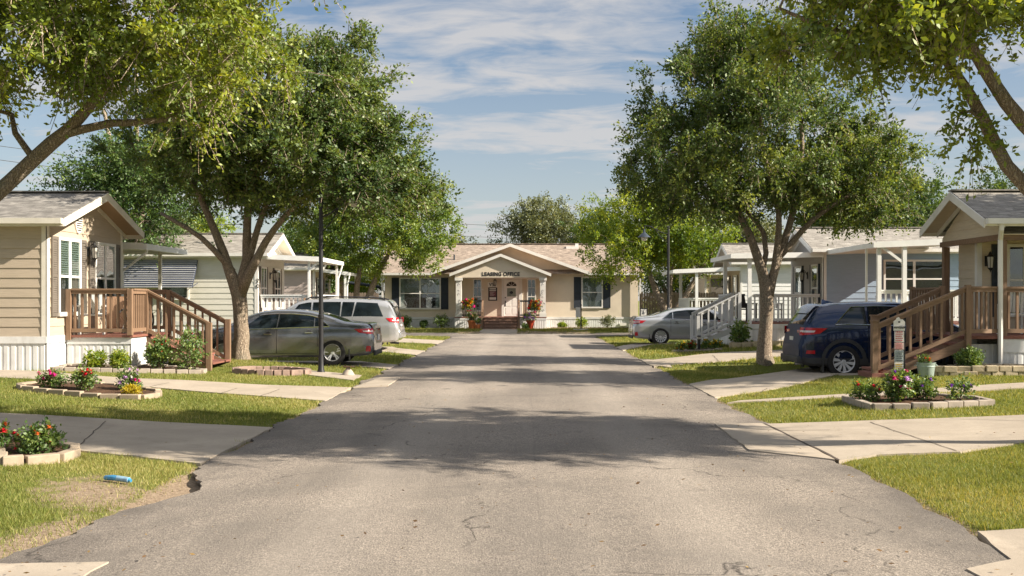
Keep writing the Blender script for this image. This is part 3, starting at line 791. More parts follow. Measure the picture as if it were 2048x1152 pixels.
def near_R():
    b = (7.7, 12.2, tz(7.7, 12.2))
    st = [[(7.7, 12.2, .2, .28), (7.35, 12.3, 1.5, .20), (6.6, 12.5, 2.6, .16), (5.95, 12.6, 3.35, .13), (5.6, 12.5, 3.9, .12), (5.2, 12.4, 4.5, .09), (4.5, 12.2, 5.2, .05)],
          [(7.35, 12.25, 1.5, .2), (6.9, 12.2, 2.9, .17), (6.2, 12.2, 3.55, .15), (5.75, 12.2, 4.05, .13), (5.2, 12.0, 4.75, .10), (4.4, 11.5, 5.6, .06)],
          [(5.3, 12.1, 4.6, .10), (4.4, 12.0, 4.75, .08), (3.6, 11.8, 4.8, .05), (2.9, 11.6, 5.0, .03)],
          [(7.35, 12.2, 1.6, .17), (7.7, 11.6, 3.3, .13), (7.9, 11.2, 5.2, .08)]]
    ells = [(5.2, 11.9, 6.3, 2.6, 1.8, 1.5), (3.6, 11.7, 5.1, 1.25, 1.5, .95), (4.3, 11.8, 4.85, 1.1, 1.3, .85), (5.6, 11.2, 5.2, 1.5, 1.2, .9), (6.6, 11.6, 6.0, 2.0, 1.6, 1.4), (4.3, 11.4, 6.8, 2.0, 1.5, 1.0), (7.4, 12.8, 5.2, 1.0, 1.0, 1.0), (9.3, 11.9, 6.2, 2.5, 1.6, 1.5), (8.6, 11.9, 4.9, 2.2, 1.7, .9), (2.9, 11.6, 5.6, .8, 1.1, .8), (11.4, 11.9, 7.0, 2.0, 1.6, 1.5), (8.2, 10.6, 5.6, 2.2, 1.4, 1.3), (10.8, 10.5, 7.0, 2.2, 1.3, 1.3)]
    ex = [(5.25, 12.3, 3.95, -.3, 0, -.6), (5.4, 12.3, 3.6, -.2, 0, -.8), (5.1, 12.3, 4.2, -.4, 0, -.4), (5.3, 12.2, 3.75, .2, 0, -.7), (6.1, 12.1, 4.1, .3, 0, .2), (6.4, 12.2, 4.3, .3, 0, .2)]
    k_ = .915
    b = (b[0] * k_, b[1] * k_, tz(b[0] * k_, b[1] * k_)); st = [[(p[0] * k_, p[1] * k_, 1.7 + (p[2] - 1.7) * k_, p[3] * k_) for p in s] for s in st]
    st[0][0] = (b[0], b[1], b[2] - .1, .28)
    ells = [(e[0] * k_, e[1] * k_, 1.7 + (e[2] - 1.7) * k_, e[3] * k_, e[4] * k_, e[5] * k_) for e in ells]; ex = [(e[0] * k_, e[1] * k_, 1.7 + (e[2] - 1.7) * k_, *e[3:]) for e in ex]
    tree('oak_tree', 'large oak with two leaning limbs reaching in over the cream porch, olive-green leaves', b, st, ells, 1080, 10, 18, .52, .078, M_leafnear, M_bark, 5, 'shade oaks along the street', droop=.3, extra=ex,
         cut=lambda P: ((P[:, 0] > 4.3) & (P[:, 2] < 4.12) & (P[:, 2] > 3.8) & (P[:, 0] < 6.4)) | (P[:, 0] < .245 * P[:, 1]))
near_R()
def mid_L():
    x, y = -6.79, 24.6; z = tz(x, y)
    st = [[(x, y, z - .1, .34), (x, y, z + .25, .25), (x - .02, y, z + .9, .215), (x - .05, y, z + 1.55, .225), (x - .3, y, z + 2.2, .15), (x - .6, y, z + 3.0, .12), (x - 1.2, y + .2, z + 4.2, .08), (x - 1.9, y + .2, z + 5.2, .05)],
          [(x - .05, y, z + 1.5, .2), (x + .1, y + .1, z + 2.4, .15), (x + .1, y + .2, z + 3.6, .11), (x + .4, y + .1, z + 5.4, .07), (x + .7, y, z + 7.2, .04)],
          [(x, y, z + 1.6, .18), (x + .45, y - .1, z + 2.5, .12), (x + .8, y - .1, z + 3.1, .1), (x + 1.6, y - .2, z + 3.9, .07), (x + 2.7, y - .1, z + 4.6, .04)],
          [(x + .05, y, z + 1.7, .14), (x + .28, y + .15, z + 2.9, .1), (x + .9, y + .3, z + 4.6, .07), (x + 1.9, y + .3, z + 6, .04)],
          [(x - .2, y, z + 2.1, .1), (x - .9, y - .2, z + 2.9, .08), (x - 1.9, y - .1, z + 3.5, .05)]]
    ells = [(-6.2, 24.7, 6.2, 2.9, 2.7, 2.1), (-4.9, 24.6, 5.2, 2.2, 2.2, 1.5), (-4.3, 24.6, 4.5, 1.4, 1.6, .85), (-8.0, 24.7, 5.0, 1.9, 2.2, 1.3), (-5.6, 24.8, 7.7, 1.7, 1.7, 1.05), (-8.3, 24.8, 4.3, .9, 1.3, .55), (-4.0, 24.7, 5.5, 1.2, 1.2, .7), (-4.2, 23.5, 4.35, 1.3, 1.3, .75), (-3.4, 24.4, 4.4, .9, 1.2, .6), (-3.7, 22.75, 4.35, .7, .25, .4)]
    rn = random.Random(2); ex = [(-3.85 + rn.uniform(-.6, .6), 22.7 + rn.uniform(-.15, .15), 4.05 + rn.uniform(.0, .75), .3, -.2, -.5) for _ in range(22)]
    tree('oak_tree', 'broad oak with forking limbs standing between the brown stairs and the dark grey sedan', (x, y, z), st, ells, 1050, 10, 16, .56, .094, M_leafoak, M_bark, 8, 'shade oaks along the street', droop=.05, extra=ex,
         cut=lambda P: (P[:, 2] < np.where(P[:, 0] > -5.3, 3.45, 3.75)) | ((P[:, 0] < -4.9) & (P[:, 1] < 23.1) & (P[:, 2] < 4.1)))
mid_L()
def mid_R():
    x, y = 6.12, 26.0; z = tz(x, y)
    st = [[(x, y, z - .1, .33), (x, y, z + .2, .25), (x + .02, y, z + 1.0, .205), (x + .05, y, z + 1.7, .21), (x - .05, y, z + 2.3, .17), (x - .3, y, z + 3.0, .13), (x - .55, y, z + 3.6, .10), (x - 1.2, y - .1, z + 4.8, .06), (x - 1.9, y, z + 5.8, .04)],
          [(x + .1, y, z + 1.8, .16), (x + .35, y + .1, z + 2.6, .13), (x + .75, y + .1, z + 3.9, .10), (x + 1.0, y + .2, z + 5.6, .07), (x + .8, y + .2, z + 7.3, .04)],
          [(x + .08, y, z + 1.7, .18), (x + .25, y, z + 2.4, .12), (x + .3, y - .2, z + 3.8, .09), (x - .1, y - .2, z + 5.4, .06), (x - .2, y - .3, z + 7, .03)],
          [(x + .4, y + .1, z + 2.7, .11), (x + 1.3, y, z + 3.7, .08), (x + 2.4, y, z + 4.4, .05)],
          [(x - .05, y, z + 2.4, .09), (x + .02, y + .2, z + 3.3, .08), (x - .9, y + .3, z + 4.4, .05)]]
    ells = [(5.9, 26, 6.3, 2.9, 2.7, 2.1), (4.5, 26, 5.3, 1.8, 2.2, 1.4), (4.3, 26, 4.4, 1.2, 1.6, .6), (7.9, 26, 5.1, 1.8, 2.1, 1.3), (5.9, 26.2, 8.0, 1.7, 1.6, .9), (8.9, 26, 4.5, 1.0, 1.4, .7), (3.5, 26, 6.2, .8, 1.2, .8), (4.2, 26, 7.3, 1.0, 1.2, .7)]
    tree('oak_tree', 'tall oak with forked ridged trunk on the lawn behind the dark blue crossover', (x, y, z), st, ells, 1000, 10, 16, .58, .094, M_leafoak, M_bark, 12, 'shade oaks along the street', droop=.02,
         cut=lambda P: (P[:, 2] < 3.55) | (P[:, 0] < 2.3) | ((P[:, 0] < 3.9) & (P[:, 2] < 3.9)))
mid_R()
def far_tree(name, label, x, y, ells, ml, seed, n=330, stems=None, ls=.15, K=6, J=9, tl=.6, mb=None, h0=1.6, grp=None, sides=8, cut=None):
    n = int(n * 1.25)
    z = tz(x, y)
    if stems is None:
        stems = [[(x, y, z, .26), (x, y, z + h0 * .6, .2), (x - .3, y, z + h0 * 1.5, .14), (x - 1.0, y, z + h0 * 2.6, .06)],
                 [(x, y, z + h0 * .7, .16), (x + .5, y, z + h0 * 1.6, .12), (x + 1.2, y, z + h0 * 2.6, .05)],
                 [(x, y, z + h0 * .7, .14), (x + .1, y + .2, z + h0 * 1.8, .1), (x + .2, y, z + h0 * 3, .05)]]
    return tree(name, label, (x, y, z), stems, ells, n, K, J, tl, ls, ml, mb or M_barkp, seed, grp, sides=sides, cut=cut, per=6, spread=.5)
x, y = -8.7, 52.6
far_tree('shade_tree', 'spreading multi-stemmed tree between the silver van and the leasing office', x, y,
         [(-7.4, 52, 5.6, 3.5, 2.6, 2.3), (-5.9, 52, 5.0, 2.2, 2.2, 1.7), (-9.5, 52.5, 5.0, 2.2, 2.2, 1.7), (-7.3, 52, 7.0, 2.2, 2, 1.4), (-5.3, 52, 4.1, 1.2, 1.2, .8)], M_leafmid, 21, 620, ls=.14, K=8, J=10,
         stems=[[(x, y, 0, .35), (x - .1, y, .9, .3), (x - .5, y, 2, .19), (x - 1.2, y, 3.6, .12), (x - 1.9, y, 5, .06)],
                [(x, y, .6, .22), (x + .1, y, 2.0, .16), (x + .3, y, 4, .1)],
                [(x, y, .4, .25), (x + .6, y, 1.6, .2), (x + 1.1, y, 2.8, .14), (x + 2.0, y, 4.6, .07)]])
x, y = 7.2, 51.5
far_tree('shade_tree', 'bright yellow-green tree by the fence beyond the silver sedan', x, y,
         [(6.2, 51.5, 5.2, 3.0, 2.3, 1.9), (8.6, 51.5, 4.9, 2.2, 2.2, 1.5), (4.6, 51.5, 3.9, 1.5, 1.7, 1.2), (6.0, 51.5, 6.5, 2.0, 1.8, .9), (3.6, 51.5, 3.3, .8, .8, .5), (9.4, 51.5, 3.8, 1.0, 1.0, .8)], M_leafbright, 22, 640, ls=.13, K=8, J=10,
         stems=[[(x, y, .1, .26), (x, y, .9, .22), (x - .6, y, 2.2, .15), (x - 1.2, y, 4, .07)], [(x, y, .7, .18), (x + .15, y, 2.4, .12), (x + .3, y, 4.2, .06)],
                [(x, y, .7, .18), (x + .9, y, 1.9, .14), (x + 1.7, y, 3.2, .08), (x + 2.6, y, 4.6, .04)]])
x, y = 14.6, 19.0  # out-of-view oak, its thin crown set to cast a shade band across the street
far_tree('shade_tree', 'unseen oak off past the cream porch home, its crown shaped to shade the street', x, y,
         [(14.6, 18.6, 8.0, 3.0, .9, 2.0), (16.8, 18.4, 9.8, 2.4, .9, 1.4), (13.6, 18.7, 6.2, 1.5, .8, 1.0)], M_leafoak, 24, 420, ls=.15, K=7, J=9, h0=2.0)
# backdrop of trees beyond the homes: one by one
BT = 'trees rising behind the homes'
def back(label, px0, px1, pytop, Y, ml, seed, n=300, zlow=2.0, lob=3, ls=.17):
    x0, x1 = (px0 - 1048) * Y / 2048, (px1 - 1048) * Y / 2048
    zt = 1.7 + (600 - pytop) * Y / 2048; cx = (x0 + x1) / 2; wd = (x1 - x0) / 2
    rn = random.Random(seed)
    e = [(cx, Y, (zt + zlow) / 2, wd * .88, wd * .7 + .5, (zt - zlow) / 2 * .86)]
    for i in range(lob):
        a = -1 + 2 * (i + .5) / lob
        rz = (zt - zlow) * rn.uniform(.2, .3); e.append((cx + a * wd * .68, Y + rn.uniform(-1, 1), zt - rz * rn.uniform(1.0, 1.7), wd * .38, wd * .4, rz))
    return far_tree('tree', label, cx, Y, e, ml, seed, n, ls=ls, grp=BT, h0=max(1.2, zlow), K=6, J=9, tl=.75, sides=6)
back('grey-green live oak rising above the ridge of the leasing office', 992, 1172, 402, 76, M_leafolive, 31, 560)
back('dark green tree at the edge of the leasing office roof behind the yellow-green tree', 1150, 1262, 420, 72, M_leafdark, 32, 330)
back('low pale green treetop just over the left end of the leasing office roof', 872, 938, 458, 78, M_leafolive, 33, 160)
back('dark dense oak rising between the tan home and the sage home', 105, 420, 280, 37, M_leafdark, 34, 620, 3.2, 4, .12)
back('olive tree showing over the roof of the sage home', 235, 400, 425, 58, M_leafolive, 35, 330)
back('yellow-flecked tree above the middle of the sage roof', 365, 470, 415, 62, M_leafbright, 36, 240)
back('dark tree beyond the gable of the sage home', 548, 690, 440, 60, M_leafdark, 37, 330, 1.2)
back('bright shrubby tree behind the grey fence and the lane', 640, 790, 500, 66, M_leafbright, 38, 300, .6)
back('dark green tree behind the end of the pale fence', 1270, 1420, 470, 66, M_leafdark, 39, 280, .8)
back('tall olive oak behind the blue-grey home', 1590, 1900, 345, 52, M_leafdark, 40, 620, 2.6, 4)
back('olive tree above the roofs between the white and blue homes', 1440, 1620, 440, 62, M_leafolive, 41, 300)
back('rounded oak behind the gable of the cream home', 1870, 1975, 372, 64, M_leafolive, 42, 220)
back('darker oak peeking over the shingles of the cream home', 1955, 2080, 342, 60, M_leafdark, 43, 260)
back('distant dark tree filling the gap past the white home', 1420, 1560, 470, 75, M_leafdark, 44, 200)

# ------------------------------------------------------------------ houses
def clipz(poly, z, keep_above):
    o = []; n = len(poly)
    for i in range(n):
        a, b = poly[i], poly[(i + 1) % n]
        ia, ib = ((a[1] >= z), (b[1] >= z)) if keep_above else ((a[1] <= z), (b[1] <= z))
        if ia: o.append(a)
        if ia != ib:
            k = (z - a[1]) / (b[1] - a[1]); o.append((a[0] + k * (b[0] - a[0]), z))
    return o
def lapwall(mb, F, poly, lap=0.2, off=0.014, z00=None):
    zs = [p[1] for p in poly]; z = z00 if z00 is not None else min(zs)
    while z < max(zs):
        q = clipz(clipz(poly, z, True), z + lap, False)
        if len(q) >= 3:
            pts = [F.p(u, zz, off * (1 - (zz - z) / lap) + 0.001) for u, zz in q]
            mb.add(pts, [tuple(range(len(pts)))])
            lo = [p for p in q if abs(p[1] - z) < 1e-6]
            if len(lo) >= 2:
                u0, u1 = min(p[0] for p in lo), max(p[0] for p in lo)
                mb.add([F.p(u0, z, 0), F.p(u1, z, 0), F.p(u1, z, off), F.p(u0, z, off)], [(0, 1, 2, 3)])
        z += lap
def ribs(mb, F, u0, u1, z0, z1, pitch=0.15):
    """vertical ribbed skirting panel"""
    mb.fbox(F, u0, u1, z0, z1, -0.03, 0.0)
    u = u0 + pitch / 2
    while u < u1 - 0.03:
        mb.prism([F.p(u - .055, z0, 0), F.p(u - .04, z0, .007), F.p(u + .04, z0, .007), F.p(u + .055, z0, 0)], (0, 0, z1 - z0)); u += pitch
def window(root, F, u0, u1, z0, z1, cols=1, blind=0.5, shut=None, shw=0.3, d=0.0, grid=0, mfr=None, name='window', curtain=False, midrail=0.5):
    mfr = mfr or M_white
    f = MB(); w = 0.065
    f.fbox(F, u0, u1, z0 - .02, z0 + w, d + .016, d + .075); f.fbox(F, u0, u1, z1 - w, z1, d + .016, d + .06)
    f.fbox(F, u0, u0 + w, z0 + w, z1 - w, d + .016, d + .058); f.fbox(F, u1 - w, u1, z0 + w, z1 - w, d + .016, d + .058)
    zm = z0 + (z1 - z0) * midrail
    cw = (u1 - u0) / cols
    for i in range(cols):
        a, b_ = u0 + i * cw, u0 + (i + 1) * cw
        if i: f.fbox(F, a - .04, a + .04, z0 + w, z1 - w, d + .016, d + .056)
        f.fbox(F, a + (w if i == 0 else .04), b_ - (w if i == cols - 1 else .04), zm - .025, zm + .025, d + .016, d + .052)
        for k in range(grid):
            zz = zm + (z1 - zm) * (k + 1) / (grid + 1); f.fbox(F, a + w, b_ - w, zz - .008, zz + .008, d + .03, d + .05)
        if grid: f.fbox(F, (a + b_) / 2 - .008, (a + b_) / 2 + .008, zm + .025, z1 - w, d + .03, d + .05)
    wn = f.build(name, mfr, root)
    MB().fbox(F, u0 + .02, u1 - .02, z0 + .02, z1 - .02, d + .003, d + .017).build('dark_backing', M_room, wn)  # flat dark panel standing in for the unlit room behind the glass
    if blind > 0:
        q = MB(); zz = z1 - w
        while zz > z1 - (z1 - z0) * blind:
            q.hexa([F.p(u0 + w, zz - .03, d + .032), F.p(u1 - w, zz - .03, d + .032), F.p(u1 - w, zz - .032, d + .034), F.p(u0 + w, zz - .032, d + .034),
                    F.p(u0 + w, zz, d + .02), F.p(u1 - w, zz, d + .02), F.p(u1 - w, zz + .002, d + .022), F.p(u0 + w, zz + .002, d + .022)]); zz -= .048
        q.build('blind', M_blind, wn)
    if curtain:
        q = MB()
        for s0, s1 in ((u0 + w, u0 + w + .22), (u1 - w - .22, u1 - w)):
            k = 8
            for i in range(k):
                a = s0 + (s1 - s0) * i / k; b_ = s0 + (s1 - s0) * (i + 1) / k
                q.hexa([F.p(a, z0 + w, d + .02), F.p(b_, z0 + w, d + .02), F.p(b_, z0 + w, d + (.034 if i % 2 else .026)), F.p(a, z0 + w, d + (.026 if i % 2 else .034)),
                        F.p(a, z1 - w, d + .02), F.p(b_, z1 - w, d + .02), F.p(b_, z1 - w, d + (.034 if i % 2 else .026)), F.p(a, z1 - w, d + (.026 if i % 2 else .034))])
        q.build('curtain', M_curtain, wn)
    MB().fbox(F, u0 + .03, u1 - .03, z0 + .03, z1 - .03, d + .038, d + .042).build('pane', M_pane, wn)
    if shut is not None:
        for a, b_ in ((u0 - shw - .02, u0 - .02), (u1 + .02, u1 + shw + .02)):
            s_ = MB(); s_.fbox(F, a, b_, z0 - .02, z1, d + .016, d + .035)
            for c, e in ((a, a + .04), (b_ - .04, b_)): s_.fbox(F, c, e, z0 - .02, z1, d + .035, d + .05)
            for c, e in ((z0 - .02, z0 + .05), (z1 - .07, z1), ((z0 + z1) / 2 - .03, (z0 + z1) / 2 + .03)): s_.fbox(F, a + .04, b_ - .04, c, e, d + .035, d + .05)
            zz = z0 + .07
            while zz < z1 - .09:
                s_.hexa([F.p(a + .04, zz, d + .048), F.p(b_ - .04, zz, d + .048), F.p(b_ - .04, zz - .004, d + .04), F.p(a + .04, zz - .004, d + .04),
                         F.p(a + .04, zz + .035, d + .036), F.p(b_ - .04, zz + .035, d + .036), F.p(b_ - .04, zz + .03, d + .034), F.p(a + .04, zz + .03, d + .034)]); zz += .045
            s_.build('shutter', shut, root)
    return wn
def lantern(root, F, u, z, sc=1.0, d=0.0, hang=False):
    l = MB(); s = sc * .78
    def P(a, b, c): return F.p(u + a * s, z + b * s, d + c * s)
    l.fbox(F, u - .05 * s, u + .05 * s, z - .12 * s, z + .12 * s, d + .014, d + .035)
    l.tube([P(0, .02, .03), P(0, .14, .10), P(0, .2, .17), P(0, .17, .2)], .012 * s, 6)
    o = P(0, 0, .2)
    for pr in ([(.005, .22), (.03, .16), (.10, .10), (.085, .095)], [(.045, -.2), (.07, -.17), (.06, -.16), (0, -.16)], [(.005, -.27), (.02, -.22), (.045, -.2)]):
        l.lathe(o, [(r_ * s, h * s) for r_, h in pr], 6)
    for k in range(6):
        th = k * math.pi / 3
        a = o + Vector((math.cos(th) * .085 * s, math.sin(th) * .085 * s, .1 * s)); b_ = o + Vector((math.cos(th) * .06 * s, math.sin(th) * .06 * s, -.17 * s))
        l.tube([a, b_], .007 * s, 4)
    q = l.build('lantern', M_black, root)
    g_ = MB(); g_.lathe(o, [(.078 * s, .09 * s), (.055 * s, -.16 * s)], 6); g_.build('lantern_glass', M_globe, q)
    return q
def railing(root, a, b_, h, m, sp=0.14, bw=0.035, rail=(0.09, 0.04), name='railing', low=0.1, bm_=None):
    a, b_ = Vector(a), Vector(b_)
    r_ = MB(); up = Vector((0, 0, 1))
    r_.beam(a + up * h, b_ + up * h, rail[0], rail[1]); o = r_.build(name, m, root)
    MB().beam(a + up * (h - .056), b_ + up * (h - .056), .04, .07).build('top_rail', m, o); MB().beam(a + up * low, b_ + up * low, .04, .08).build('bottom_rail', m, o)
    Ln = (Vector((b_.x, b_.y, 0)) - Vector((a.x, a.y, 0))).length; n = max(1, int(Ln / sp))
    dr = (b_ - a); hd = Vector((dr.x, dr.y, 0)).normalized(); sd = Vector((-hd.y, hd.x, 0))
    first = None
    for i in range(n):
        c = a + dr * ((i + .5) / n) + sd * .03
        if first is None:
            q = MB()
            q.hexa([c + hd * x_ * bw / 2 + sd * y_ * bw / 2 + up * z_ for z_ in (low - .03, h - .03) for x_, y_ in ((-1, -1), (1, -1), (1, 1), (-1, 1))])
            first = q.build('baluster', bm_ or m, o); c0 = c
        else:
            k = first.copy(); COL.objects.link(k); k.parent = o; k.location = Vector(first.location) + (c - c0); ORG[k.name] = ORG[o.name]
    return o
def post(root, x, y, z0, z1, m, w=0.09, name='post', cap=False):
    q = MB(); q.box(x - w / 2, x + w / 2, y - w / 2, y + w / 2, z0, z1)
    if cap: q.box(x - w / 2 - .015, x + w / 2 + .015, y - w / 2 - .015, y + w / 2 + .015, z1, z1 + .03)
    return q.build(name, m, root)
def stairs(root, s, xt, xb, y0, y1, zt, zb, n, mt, mr, ms):
    """steps running from x=xt (high) to x=xb (low)"""
    dx = (xb - xt) / n; rise = (zt - zb) / (n + 1)
    for i in range(n):
        z = zt - rise * (i + 1); xa, xc = xt + dx * i, xt + dx * (i + 1)
        q = MB(); q.box(min(xa, xc) - .02, max(xa, xc) + .02, y0, y1, z - .04, z)
        st_ = q.build('step', mt, root)
        MB().box(min(xa, xa - dx * .12), max(xa, xa - dx * .12) + .001, y0 + .01, y1 - .01, z, z + rise - .04).build('riser', mr, st_)
    for y in (y0 - .035, y1 + .001):
        q = MB()
        q.prism([(xt, y, zt - rise * .4), (xb, y, zb + rise * .55), (xb, y, zb), (xb - dx * .6, y, zb), (xt, y, zt - rise * 1.9)], (0, .035, 0))
        q.build('stringer', ms, root)
def home(name, label, s, xf, Y0, Y1, zg, zf, ze, zp, Ln, mwall, mroof, mfront=None, ohf=0.45, ohs=0.22, lap=0.2, gable_drop=None, fascia=None, soff=None, grp=None, skirt=None, sidewallfrom=0.0):
    fascia = fascia or M_white
    root = thing(name, label, 'mobile home', (xf + s * 3, (Y0 + Y1) / 2, zg), 0, grp)
    W = Y1 - Y0; ym = (Y0 + Y1) / 2; sl = (zp - ze) / (W / 2 + ohs)
    zw = ze + sl * ohs - .06
    FF = Fr((xf, Y0, 0), (0, 1, 0), (-s, 0, 0)); FC = Fr((xf, Y0, 0), (s, 0, 0), (0, -1, 0))
    FB = Fr((xf, Y1, 0), (s, 0, 0), (0, 1, 0)); FE = Fr((xf + s * Ln, Y0, 0), (0, 1, 0), (s, 0, 0))
    c = MB(); lapwall(c, FC, [(0, zf), (Ln, zf), (Ln, zw), (0, zw)], lap); lapwall(c, FB, [(0, zf), (Ln, zf), (Ln, zw), (0, zw)], lap)
    pent = [(0, zf), (W, zf), (W, zw), (W / 2, zp - .07), (0, zw)]
    lapwall(c, FE, pent, lap); c.build('wall', mwall, root)
    fw = MB(); lapwall(fw, FF, pent, lap); fw.build('front_wall', mfront or mwall, root)
    xe = xf - s * ohf; xb = xf + s * (Ln + .3)
    r_ = MB()
    y0, y1 = Y0 - ohs, Y1 + ohs
    r_.slab([(xe, y0, ze), (xb, y0, ze), (xb, ym, zp), (xe, ym, zp)], .05); r_.slab([(xe, y1, ze), (xe, ym, zp), (xb, ym, zp), (xb, y1, ze)], .05)
    # irregular shingle courses show along the rake edge
    rf = r_.build('roof', mroof, root)
    cap_ = MB(); cap_.beam((xe, ym, zp + .012), (xb, ym, zp + .012), .26, .03); cap_.build('ridge_cap', mroof, rf)
    t = MB()   # rake and eave boards
    for ya, yb in ((y0, ym), (y1, ym)):
        xo = xe - s * .025
        t.prism([(xo, ya, ze - .015), (xo, yb, zp - .015), (xo, yb, zp - .185), (xo, ya, ze - .17)], (s * .022, 0, 0))
        t.prism([(xf - s * .03, ya, ze - .06), (xf - s * .03, yb, zp - .06), (xf - s * .03, yb, zp - .17), (xf - s * .03, ya, ze - .17)], (s * .028, 0, 0))
    for y_ in (y0 - .022, y1):
        t.box(min(xe, xb), max(xe, xb), y_, y_ + .022, ze - .17, ze - .02)
    t.box(min(xf, xb), max(xf, xb), Y0 - ohs, Y0, ze - .16, ze - .145)
    t.build('fascia', fascia, root)
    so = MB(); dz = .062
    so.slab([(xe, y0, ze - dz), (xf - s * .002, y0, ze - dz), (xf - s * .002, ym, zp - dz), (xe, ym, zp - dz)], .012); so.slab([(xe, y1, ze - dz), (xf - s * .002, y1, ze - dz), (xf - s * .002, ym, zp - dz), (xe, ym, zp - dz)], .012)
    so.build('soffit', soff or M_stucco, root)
    for yy, sg in ((Y0, -1), (Y1, 1)):
        cb = MB()
        cb.box(xf - s * .02 - .001, xf + s * .09, *(sorted((yy + sg * .022, yy + sg * .001))), zf - .02, zw)
        cb.box(min(xf - s * .022, xf - s * .001), max(xf - s * .022, xf - s * .001), *(sorted((yy - sg * .09, yy + sg * .022))), zf - .02, zw)
        cb.build('corner_board', fascia, root)
    g_ = MB(); g_.box(min(xe, xb) , max(xe, xb), y0 - .12, y0 - .024, ze - .12, ze - .01); g_.build('gutter', fascia, root)
    k = MB()
    ribs(k, FC, 0, Ln, zg - .15, zf - .13); ribs(k, FF, 0, W, zg - .15, zf - .13); ribs(k, FE, 0, W, zg - .15, zf - .13)
    k.build('skirting', skirt or M_whiteskirt, root)
    kb = MB(); kb.fbox(FC, -.025, Ln, zf - .14, zf, 0, .028); kb.fbox(FF, 0, W, zf - .14, zf, 0, .025); kb.build('skirt_board', skirt or M_whiteskirt, root)
    return root, FF, FC, W
def patio_cover(name, label, x0, x1, y0, y1, zhi, zlo, posts, gutters=True, fall='x', grp=None, dsp=None, pw=.08, mp=None):
    """flat ribbed awning roof; zhi at x0, zlo at x1 (the street side)"""
    root = thing(name, label, 'patio cover', ((x0 + x1) / 2, (y0 + y1) / 2, 0), 0, grp)
    q = MB(); n = max(4, int((y1 - y0) / .3))
    for i in range(n):
        a, b_ = y0 + (y1 - y0) * i / n, y0 + (y1 - y0) * (i + 1) / n
        q.slab([(x0, a, zhi), (x1, a, zlo), (x1, b_ - .03, zlo), (x0, b_ - .03, zhi)], .045); q.slab([(x0, b_ - .03, zhi + .02), (x1, b_ - .03, zlo + .02), (x1, b_, zlo + .02), (x0, b_, zhi + .02)], .07)
    q.build('roof_panel', M_vinyl, root)
    for yy in (y0 - .025, y1 + .025): MB().beam((x0, yy, zhi - .06), (x1, yy, zlo - .06), .045, .17).build('edge_beam', M_vinyl, root)
    sg = 1 if x1 > x0 else -1
    gm = MB(); gm.box(min(x1, x1 + sg * .10), max(x1, x1 + sg * .10), y0 - .05, y1 + .05, zlo - .14, zlo + .0); gm.build('gutter', M_vinyl, root)
    for (px_, py_) in posts:
        zt_ = zhi + (zlo - zhi) * (px_ - x0) / (x1 - x0) - .05
        post(root, px_, py_, tz(px_, py_) - .05, zt_, mp or M_vinyl, pw)
    if dsp:
        px_, py_ = dsp; zt_ = zlo - .12
        MB().tube([(x1 + sg * .05, py_, zt_), (x1 + sg * .05, py_, zt_ - .08), (px_ + sg * .1, py_ + .01, zt_ - .55), (px_ + sg * .1, py_ + .01, .35)], .036, 6).build('downspout', M_vinyl, root)
    return root
# ------------------------------------------------------------------ the homes
MW_tan = siding('tan_lap_siding', (0.44, 0.365, 0.28)); MW_sage = siding('sage_lap_siding', (0.62, 0.60, 0.53)); MW_mauve = siding('mauve_lap_siding', (0.42, 0.355, 0.33))
MW_cream = siding('cream_lap_siding', (0.60, 0.50, 0.37)); MW_blue = siding('blue_lap_siding', (0.29, 0.385, 0.50)); MW_grey = siding('grey_lap_siding', (0.36, 0.335, 0.31)); MW_white = siding('white_lap_siding', (0.72, 0.72, 0.71))
M_offwhite = paint('ivory_trim', (0.68, 0.64, 0.56), 0.55, 0.06, 2.5, 0.08, 40, dirt=0.3)
M_awn = paint('navy_awning', (0.06, 0.07, 0.10), 0.4, 0.15, 3, 0); M_awnw = paint('pale_awning_edge', (0.66, 0.66, 0.66), 0.4, 0.1, 3, 0)

def oval_vent(root, F, u, z, m):
    q = MB(); n = 20
    ring = [F.p(u + .17 * math.cos(2 * math.pi * i / n), z + .27 * math.sin(2 * math.pi * i / n), .012) for i in range(n)]
    q.prism(ring, F.n * .03)
    v = q.build('gable_vent', m, root)
    sl_ = MB()
    for i in range(9):
        zz = -.2 + i * .05; hw = .17 * math.sqrt(max(0, 1 - (zz / .27) ** 2)) - .03
        if hw > .03: sl_.fbox(F, u - hw, u + hw, z + zz - .008, z + zz + .012, .042, .05)
    sl_.build('slat', M_black, v)

# --- tan home, left
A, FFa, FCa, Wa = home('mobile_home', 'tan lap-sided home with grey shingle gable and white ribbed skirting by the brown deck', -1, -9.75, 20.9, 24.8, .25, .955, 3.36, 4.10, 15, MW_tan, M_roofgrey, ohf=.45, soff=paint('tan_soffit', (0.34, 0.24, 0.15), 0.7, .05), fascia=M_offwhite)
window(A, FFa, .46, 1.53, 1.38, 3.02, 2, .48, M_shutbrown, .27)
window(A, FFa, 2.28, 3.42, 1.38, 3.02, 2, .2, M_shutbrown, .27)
oval_vent(A, FFa, 1.45, 3.42, M_white); lantern(A, FFa, 1.92, 2.78, 1.15)
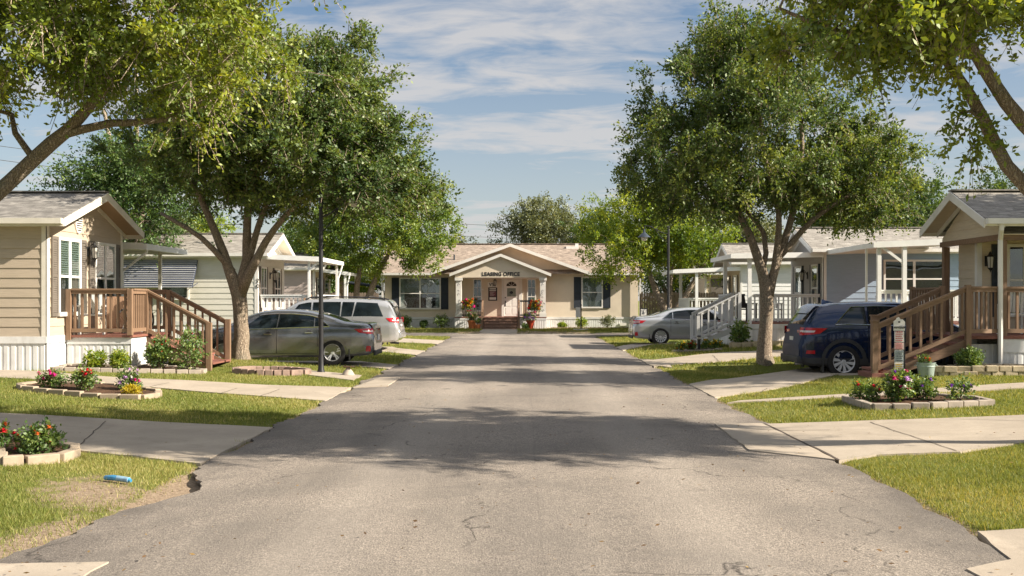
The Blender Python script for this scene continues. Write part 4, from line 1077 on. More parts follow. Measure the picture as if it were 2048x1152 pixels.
# --- sage home
B, FFb, FCb, Wb = home('mobile_home', 'pale sage home with navy slatted awning and number 20 on its corner board', -1, -9.43, 36.2, 40.15, .22, .95, 3.36, 4.17, 15, MW_sage, M_rooflight, MW_sage)
window(B, FFb, .38, 1.15, 1.35, 2.9, 2, .3, M_shutbrown, .16); window(B, FFb, 2.35, 3.3, 1.35, 2.9, 2, .3, M_shutbrown, .16); lantern(B, FFb, 1.75, 2.6, 1.3)
window(B, FCb, 2.4, 3.45, 1.72, 3.0, 1, .9)
q = MB(); q2 = MB()
for i in range(13):
    k = i / 12; z = 3.1 - .92 * k; d = .04 + .6 * k
    q.hexa([FCb.p(2.1, z - .05, d + .02), FCb.p(4.9, z - .05, d + .02), FCb.p(4.9, z - .055, d + .05), FCb.p(2.1, z - .055, d + .05), FCb.p(2.1, z + .02, d), FCb.p(4.9, z + .02, d), FCb.p(4.9, z + .015, d + .03), FCb.p(2.1, z + .015, d + .03)])
    q2.fbox(FCb, 2.1, 4.9, z - .035, z - .016, d + .045, d + .066)
aw = q.build('awning', M_awn, B); q2.build('slat_edge', M_awnw, aw)
q = MB()
for u in (2.1, 3.5, 4.88): q.beam(FCb.p(u, 3.1, .03), FCb.p(u, 2.15, .62), .03, .03); q.beam(FCb.p(u, 2.3, .02), FCb.p(u, 2.15, .62), .02, .02)
q.build('awning_arm', M_awn, B)
text_obj('house_number', '2\n0', .19, FCb.p(-.03, 2.32, .036) - Vector((0.0, 0, 0)), (R(90), 0, 0), M_black, B, .004, .004)
# --- mauve home
Cc, FFc, FCc, Wc = home('mobile_home', 'mauve-grey lap-sided home seen beyond the sage home porch', -1, -10.3, 50.4, 54.4, .1, .9, 3.3, 4.1, 14, MW_mauve, M_rooflight, MW_cream)
window(Cc, FFc, .4, 1.2, 1.35, 2.8, 1, .3, M_shutbrown, .16); window(Cc, FFc, 2.3, 3.2, 1.35, 2.8, 1, .3, M_shutbrown, .16)
patio_cover('patio_cover', 'white patio cover on the far mauve-grey home beyond the silver van', -10.25, -8.65, 50.3, 53.6, 3.25, 3.05, [(-8.8, 50.4), (-8.8, 53.5)], pw=.1, dsp=(-8.8, 50.4))
# covers on the left
patio_cover('patio_cover', 'ivory patio cover beyond the gable of the tan home above the parked sedan', -15.5, -9.35, 25.15, 28.1, 3.18, 3.08, [(-9.95, 25.3), (-9.95, 28.0)], dsp=(-10.0, 25.25), mp=M_offwhite)
pc = patio_cover('patio_cover', 'white porch cover on posts over the railed porch of the sage home', -9.40, -7.2, 36.15, 40.3, 3.3, 3.2, [(-7.62, 36.3), (-7.35, 40.2)], dsp=(-7.4, 40.2))
MB().beam((-7.62, 36.25, 2.75), (-7.2, 36.25, 3.1), .05, .06).build('brace', M_vinyl, pc)

# --- blue-grey home
D, FFd, FCd, Wd = home('mobile_home', 'blue-grey lap-sided home with white trim and wide white window behind the dark blue crossover', 1, 9.8, 33.5, 37.5, .22, .95, 3.38, 4.2, 15, MW_blue, M_rooflight, MW_grey)
window(D, FCd, 1.95, 3.95, 1.93, 3.02, 2, 0, curtain=False, midrail=.42)
window(D, FFd, .5, 1.3, 1.3, 2.9, 1, .3, M_shut, .14); window(D, FFd, 2.5, 3.4, 1.0, 2.9, 1, .0, M_shut, .14); lantern(D, FFd, 1.85, 2.55, 1.3)
patio_cover('patio_cover', 'white porch cover on square posts over the grey-white porch stairs behind the silver sedan', 9.78, 6.85, 33.45, 37.0, 3.24, 3.2, [(7.4, 33.6), (7.25, 36.9)], pw=.12)
pc = patio_cover('patio_cover', 'wide ribbed white patio cover with angled downspout in front of the blue-grey home', 13.2, 9.95, 28.9, 33.3, 3.46, 3.32, [(10.05, 29.0), (10.75, 28.95)], pw=.11, dsp=(10.0, 29.6), mp=M_vinyl)
MB().beam((10.72, 28.93, 2.75), (10.05, 28.93, 3.25), .05, .07).build('brace', M_vinyl, pc)
# --- white home
E, FFe, FCe, We = home('mobile_home', 'white lap-sided home between the porch stairs and the wooden fence', 1, 9.4, 44.5, 48.2, .12, .9, 3.36, 4.25, 14, MW_white, M_rooflight, MW_cream)
window(E, FFe, .5, 1.3, 1.2, 2.8, 1, .3, M_shutbrown, .14); window(E, FFe, 2.2, 3.0, 1.2, 2.8, 1, .3, M_shutbrown, .14); lantern(E, FFe, 2.9, 2.5, 1.3)
patio_cover('patio_cover', 'small white porch cover of the white home above the silver sedan', 9.38, 6.55, 44.4, 47.8, 3.12, 3.0, [(7.5, 44.5), (7.3, 47.7)], pw=.12)
home('mobile_home', 'tan home with grey wall panel showing over the far wooden fence', 1, 10.6, 60, 64, .1, .9, 3.3, 4.2, 12, MW_cream, M_rooflight, MW_grey)
g4 = Fr((10.6, 60, 0), (1, 0, 0), (0, -1, 0))
gd = MB(); gd.fbox(g4, .35, 3.0, .6, 2.95, .02, .05); gd = gd.build('wall_panel', M_shutbrown, bpy.data.objects['mobile_home.005']); lab(gd, 'plain grey-brown panel on the tan wall')

# --- cream home, right: gable porch built into its near side
def cream_home():
    xf, Y0, Y1, zf, ze, zp = 9.55, 20.5, 23.35, .98, 3.32, 4.03
    root = thing('mobile_home', 'cream home with open gabled porch, brown posts and white downspout beside the brown stairs', 'mobile home', (13, 22, .25))
    ym = (20.25 + 23.55) / 2; xe = 9.12; xb = 25
    r_ = MB(); r_.slab([(xe, 20.25, ze), (xb, 20.25, ze), (xb, ym, zp), (xe, ym, zp)], .05); r_.slab([(xe, 23.55, ze), (xe, ym, zp), (xb, ym, zp), (xb, 23.55, ze)], .05)
    rf = r_.build('roof', M_rooflight, root)
    MB().beam((xe, ym, zp + .012), (xb, ym, zp + .012), .26, .03).build('ridge_cap', M_rooflight, rf)
    t = MB()
    for ya in (20.25, 23.55):
        t.prism([(xe - .025, ya, ze - .015), (xe - .025, ym, zp - .015), (xe - .025, ym, zp - .19), (xe - .025, ya, ze - .19)], (.022, 0, 0))
        t.prism([(xf - .06, ya, ze - .06), (xf - .06, ym, zp - .06), (xf - .06, ym, zp - .18), (xf - .06, ya, ze - .18)], (.03, 0, 0))
    t.box(xe, xb, 20.228, 20.25, ze - .16, ze - .02); t.box(xe, xb, 23.55, 23.572, ze - .16, ze - .02)
    t.build('fascia', M_white, root)
    MB().box(xe, xb, 20.12, 20.226, ze - .12, ze - .01).build('gutter', M_white, root)
    F0 = Fr((xf, Y0, 0), (0, 1, 0), (-1, 0, 0)); W = Y1 - Y0
    gm = MB(); lapwall(gm, F0, [(0, 3.02), (W, 3.02), (W, 3.1), (ym - Y0, zp - .08), (0, 3.1)], .2, z00=3.02); gm.build('gable_wall', MW_cream, root)
    so = MB(); dz = .062
    for ya in (20.25, 23.55): so.slab([(xe, ya, ze - dz), (xf - .002, ya, ze - dz), (xf - .002, ym, zp - dz), (xe, ym, zp - dz)], .012)
    so.box(xf + .01, xb, 20.4, 23.3, 3.0, 3.02)
    so.build('soffit', MW_cream, root)
    bm_ = MB(); bm_.box(xf - .05, xf + .04, 20.45, 23.4, 2.9, 3.015); bm_.box(xf + .041, xb, 20.45, 20.54, 2.9, 3.015); bm_.build('porch_beam', M_stainx, root)
    for (px_, py_) in ((xf + .05, 20.55), (xf + .05, 23.3), (14.5, 20.55)): post(root, px_, py_, zf, 2.9, M_stain, .13)
    FN = Fr((9.92, 22.4, 0), (1, 0, 0), (0, -1, 0)); FS = Fr((9.92, 22.4, 0), (0, 1, 0), (-1, 0, 0))
    c = MB(); lapwall(c, FN, [(0, zf), (14, zf), (14, 3.0), (0, 3.0)]); lapwall(c, FS, [(0, zf), (.95, zf), (.95, 3.0), (0, 3.0)])
    c.box(9.93, 24, 23.34, 23.35, zf, 3.0); c.build('wall', MW_cream, root)
    cb = MB(); cb.fbox(FN, -.02, .09, zf, 3.0, .001, .022); cb.fbox(FS, .0, .09, zf, 3.0, .001, .022); cb.build('corner_board', M_white, root)
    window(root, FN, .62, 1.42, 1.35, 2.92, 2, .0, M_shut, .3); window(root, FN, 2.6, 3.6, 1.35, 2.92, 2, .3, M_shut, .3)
    lantern(root, FN, .2, 2.55, 1.2)
    k = MB(); ribs(k, Fr((9.92, 22.4, 0), (1, 0, 0), (0, -1, 0)), 0, 14, .1, zf - .02); ribs(k, FS, 0, .95, .1, zf - .02); k.build('skirting', M_whiteskirt, root)
    MB().tube([(9.42, 20.2, 3.2), (9.42, 20.2, 3.1), (9.5, 20.42, 2.9), (9.5, 20.42, .42), (9.5, 20.32, .33)], .05, 8).build('downspout', M_white, root)
    # porch deck of this home with its stairs
    dk = thing('wooden_deck', 'brown stained porch deck with red-brown stairs and railings beside the dark blue crossover', 'deck', (9.5, 21.5, .2))
    MB().box(8.78, 16, 20.5, 23.25, zf - .05, zf).build('floor', M_deck, dk)
    MB().box(8.76, 16, 20.46, 20.498, zf - .06, zf - .001).build('rim_board', M_deck, dk)
    Fd = Fr((8.8, 20.5, 0), (1, 0, 0), (0, -1, 0)); k = MB(); ribs(k, Fd, .75, 7.2, .12, zf - .33); k.fbox(Fd, .75, 7.2, zf - .33, zf - .062, -.01, .024)
    Fd2 = Fr((8.84, 20.7, 0), (1, 0, 0), (0, -1, 0)); ribs(k, Fd2, 0, .72, .12, zf - .172); k.build('skirting', M_whiteskirt, dk)
    yb0, yb1 = 20.3, 21.55
    for x_, y_ in ((8.8, yb0), (8.8, yb1), (8.8, 23.2)): post(dk, x_, y_, zf - .9 if y_ < 20.4 else zf - .1, zf + 1.02, M_stain, .1)
    post(dk, 6.95, yb0, .05, 1.27, M_stain, .11, cap=True); post(dk, 7.36, yb1, .0, 1.36, M_stain, .11, cap=True)
    for y_, xx in ((yb0, 6.95), (yb1, 7.36)): railing(dk, (xx, y_, .22 if y_ < 21 else .36), (8.8, y_, zf + .02), .97, M_stainx, .2, .045, name='stair_railing', bm_=M_stain)
    railing(dk, (8.85, yb0, zf), (9.5, yb0 + .18, zf), .97, M_stainx, .11, .04, bm_=M_stain)
    railing(dk, (9.65, 20.55, zf), (15.9, 20.55, zf), .97, M_stainx, .17, .045, bm_=M_stain)
    railing(dk, (8.8, yb1, zf), (8.8, 23.2, zf), .97, M_stainx, .14, .04, bm_=M_stain)
    stairs(dk, 1, 8.8, 7.1, yb0 + .06, yb1 - .06, zf, .17, 5, M_deck, M_stain, M_stainx)
    MB().box(6.88, 7.3, yb0 - .06, 21.1, .0, .25).build('landing', M_deck, dk)
cream_home()

# --- wooden deck of the tan home
dk = thing('wooden_deck', 'brown stained deck and stairs in front of the tan home, white ribbed skirting below', 'deck', (-9, 22.8, .2))
zf = .955
MB().box(-9.72, -8.3, 21.72, 24.1, zf - .05, zf).build('floor', M_deck, dk)
Fd = Fr((-9.72, 21.78, 0), (1, 0, 0), (0, -1, 0)); Fe = Fr((-8.36, 21.78, 0), (0, 1, 0), (1, 0, 0)); k = MB()
ribs(k, Fd, 0, 1.36, .1, zf - .19); k.fbox(Fd, 0, 1.38, zf - .19, zf - .052, -.01, .022); ribs(k, Fe, 0, 2.3, .1, zf - .19); k.fbox(Fe, .0, 2.3, zf - .19, zf - .052, -.01, .02)
k.build('skirting', M_whiteskirt, dk)
for x_, y_, b0 in ((-9.66, 21.74, .1), (-8.36, 21.74, 0), (-8.34, 22.6, .0), (-8.34, 24.05, .1)): post(dk, x_, y_, zf - b0 - .0, zf + .98, M_stain, .1)
post(dk, -6.95, 22.6, tz(-6.95, 22.6) - .03, 1.20, M_stain, .11); post(dk, -6.95, 24.05, tz(-6.95, 24.05) - .05, 1.25, M_stain, .11)
railing(dk, (-9.62, 21.74, zf), (-8.4, 21.74, zf), .97, M_stainx, .15, .045, bm_=M_stain)
railing(dk, (-8.34, 21.8, zf), (-8.34, 22.55, zf), .97, M_stain, .1, .035, bm_=M_stain)
railing(dk, (-9.6, 24.08, zf), (-8.4, 24.08, zf), .97, M_stainx, .15, .045, bm_=M_stain)
for y_ in (22.6, 24.05): railing(dk, (-8.34, y_, zf), (-6.95, y_, .22), .97, M_stainx, .16, .04, name='stair_railing', bm_=M_stain)
stairs(dk, -1, -8.34, -6.9, 22.66, 23.99, zf, .15, 4, M_deck, M_deck, M_stainx)
# --- white porch deck of the sage home
def white_deck(label, x0, x1, y0, y1, zf, rails, skirtz=.1, stair=None, mw=None, posts=()):
    mw = mw or M_vinyl
    dk = thing('porch_deck', label, 'deck', ((x0 + x1) / 2, (y0 + y1) / 2, .2))
    MB().box(x0, x1, y0, y1, zf - .05, zf).build('floor', M_deck, dk)
    k = MB(); F1 = Fr((x0, y0, 0), (1, 0, 0), (0, -1, 0)); ribs(k, F1, 0, x1 - x0, skirtz, zf - .2); k.fbox(F1, 0, x1 - x0, zf - .2, zf - .052, 0, .022)
    for xx, nn in ((x0, -1), (x1, 1)):
        F2 = Fr((xx, y0, 0), (0, 1, 0), (nn, 0, 0)); ribs(k, F2, 0, y1 - y0, skirtz, zf - .2); k.fbox(F2, 0.001, y1 - y0, zf - .2, zf - .052, 0, .018)
    k.build('skirting', M_whiteskirt, dk)
    for a, b_ in rails: railing(dk, a, b_, .92, mw, .15, .045)
    for p in posts: post(dk, p[0], p[1], p[2], p[3], mw, .1)
    if stair:
        xt, xb, ya, yb, n, zb = stair
        for y_ in (ya, yb): railing(dk, (xt, y_, zf), (xb, y_, zb), .95, mw, .2, .045, name='stair_railing')
        stairs(dk, 1, xt, xb, ya + .06, yb - .06, zf, zb - .05, n, paint('grey_tread', (0.42, 0.38, 0.37), .6, .1), mw, mw)
    return dk
white_deck('white railed porch deck of the sage home beyond the parked van', -9.4, -7.25, 36.3, 40.1, .95, [((-9.35, 36.36, .95), (-7.65, 36.36, .95)), ((-7.3, 36.4, .95), (-7.3, 40.0, .95))])
MW_gw = paint('grey_white_paint', (0.55, 0.55, 0.55), 0.5, 0.07, 2, 0.1, dirt=.2)
white_deck('grey-white porch deck and stairs of the blue-grey home behind the ridged oak trunk', 7.05, 9.75, 33.55, 37.3, .96, [((7.5, 33.6, .96), (9.7, 33.6, .96)), ((7.1, 34.95, .96), (7.1, 37.2, .96))], stair=(7.05, 5.72, 33.62, 34.9, 4, .3), mw=MW_gw,
           posts=[(7.08, 33.62, .96, 1.95), (7.08, 34.9, .96, 1.95), (5.72, 33.62, .05, 1.18), (5.72, 34.9, .0, 1.18)])
white_deck('white railed deck under the ribbed patio cover beside the blue-grey wall', 10.0, 13.5, 29.0, 33.3, 1.05, [((10.05, 29.06, 1.05), (13.4, 29.06, 1.05)), ((13.4, 29.1, 1.05), (13.4, 33.2, 1.05))], posts=[(11.9, 29.04, 1.0, 2.1), (10.05, 29.04, 1.0, 2.08)])
white_deck('white railed porch deck of the white home above the silver sedan', 7.2, 9.35, 44.6, 47.8, .85, [((7.25, 44.65, .85), (9.3, 44.65, .85)), ((7.25, 44.7, .85), (7.25, 47.7, .85))])

# ------------------------------------------------------------------ leasing office
def office():
    Y = 58.8; x0, x1 = -8.0, 6.55; zf = .76; ze, zp = 3.25, 5.12
    root = thing('leasing_office', 'tan stucco leasing office with brown roof and double gabled porch', 'office', (-.7, 62.5, .1))
    F = Fr((x0, Y, 0), (1, 0, 0), (0, -1, 0)); Wd_ = x1 - x0
    w_ = MB(); zs = .72
    w_.fbox(F, 0, Wd_, zs, 3.2, -.15, 0); w_.box(x0, x0 + .15, Y + .15, 66.5, zs, 3.2); w_.box(x1 - .15, x1, Y + .15, 66.5, zs, 3.2); w_.box(x0, x1, 66.35, 66.5, zs, 3.2)
    w_.prism([(x0 + .01, Y + .1, 3.2), (x0 + .01, 66.5, 3.2), (x0 + .01, 62.65, zp - .12)], (.12, 0, 0)); w_.prism([(x1 - .13, Y + .1, 3.2), (x1 - .13, 66.5, 3.2), (x1 - .13, 62.65, zp - .12)], (.12, 0, 0))
    gx0, gx1, gc, gz = -5.28, 3.72, -.79, 4.92
    w_.prism([(gx0 + .1, Y - .001, 3.15), (gx1 - .1, Y - .001, 3.15), (gx1 - .1, Y - .001, 3.25), (gc, Y - .001, gz - .12), (gx0 + .1, Y - .001, 3.25)], (0, .1, 0))
    w_.build('wall', M_stucco, root)
    k = MB(); ribs(k, F, 0, Wd_, .0, zs - .12, .13); k.fbox(F, -.02, Wd_ + .02, zs - .12, zs, -.1, .03); k.build('skirting', M_whiteskirt, root)
    r_ = MB(); ym = 62.65
    r_.slab([(x0 - .35, 58.35, ze), (x1 + .35, 58.35, ze), (x1 + .35, ym, zp), (x0 - .35, ym, zp)], .06); r_.slab([(x0 - .35, 66.95, ze), (x0 - .35, ym, zp), (x1 + .35, ym, zp), (x1 + .35, 66.95, ze)], .06)
    rf = r_.build('roof', M_roofbrown, root)
    MB().beam((x0 - .35, ym, zp + .015), (x1 + .35, ym, zp + .015), .3, .04).build('ridge_cap', M_roofbrown, rf)
    MB().lathe((-4.1, 60.2, ze + (60.2 - 58.35) * .435 - .1), [(.045, 0), (.045, .38), (.06, .38), (.06, .42), (.0, .42)], 8).build('vent_pipe', M_shut, rf)
    q = MB(); q.box(2.55, 3.3, 61.9, 62.2, 4.78, 4.95); q.box(3.1, 3.3, 61.95, 62.15, 4.95, 5.12); q.build('roof_vent', M_white, rf)
    # cross gable roofs
    def xgable(a, b_, c, ztop, zend, yf, yb, fz, name):
        g_ = MB(); yy = yf
        g_.slab([(a, yf, zend), (c, yf, ztop), (c, yb, ztop), (a, yb, zend)], .05); g_.slab([(c, yf, ztop), (b_, yf, zend), (b_, yb, zend), (c, yb, ztop)], .05)
        o = g_.build(name, M_roofbrown_s, root)
        f_ = MB()
        f_.prism([(a, yf - .03, zend - .01), (c, yf - .03, ztop - .01), (c, yf - .03, ztop - fz), (a, yf - .03, zend - fz)], (0, .025, 0)); f_.prism([(c, yf - .03, ztop - .01), (b_, yf - .03, zend - .01), (b_, yf - .03, zend - fz), (c, yf - .03, ztop - fz)], (0, .025, 0))
        f_.build('fascia', M_white, o)
        s_ = MB(); s_.slab([(a, yf, zend - .062), (c, yf, ztop - .062), (c, yb, ztop - .062), (a, yb, zend - .062)], .01); s_.slab([(c, yf, ztop - .062), (b_, yf, zend - .062), (b_, yb, zend - .062), (c, yb, ztop - .062)], .01); s_.build('soffit', M_stucco, o)
    xgable(gx0, gx1, gc, gz, 3.32, 58.2, 62.3, .19, 'gable_roof')
    xgable(-4.12, 1.5, -1.30, 4.27, 3.17, 56.6, 58.75, .17, 'porch_roof')
    f_ = MB(); f_.box(x0 - .36, gx0 + .02, 58.29, 58.35, ze - .17, ze - .01); f_.box(gx1 - .02, x1 + .36, 58.29, 58.35, ze - .17, ze - .01); f_.box(x0 - .36, gx0, 58.18, 58.288, ze - .13, ze - .01); f_.box(gx1, x1 + .36, 58.18, 58.288, ze - .13, ze - .01)
    for xx in (x0 - .36, x1 + .34): f_.prism([(xx, 58.35, ze - .01), (xx, ym, zp - .01), (xx, ym, zp - .17), (xx, 58.35, ze - .17)], (.02, 0, 0))
    f_.build('eave_board', M_white, root)
    d_ = MB(); 
    for xx in (x0 - .1, x1 + .1): d_.box(xx - .05, xx + .05, Y - .25, Y - .15, .15, ze - .1)
    d_.build('downspout', M_white, root)
    # porch gable panel, columns, floor, steps
    MB().prism([(-3.82, 56.78, 2.95), (1.24, 56.78, 2.95), (1.24, 56.78, 3.17), (-1.3, 56.78, 4.15), (-3.82, 56.78, 3.17)], (0, .12, 0)).build('porch_gable', M_stucco, root)
    MB().box(-3.8, 1.2, 56.95, 58.78, 2.93, 2.95).build('porch_ceiling', M_white, root)
    text_obj('sign_lettering', 'LEASING OFFICE', .285, (-1.29, 56.772, 3.04), (R(90), 0, 0), M_black, root, .005, .012, 0.93)
    for xx in (-3.62, 1.05):
        c_ = MB(); c_.box(xx - .155, xx + .155, 56.75, 57.06, zf + .22, 2.78); c_.box(xx - .19, xx + .19, 56.71, 57.1, zf, zf + .22); c_.box(xx - .21, xx + .21, 56.69, 57.12, 2.78, 2.945)
        co = c_.build('column', M_white, root)
        v_ = MB(); rn = random.Random(int(xx * 10))   # painted vine scrolls on the column face
        for j in range(9):
            zc_ = 1.1 + j * .18; xc_ = xx + rn.uniform(-.08, .08)
            if rn.random() < .25: continue
            v_.tube([(xc_ + .05 * math.cos(th / 2), 56.747, zc_ + .07 * math.sin(th / 2)) for th in range(0, rn.randint(6, 11))], .006, 4)
        v_.build('vine_scroll', M_shut, co)
    MB().box(-3.85, 1.25, 56.72, 58.8, zf - .06, zf).build('porch_floor', M_deck, root)
    k = MB(); Fp = Fr((-3.85, 56.74, 0), (1, 0, 0), (0, -1, 0)); ribs(k, Fp, 0, 1.55, .0, zf - .16, .13); ribs(k, Fp, 3.62, 5.1, .0, zf - .16, .13); k.fbox(Fp, 0, 1.55, zf - .16, zf - .062, 0, .02); k.fbox(Fp, 3.62, 5.1, zf - .16, zf - .062, 0, .02)
    for xx, nn in ((-3.85, -1), (1.25, 1)): ribs(k, Fr((xx, 56.75, 0), (0, 1, 0), (nn, 0, 0)), 0, 2, .0, zf - .07)
    k.build('porch_skirting', M_whiteskirt, root)
    for i in range(4):
        z = zf - .02 - .155 * i; ya = 56.72 - .27 * (i)
        q = MB(); q.box(-2.2, -.36, ya - .27, ya, z - .155 + .0, z - .04); q.box(-2.22, -.34, ya - .3, ya, z - .039, z); q.build('step', M_deck_x, root)
    for xx in (-2.28, -.28):
        post(root, xx, 56.6, .05 + .4, 1.72, M_stain, .1); post(root, xx, 55.66, .05, 1.05, M_stain, .1)
        MB().beam((xx, 56.6, 1.66), (xx, 55.66, 1.0), .09, .05).build('handrail', M_stainx, root)
    for xa, xb_ in ((-3.45, -2.34), (-.22, .88)): railing(root, (xa, 56.8, zf), (xb_, 56.8, zf), .92, M_black, .12, .018, (.05, .03), 'porch_railing')
    # door with fan light
    dF = Fr((-1.15, Y, 0), (1, 0, 0), (0, -1, 0))
    fr_ = MB(); fr_.fbox(dF, -.13, 0, zf, 2.93, .0, .07); fr_.fbox(dF, .86, 1.05, zf, 2.93, 0, .07); fr_.fbox(dF, 0, .86, 2.84, 2.93, 0, .07); fr_.build('door_frame', M_white, root)
    dr_ = MB(); dr_.fbox(dF, .01, .85, zf + .02, 2.83, .0, .035)
    for u0 in (.1, .48): dr_.fbox(dF, u0, u0 + .29, zf + .14, zf + .5, .035, .043); dr_.fbox(dF, u0, u0 + .29, zf + .58, zf + 1.0, .035, .043)
    dr_.fbox(dF, .14, .72, 1.85, 2.42, .035, .05)
    door = dr_.build('door', paint('ivory_door', (0.80, 0.78, 0.74), 0.4, .03), root)
    MB().fbox(dF, .18, .68, 1.9, 2.38, .051, .056).build('door_window', paint('door_glass_film', (0.20, 0.22, 0.17), 0.1, .3, 5, 0), door)
    q = MB(); q.lathe(dF.p(.43, 2.13, .06), [(.0, -.004), (.09, -.003), (.09, .003), (0, .003)], 10, axis='y'); q.fbox(dF, .32, .53, 2.08, 2.17, .057, .06); q.build('notice', M_black, door)
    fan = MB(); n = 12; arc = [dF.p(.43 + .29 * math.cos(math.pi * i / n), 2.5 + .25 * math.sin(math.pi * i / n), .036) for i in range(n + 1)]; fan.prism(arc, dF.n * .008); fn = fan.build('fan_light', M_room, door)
    sp = MB()
    for i in range(1, 4): a_ = math.pi * i / 4; sp.beam(dF.p(.43, 2.5, .05), dF.p(.43 + .28 * math.cos(a_), 2.5 + .24 * math.sin(a_), .05), .012, .02)
    sp.tube([dF.p(.43 + .3 * math.cos(math.pi * i / n), 2.5 + .26 * math.sin(math.pi * i / n), .046) for i in range(n + 1)], .014, 4); sp.build('muntin', M_white, fn)
    q = MB(); q.lathe(dF.p(.08, 1.84, .06), [(.0, -.02), (.035, -.02), (.035, .02), (0, .02)], 8, axis='y'); q.fbox(dF, .055, .105, 1.35, 1.66, .036, .08); q.build('handle', M_black, door)
    for u0 in (-1.78, 1.32): window(root, dF, u0 - .0, u0 + .52, 1.05, 2.92, 1, 0, grid=1, midrail=.45, name='sidelight_window')
    F2 = Fr((0, Y, 0), (1, 0, 0), (0, -1, 0))
    window(root, F2, -7.15, -4.78, 1.18, 2.98, 2, .45, M_shut, .42, curtain=True)
    window(root, F2, 3.3, 4.52, 1.25, 3.02, 1, .95, M_shut, .42)
    # notice board, number plate, lantern, door bell
    q = MB(); q.fbox(F2, -2.05, -1.54, 1.66, 2.42, .0, .03); nb = q.build('notice_board', M_black, root)
    for (a_, c_, zz0, zz1, mm) in ((-1.98, -1.61, 2.31, 2.37, M_white), (-1.98, -1.61, 2.22, 2.26, M_white), (-1.98, -1.61, 1.9, 2.2, paint('plum_panel', (.16, .06, .07), .5, .2)), (-1.98, -1.61, 1.72, 1.86, M_white)):
        MB().fbox(F2, a_, c_, zz0, zz1, .031, .036).build('paper', mm, nb)
    ln = MB()
    for j in range(5): ln.fbox(F2, -1.95, -1.68 - .05 * (j % 3), 2.15 - j * .05, 2.165 - j * .05, .037, .039)
    for j in range(3): ln.fbox(F2, -1.95, -1.66, 1.83 - j * .035, 1.838 - j * .035, .037, .039)
    ln.build('print', paint('pale_print', (.5, .48, .46), .6, .1), nb)
    MB().fbox(F2, -2.08, -1.55, 2.45, 2.72, .0, .02).build('plaque', M_white, root)
    text_obj('plaque_lettering', 'V5', .25, (-1.86, Y - .026, 2.5), (R(90), 0, 0), M_black, root, .003, .006)
    lantern(root, F2, -1.66, 2.72, 1.25)
    q = MB(); q.lathe((-2.38, Y - .03, 2.3), [(0, .03), (.05, .02), (.05, -.02), (0, -.03)], 10, axis='y'); q.build('door_bell', M_white, root)
    q = MB(); q.fbox(F2, 5.5, 5.9, .22, .38, .03, .07); q.build('skirting_vent', M_white, root)
M_roofbrown_s = shingle('brown_shingles_gable', (0.40, 0.29, 0.215), (0.48, 0.36, 0.27), (0.30, 0.215, 0.16), True)
M_deck_x = wood('red_deck_wood_steps', (0.17, 0.10, 0.07), (0.27, 0.16, 0.11), 0)
office()

# ------------------------------------------------------------------ fences
def fence(label, x0, x1, y, z0, h, pw=.14, m=None, seed=1, top='dog'):
    rn = random.Random(seed)
    root = thing('wooden_fence', label, 'fence', ((x0 + x1) / 2, y, z0))
    q = MB(); x = x0
    while x < x1:
        hh = h + rn.uniform(-.03, .03); w_ = pw - rn.uniform(.008, .02); yy = y + rn.uniform(-.008, .008)
        q.prism([(x, yy, z0), (x + w_, yy, z0), (x + w_, yy, z0 + hh - .05), (x + w_ * .75, yy, z0 + hh), (x + w_ * .25, yy, z0 + hh), (x, yy, z0 + hh - .05)], (0, .02, 0)); x += pw
    q.build('board_panel', m or M_fence, root)
    q = MB()
    for zz in (.35, h - .35): q.box(x0, x1, y + .03, y + .07, z0 + zz, z0 + zz + .09)
    q.build('rail', M_fence, root)
    x = x0
    while x <= x1 + .01: post(root, x, y + .12, z0, z0 + h - .05, M_fence, .1); x += 2.4
fence('weathered cedar picket fence running from the office corner past the silver sedan', 6.3, 13.9, 55.2, .1, 2.0, seed=2)
fence('grey-brown board fence between the spreading tree and the left end of the office', -12.2, -8.15, 57.4, .1, 2.0, m=wood('grey_fence_wood', (0.17, 0.125, 0.095), (0.28, 0.215, 0.17), 2, .9), seed=3)
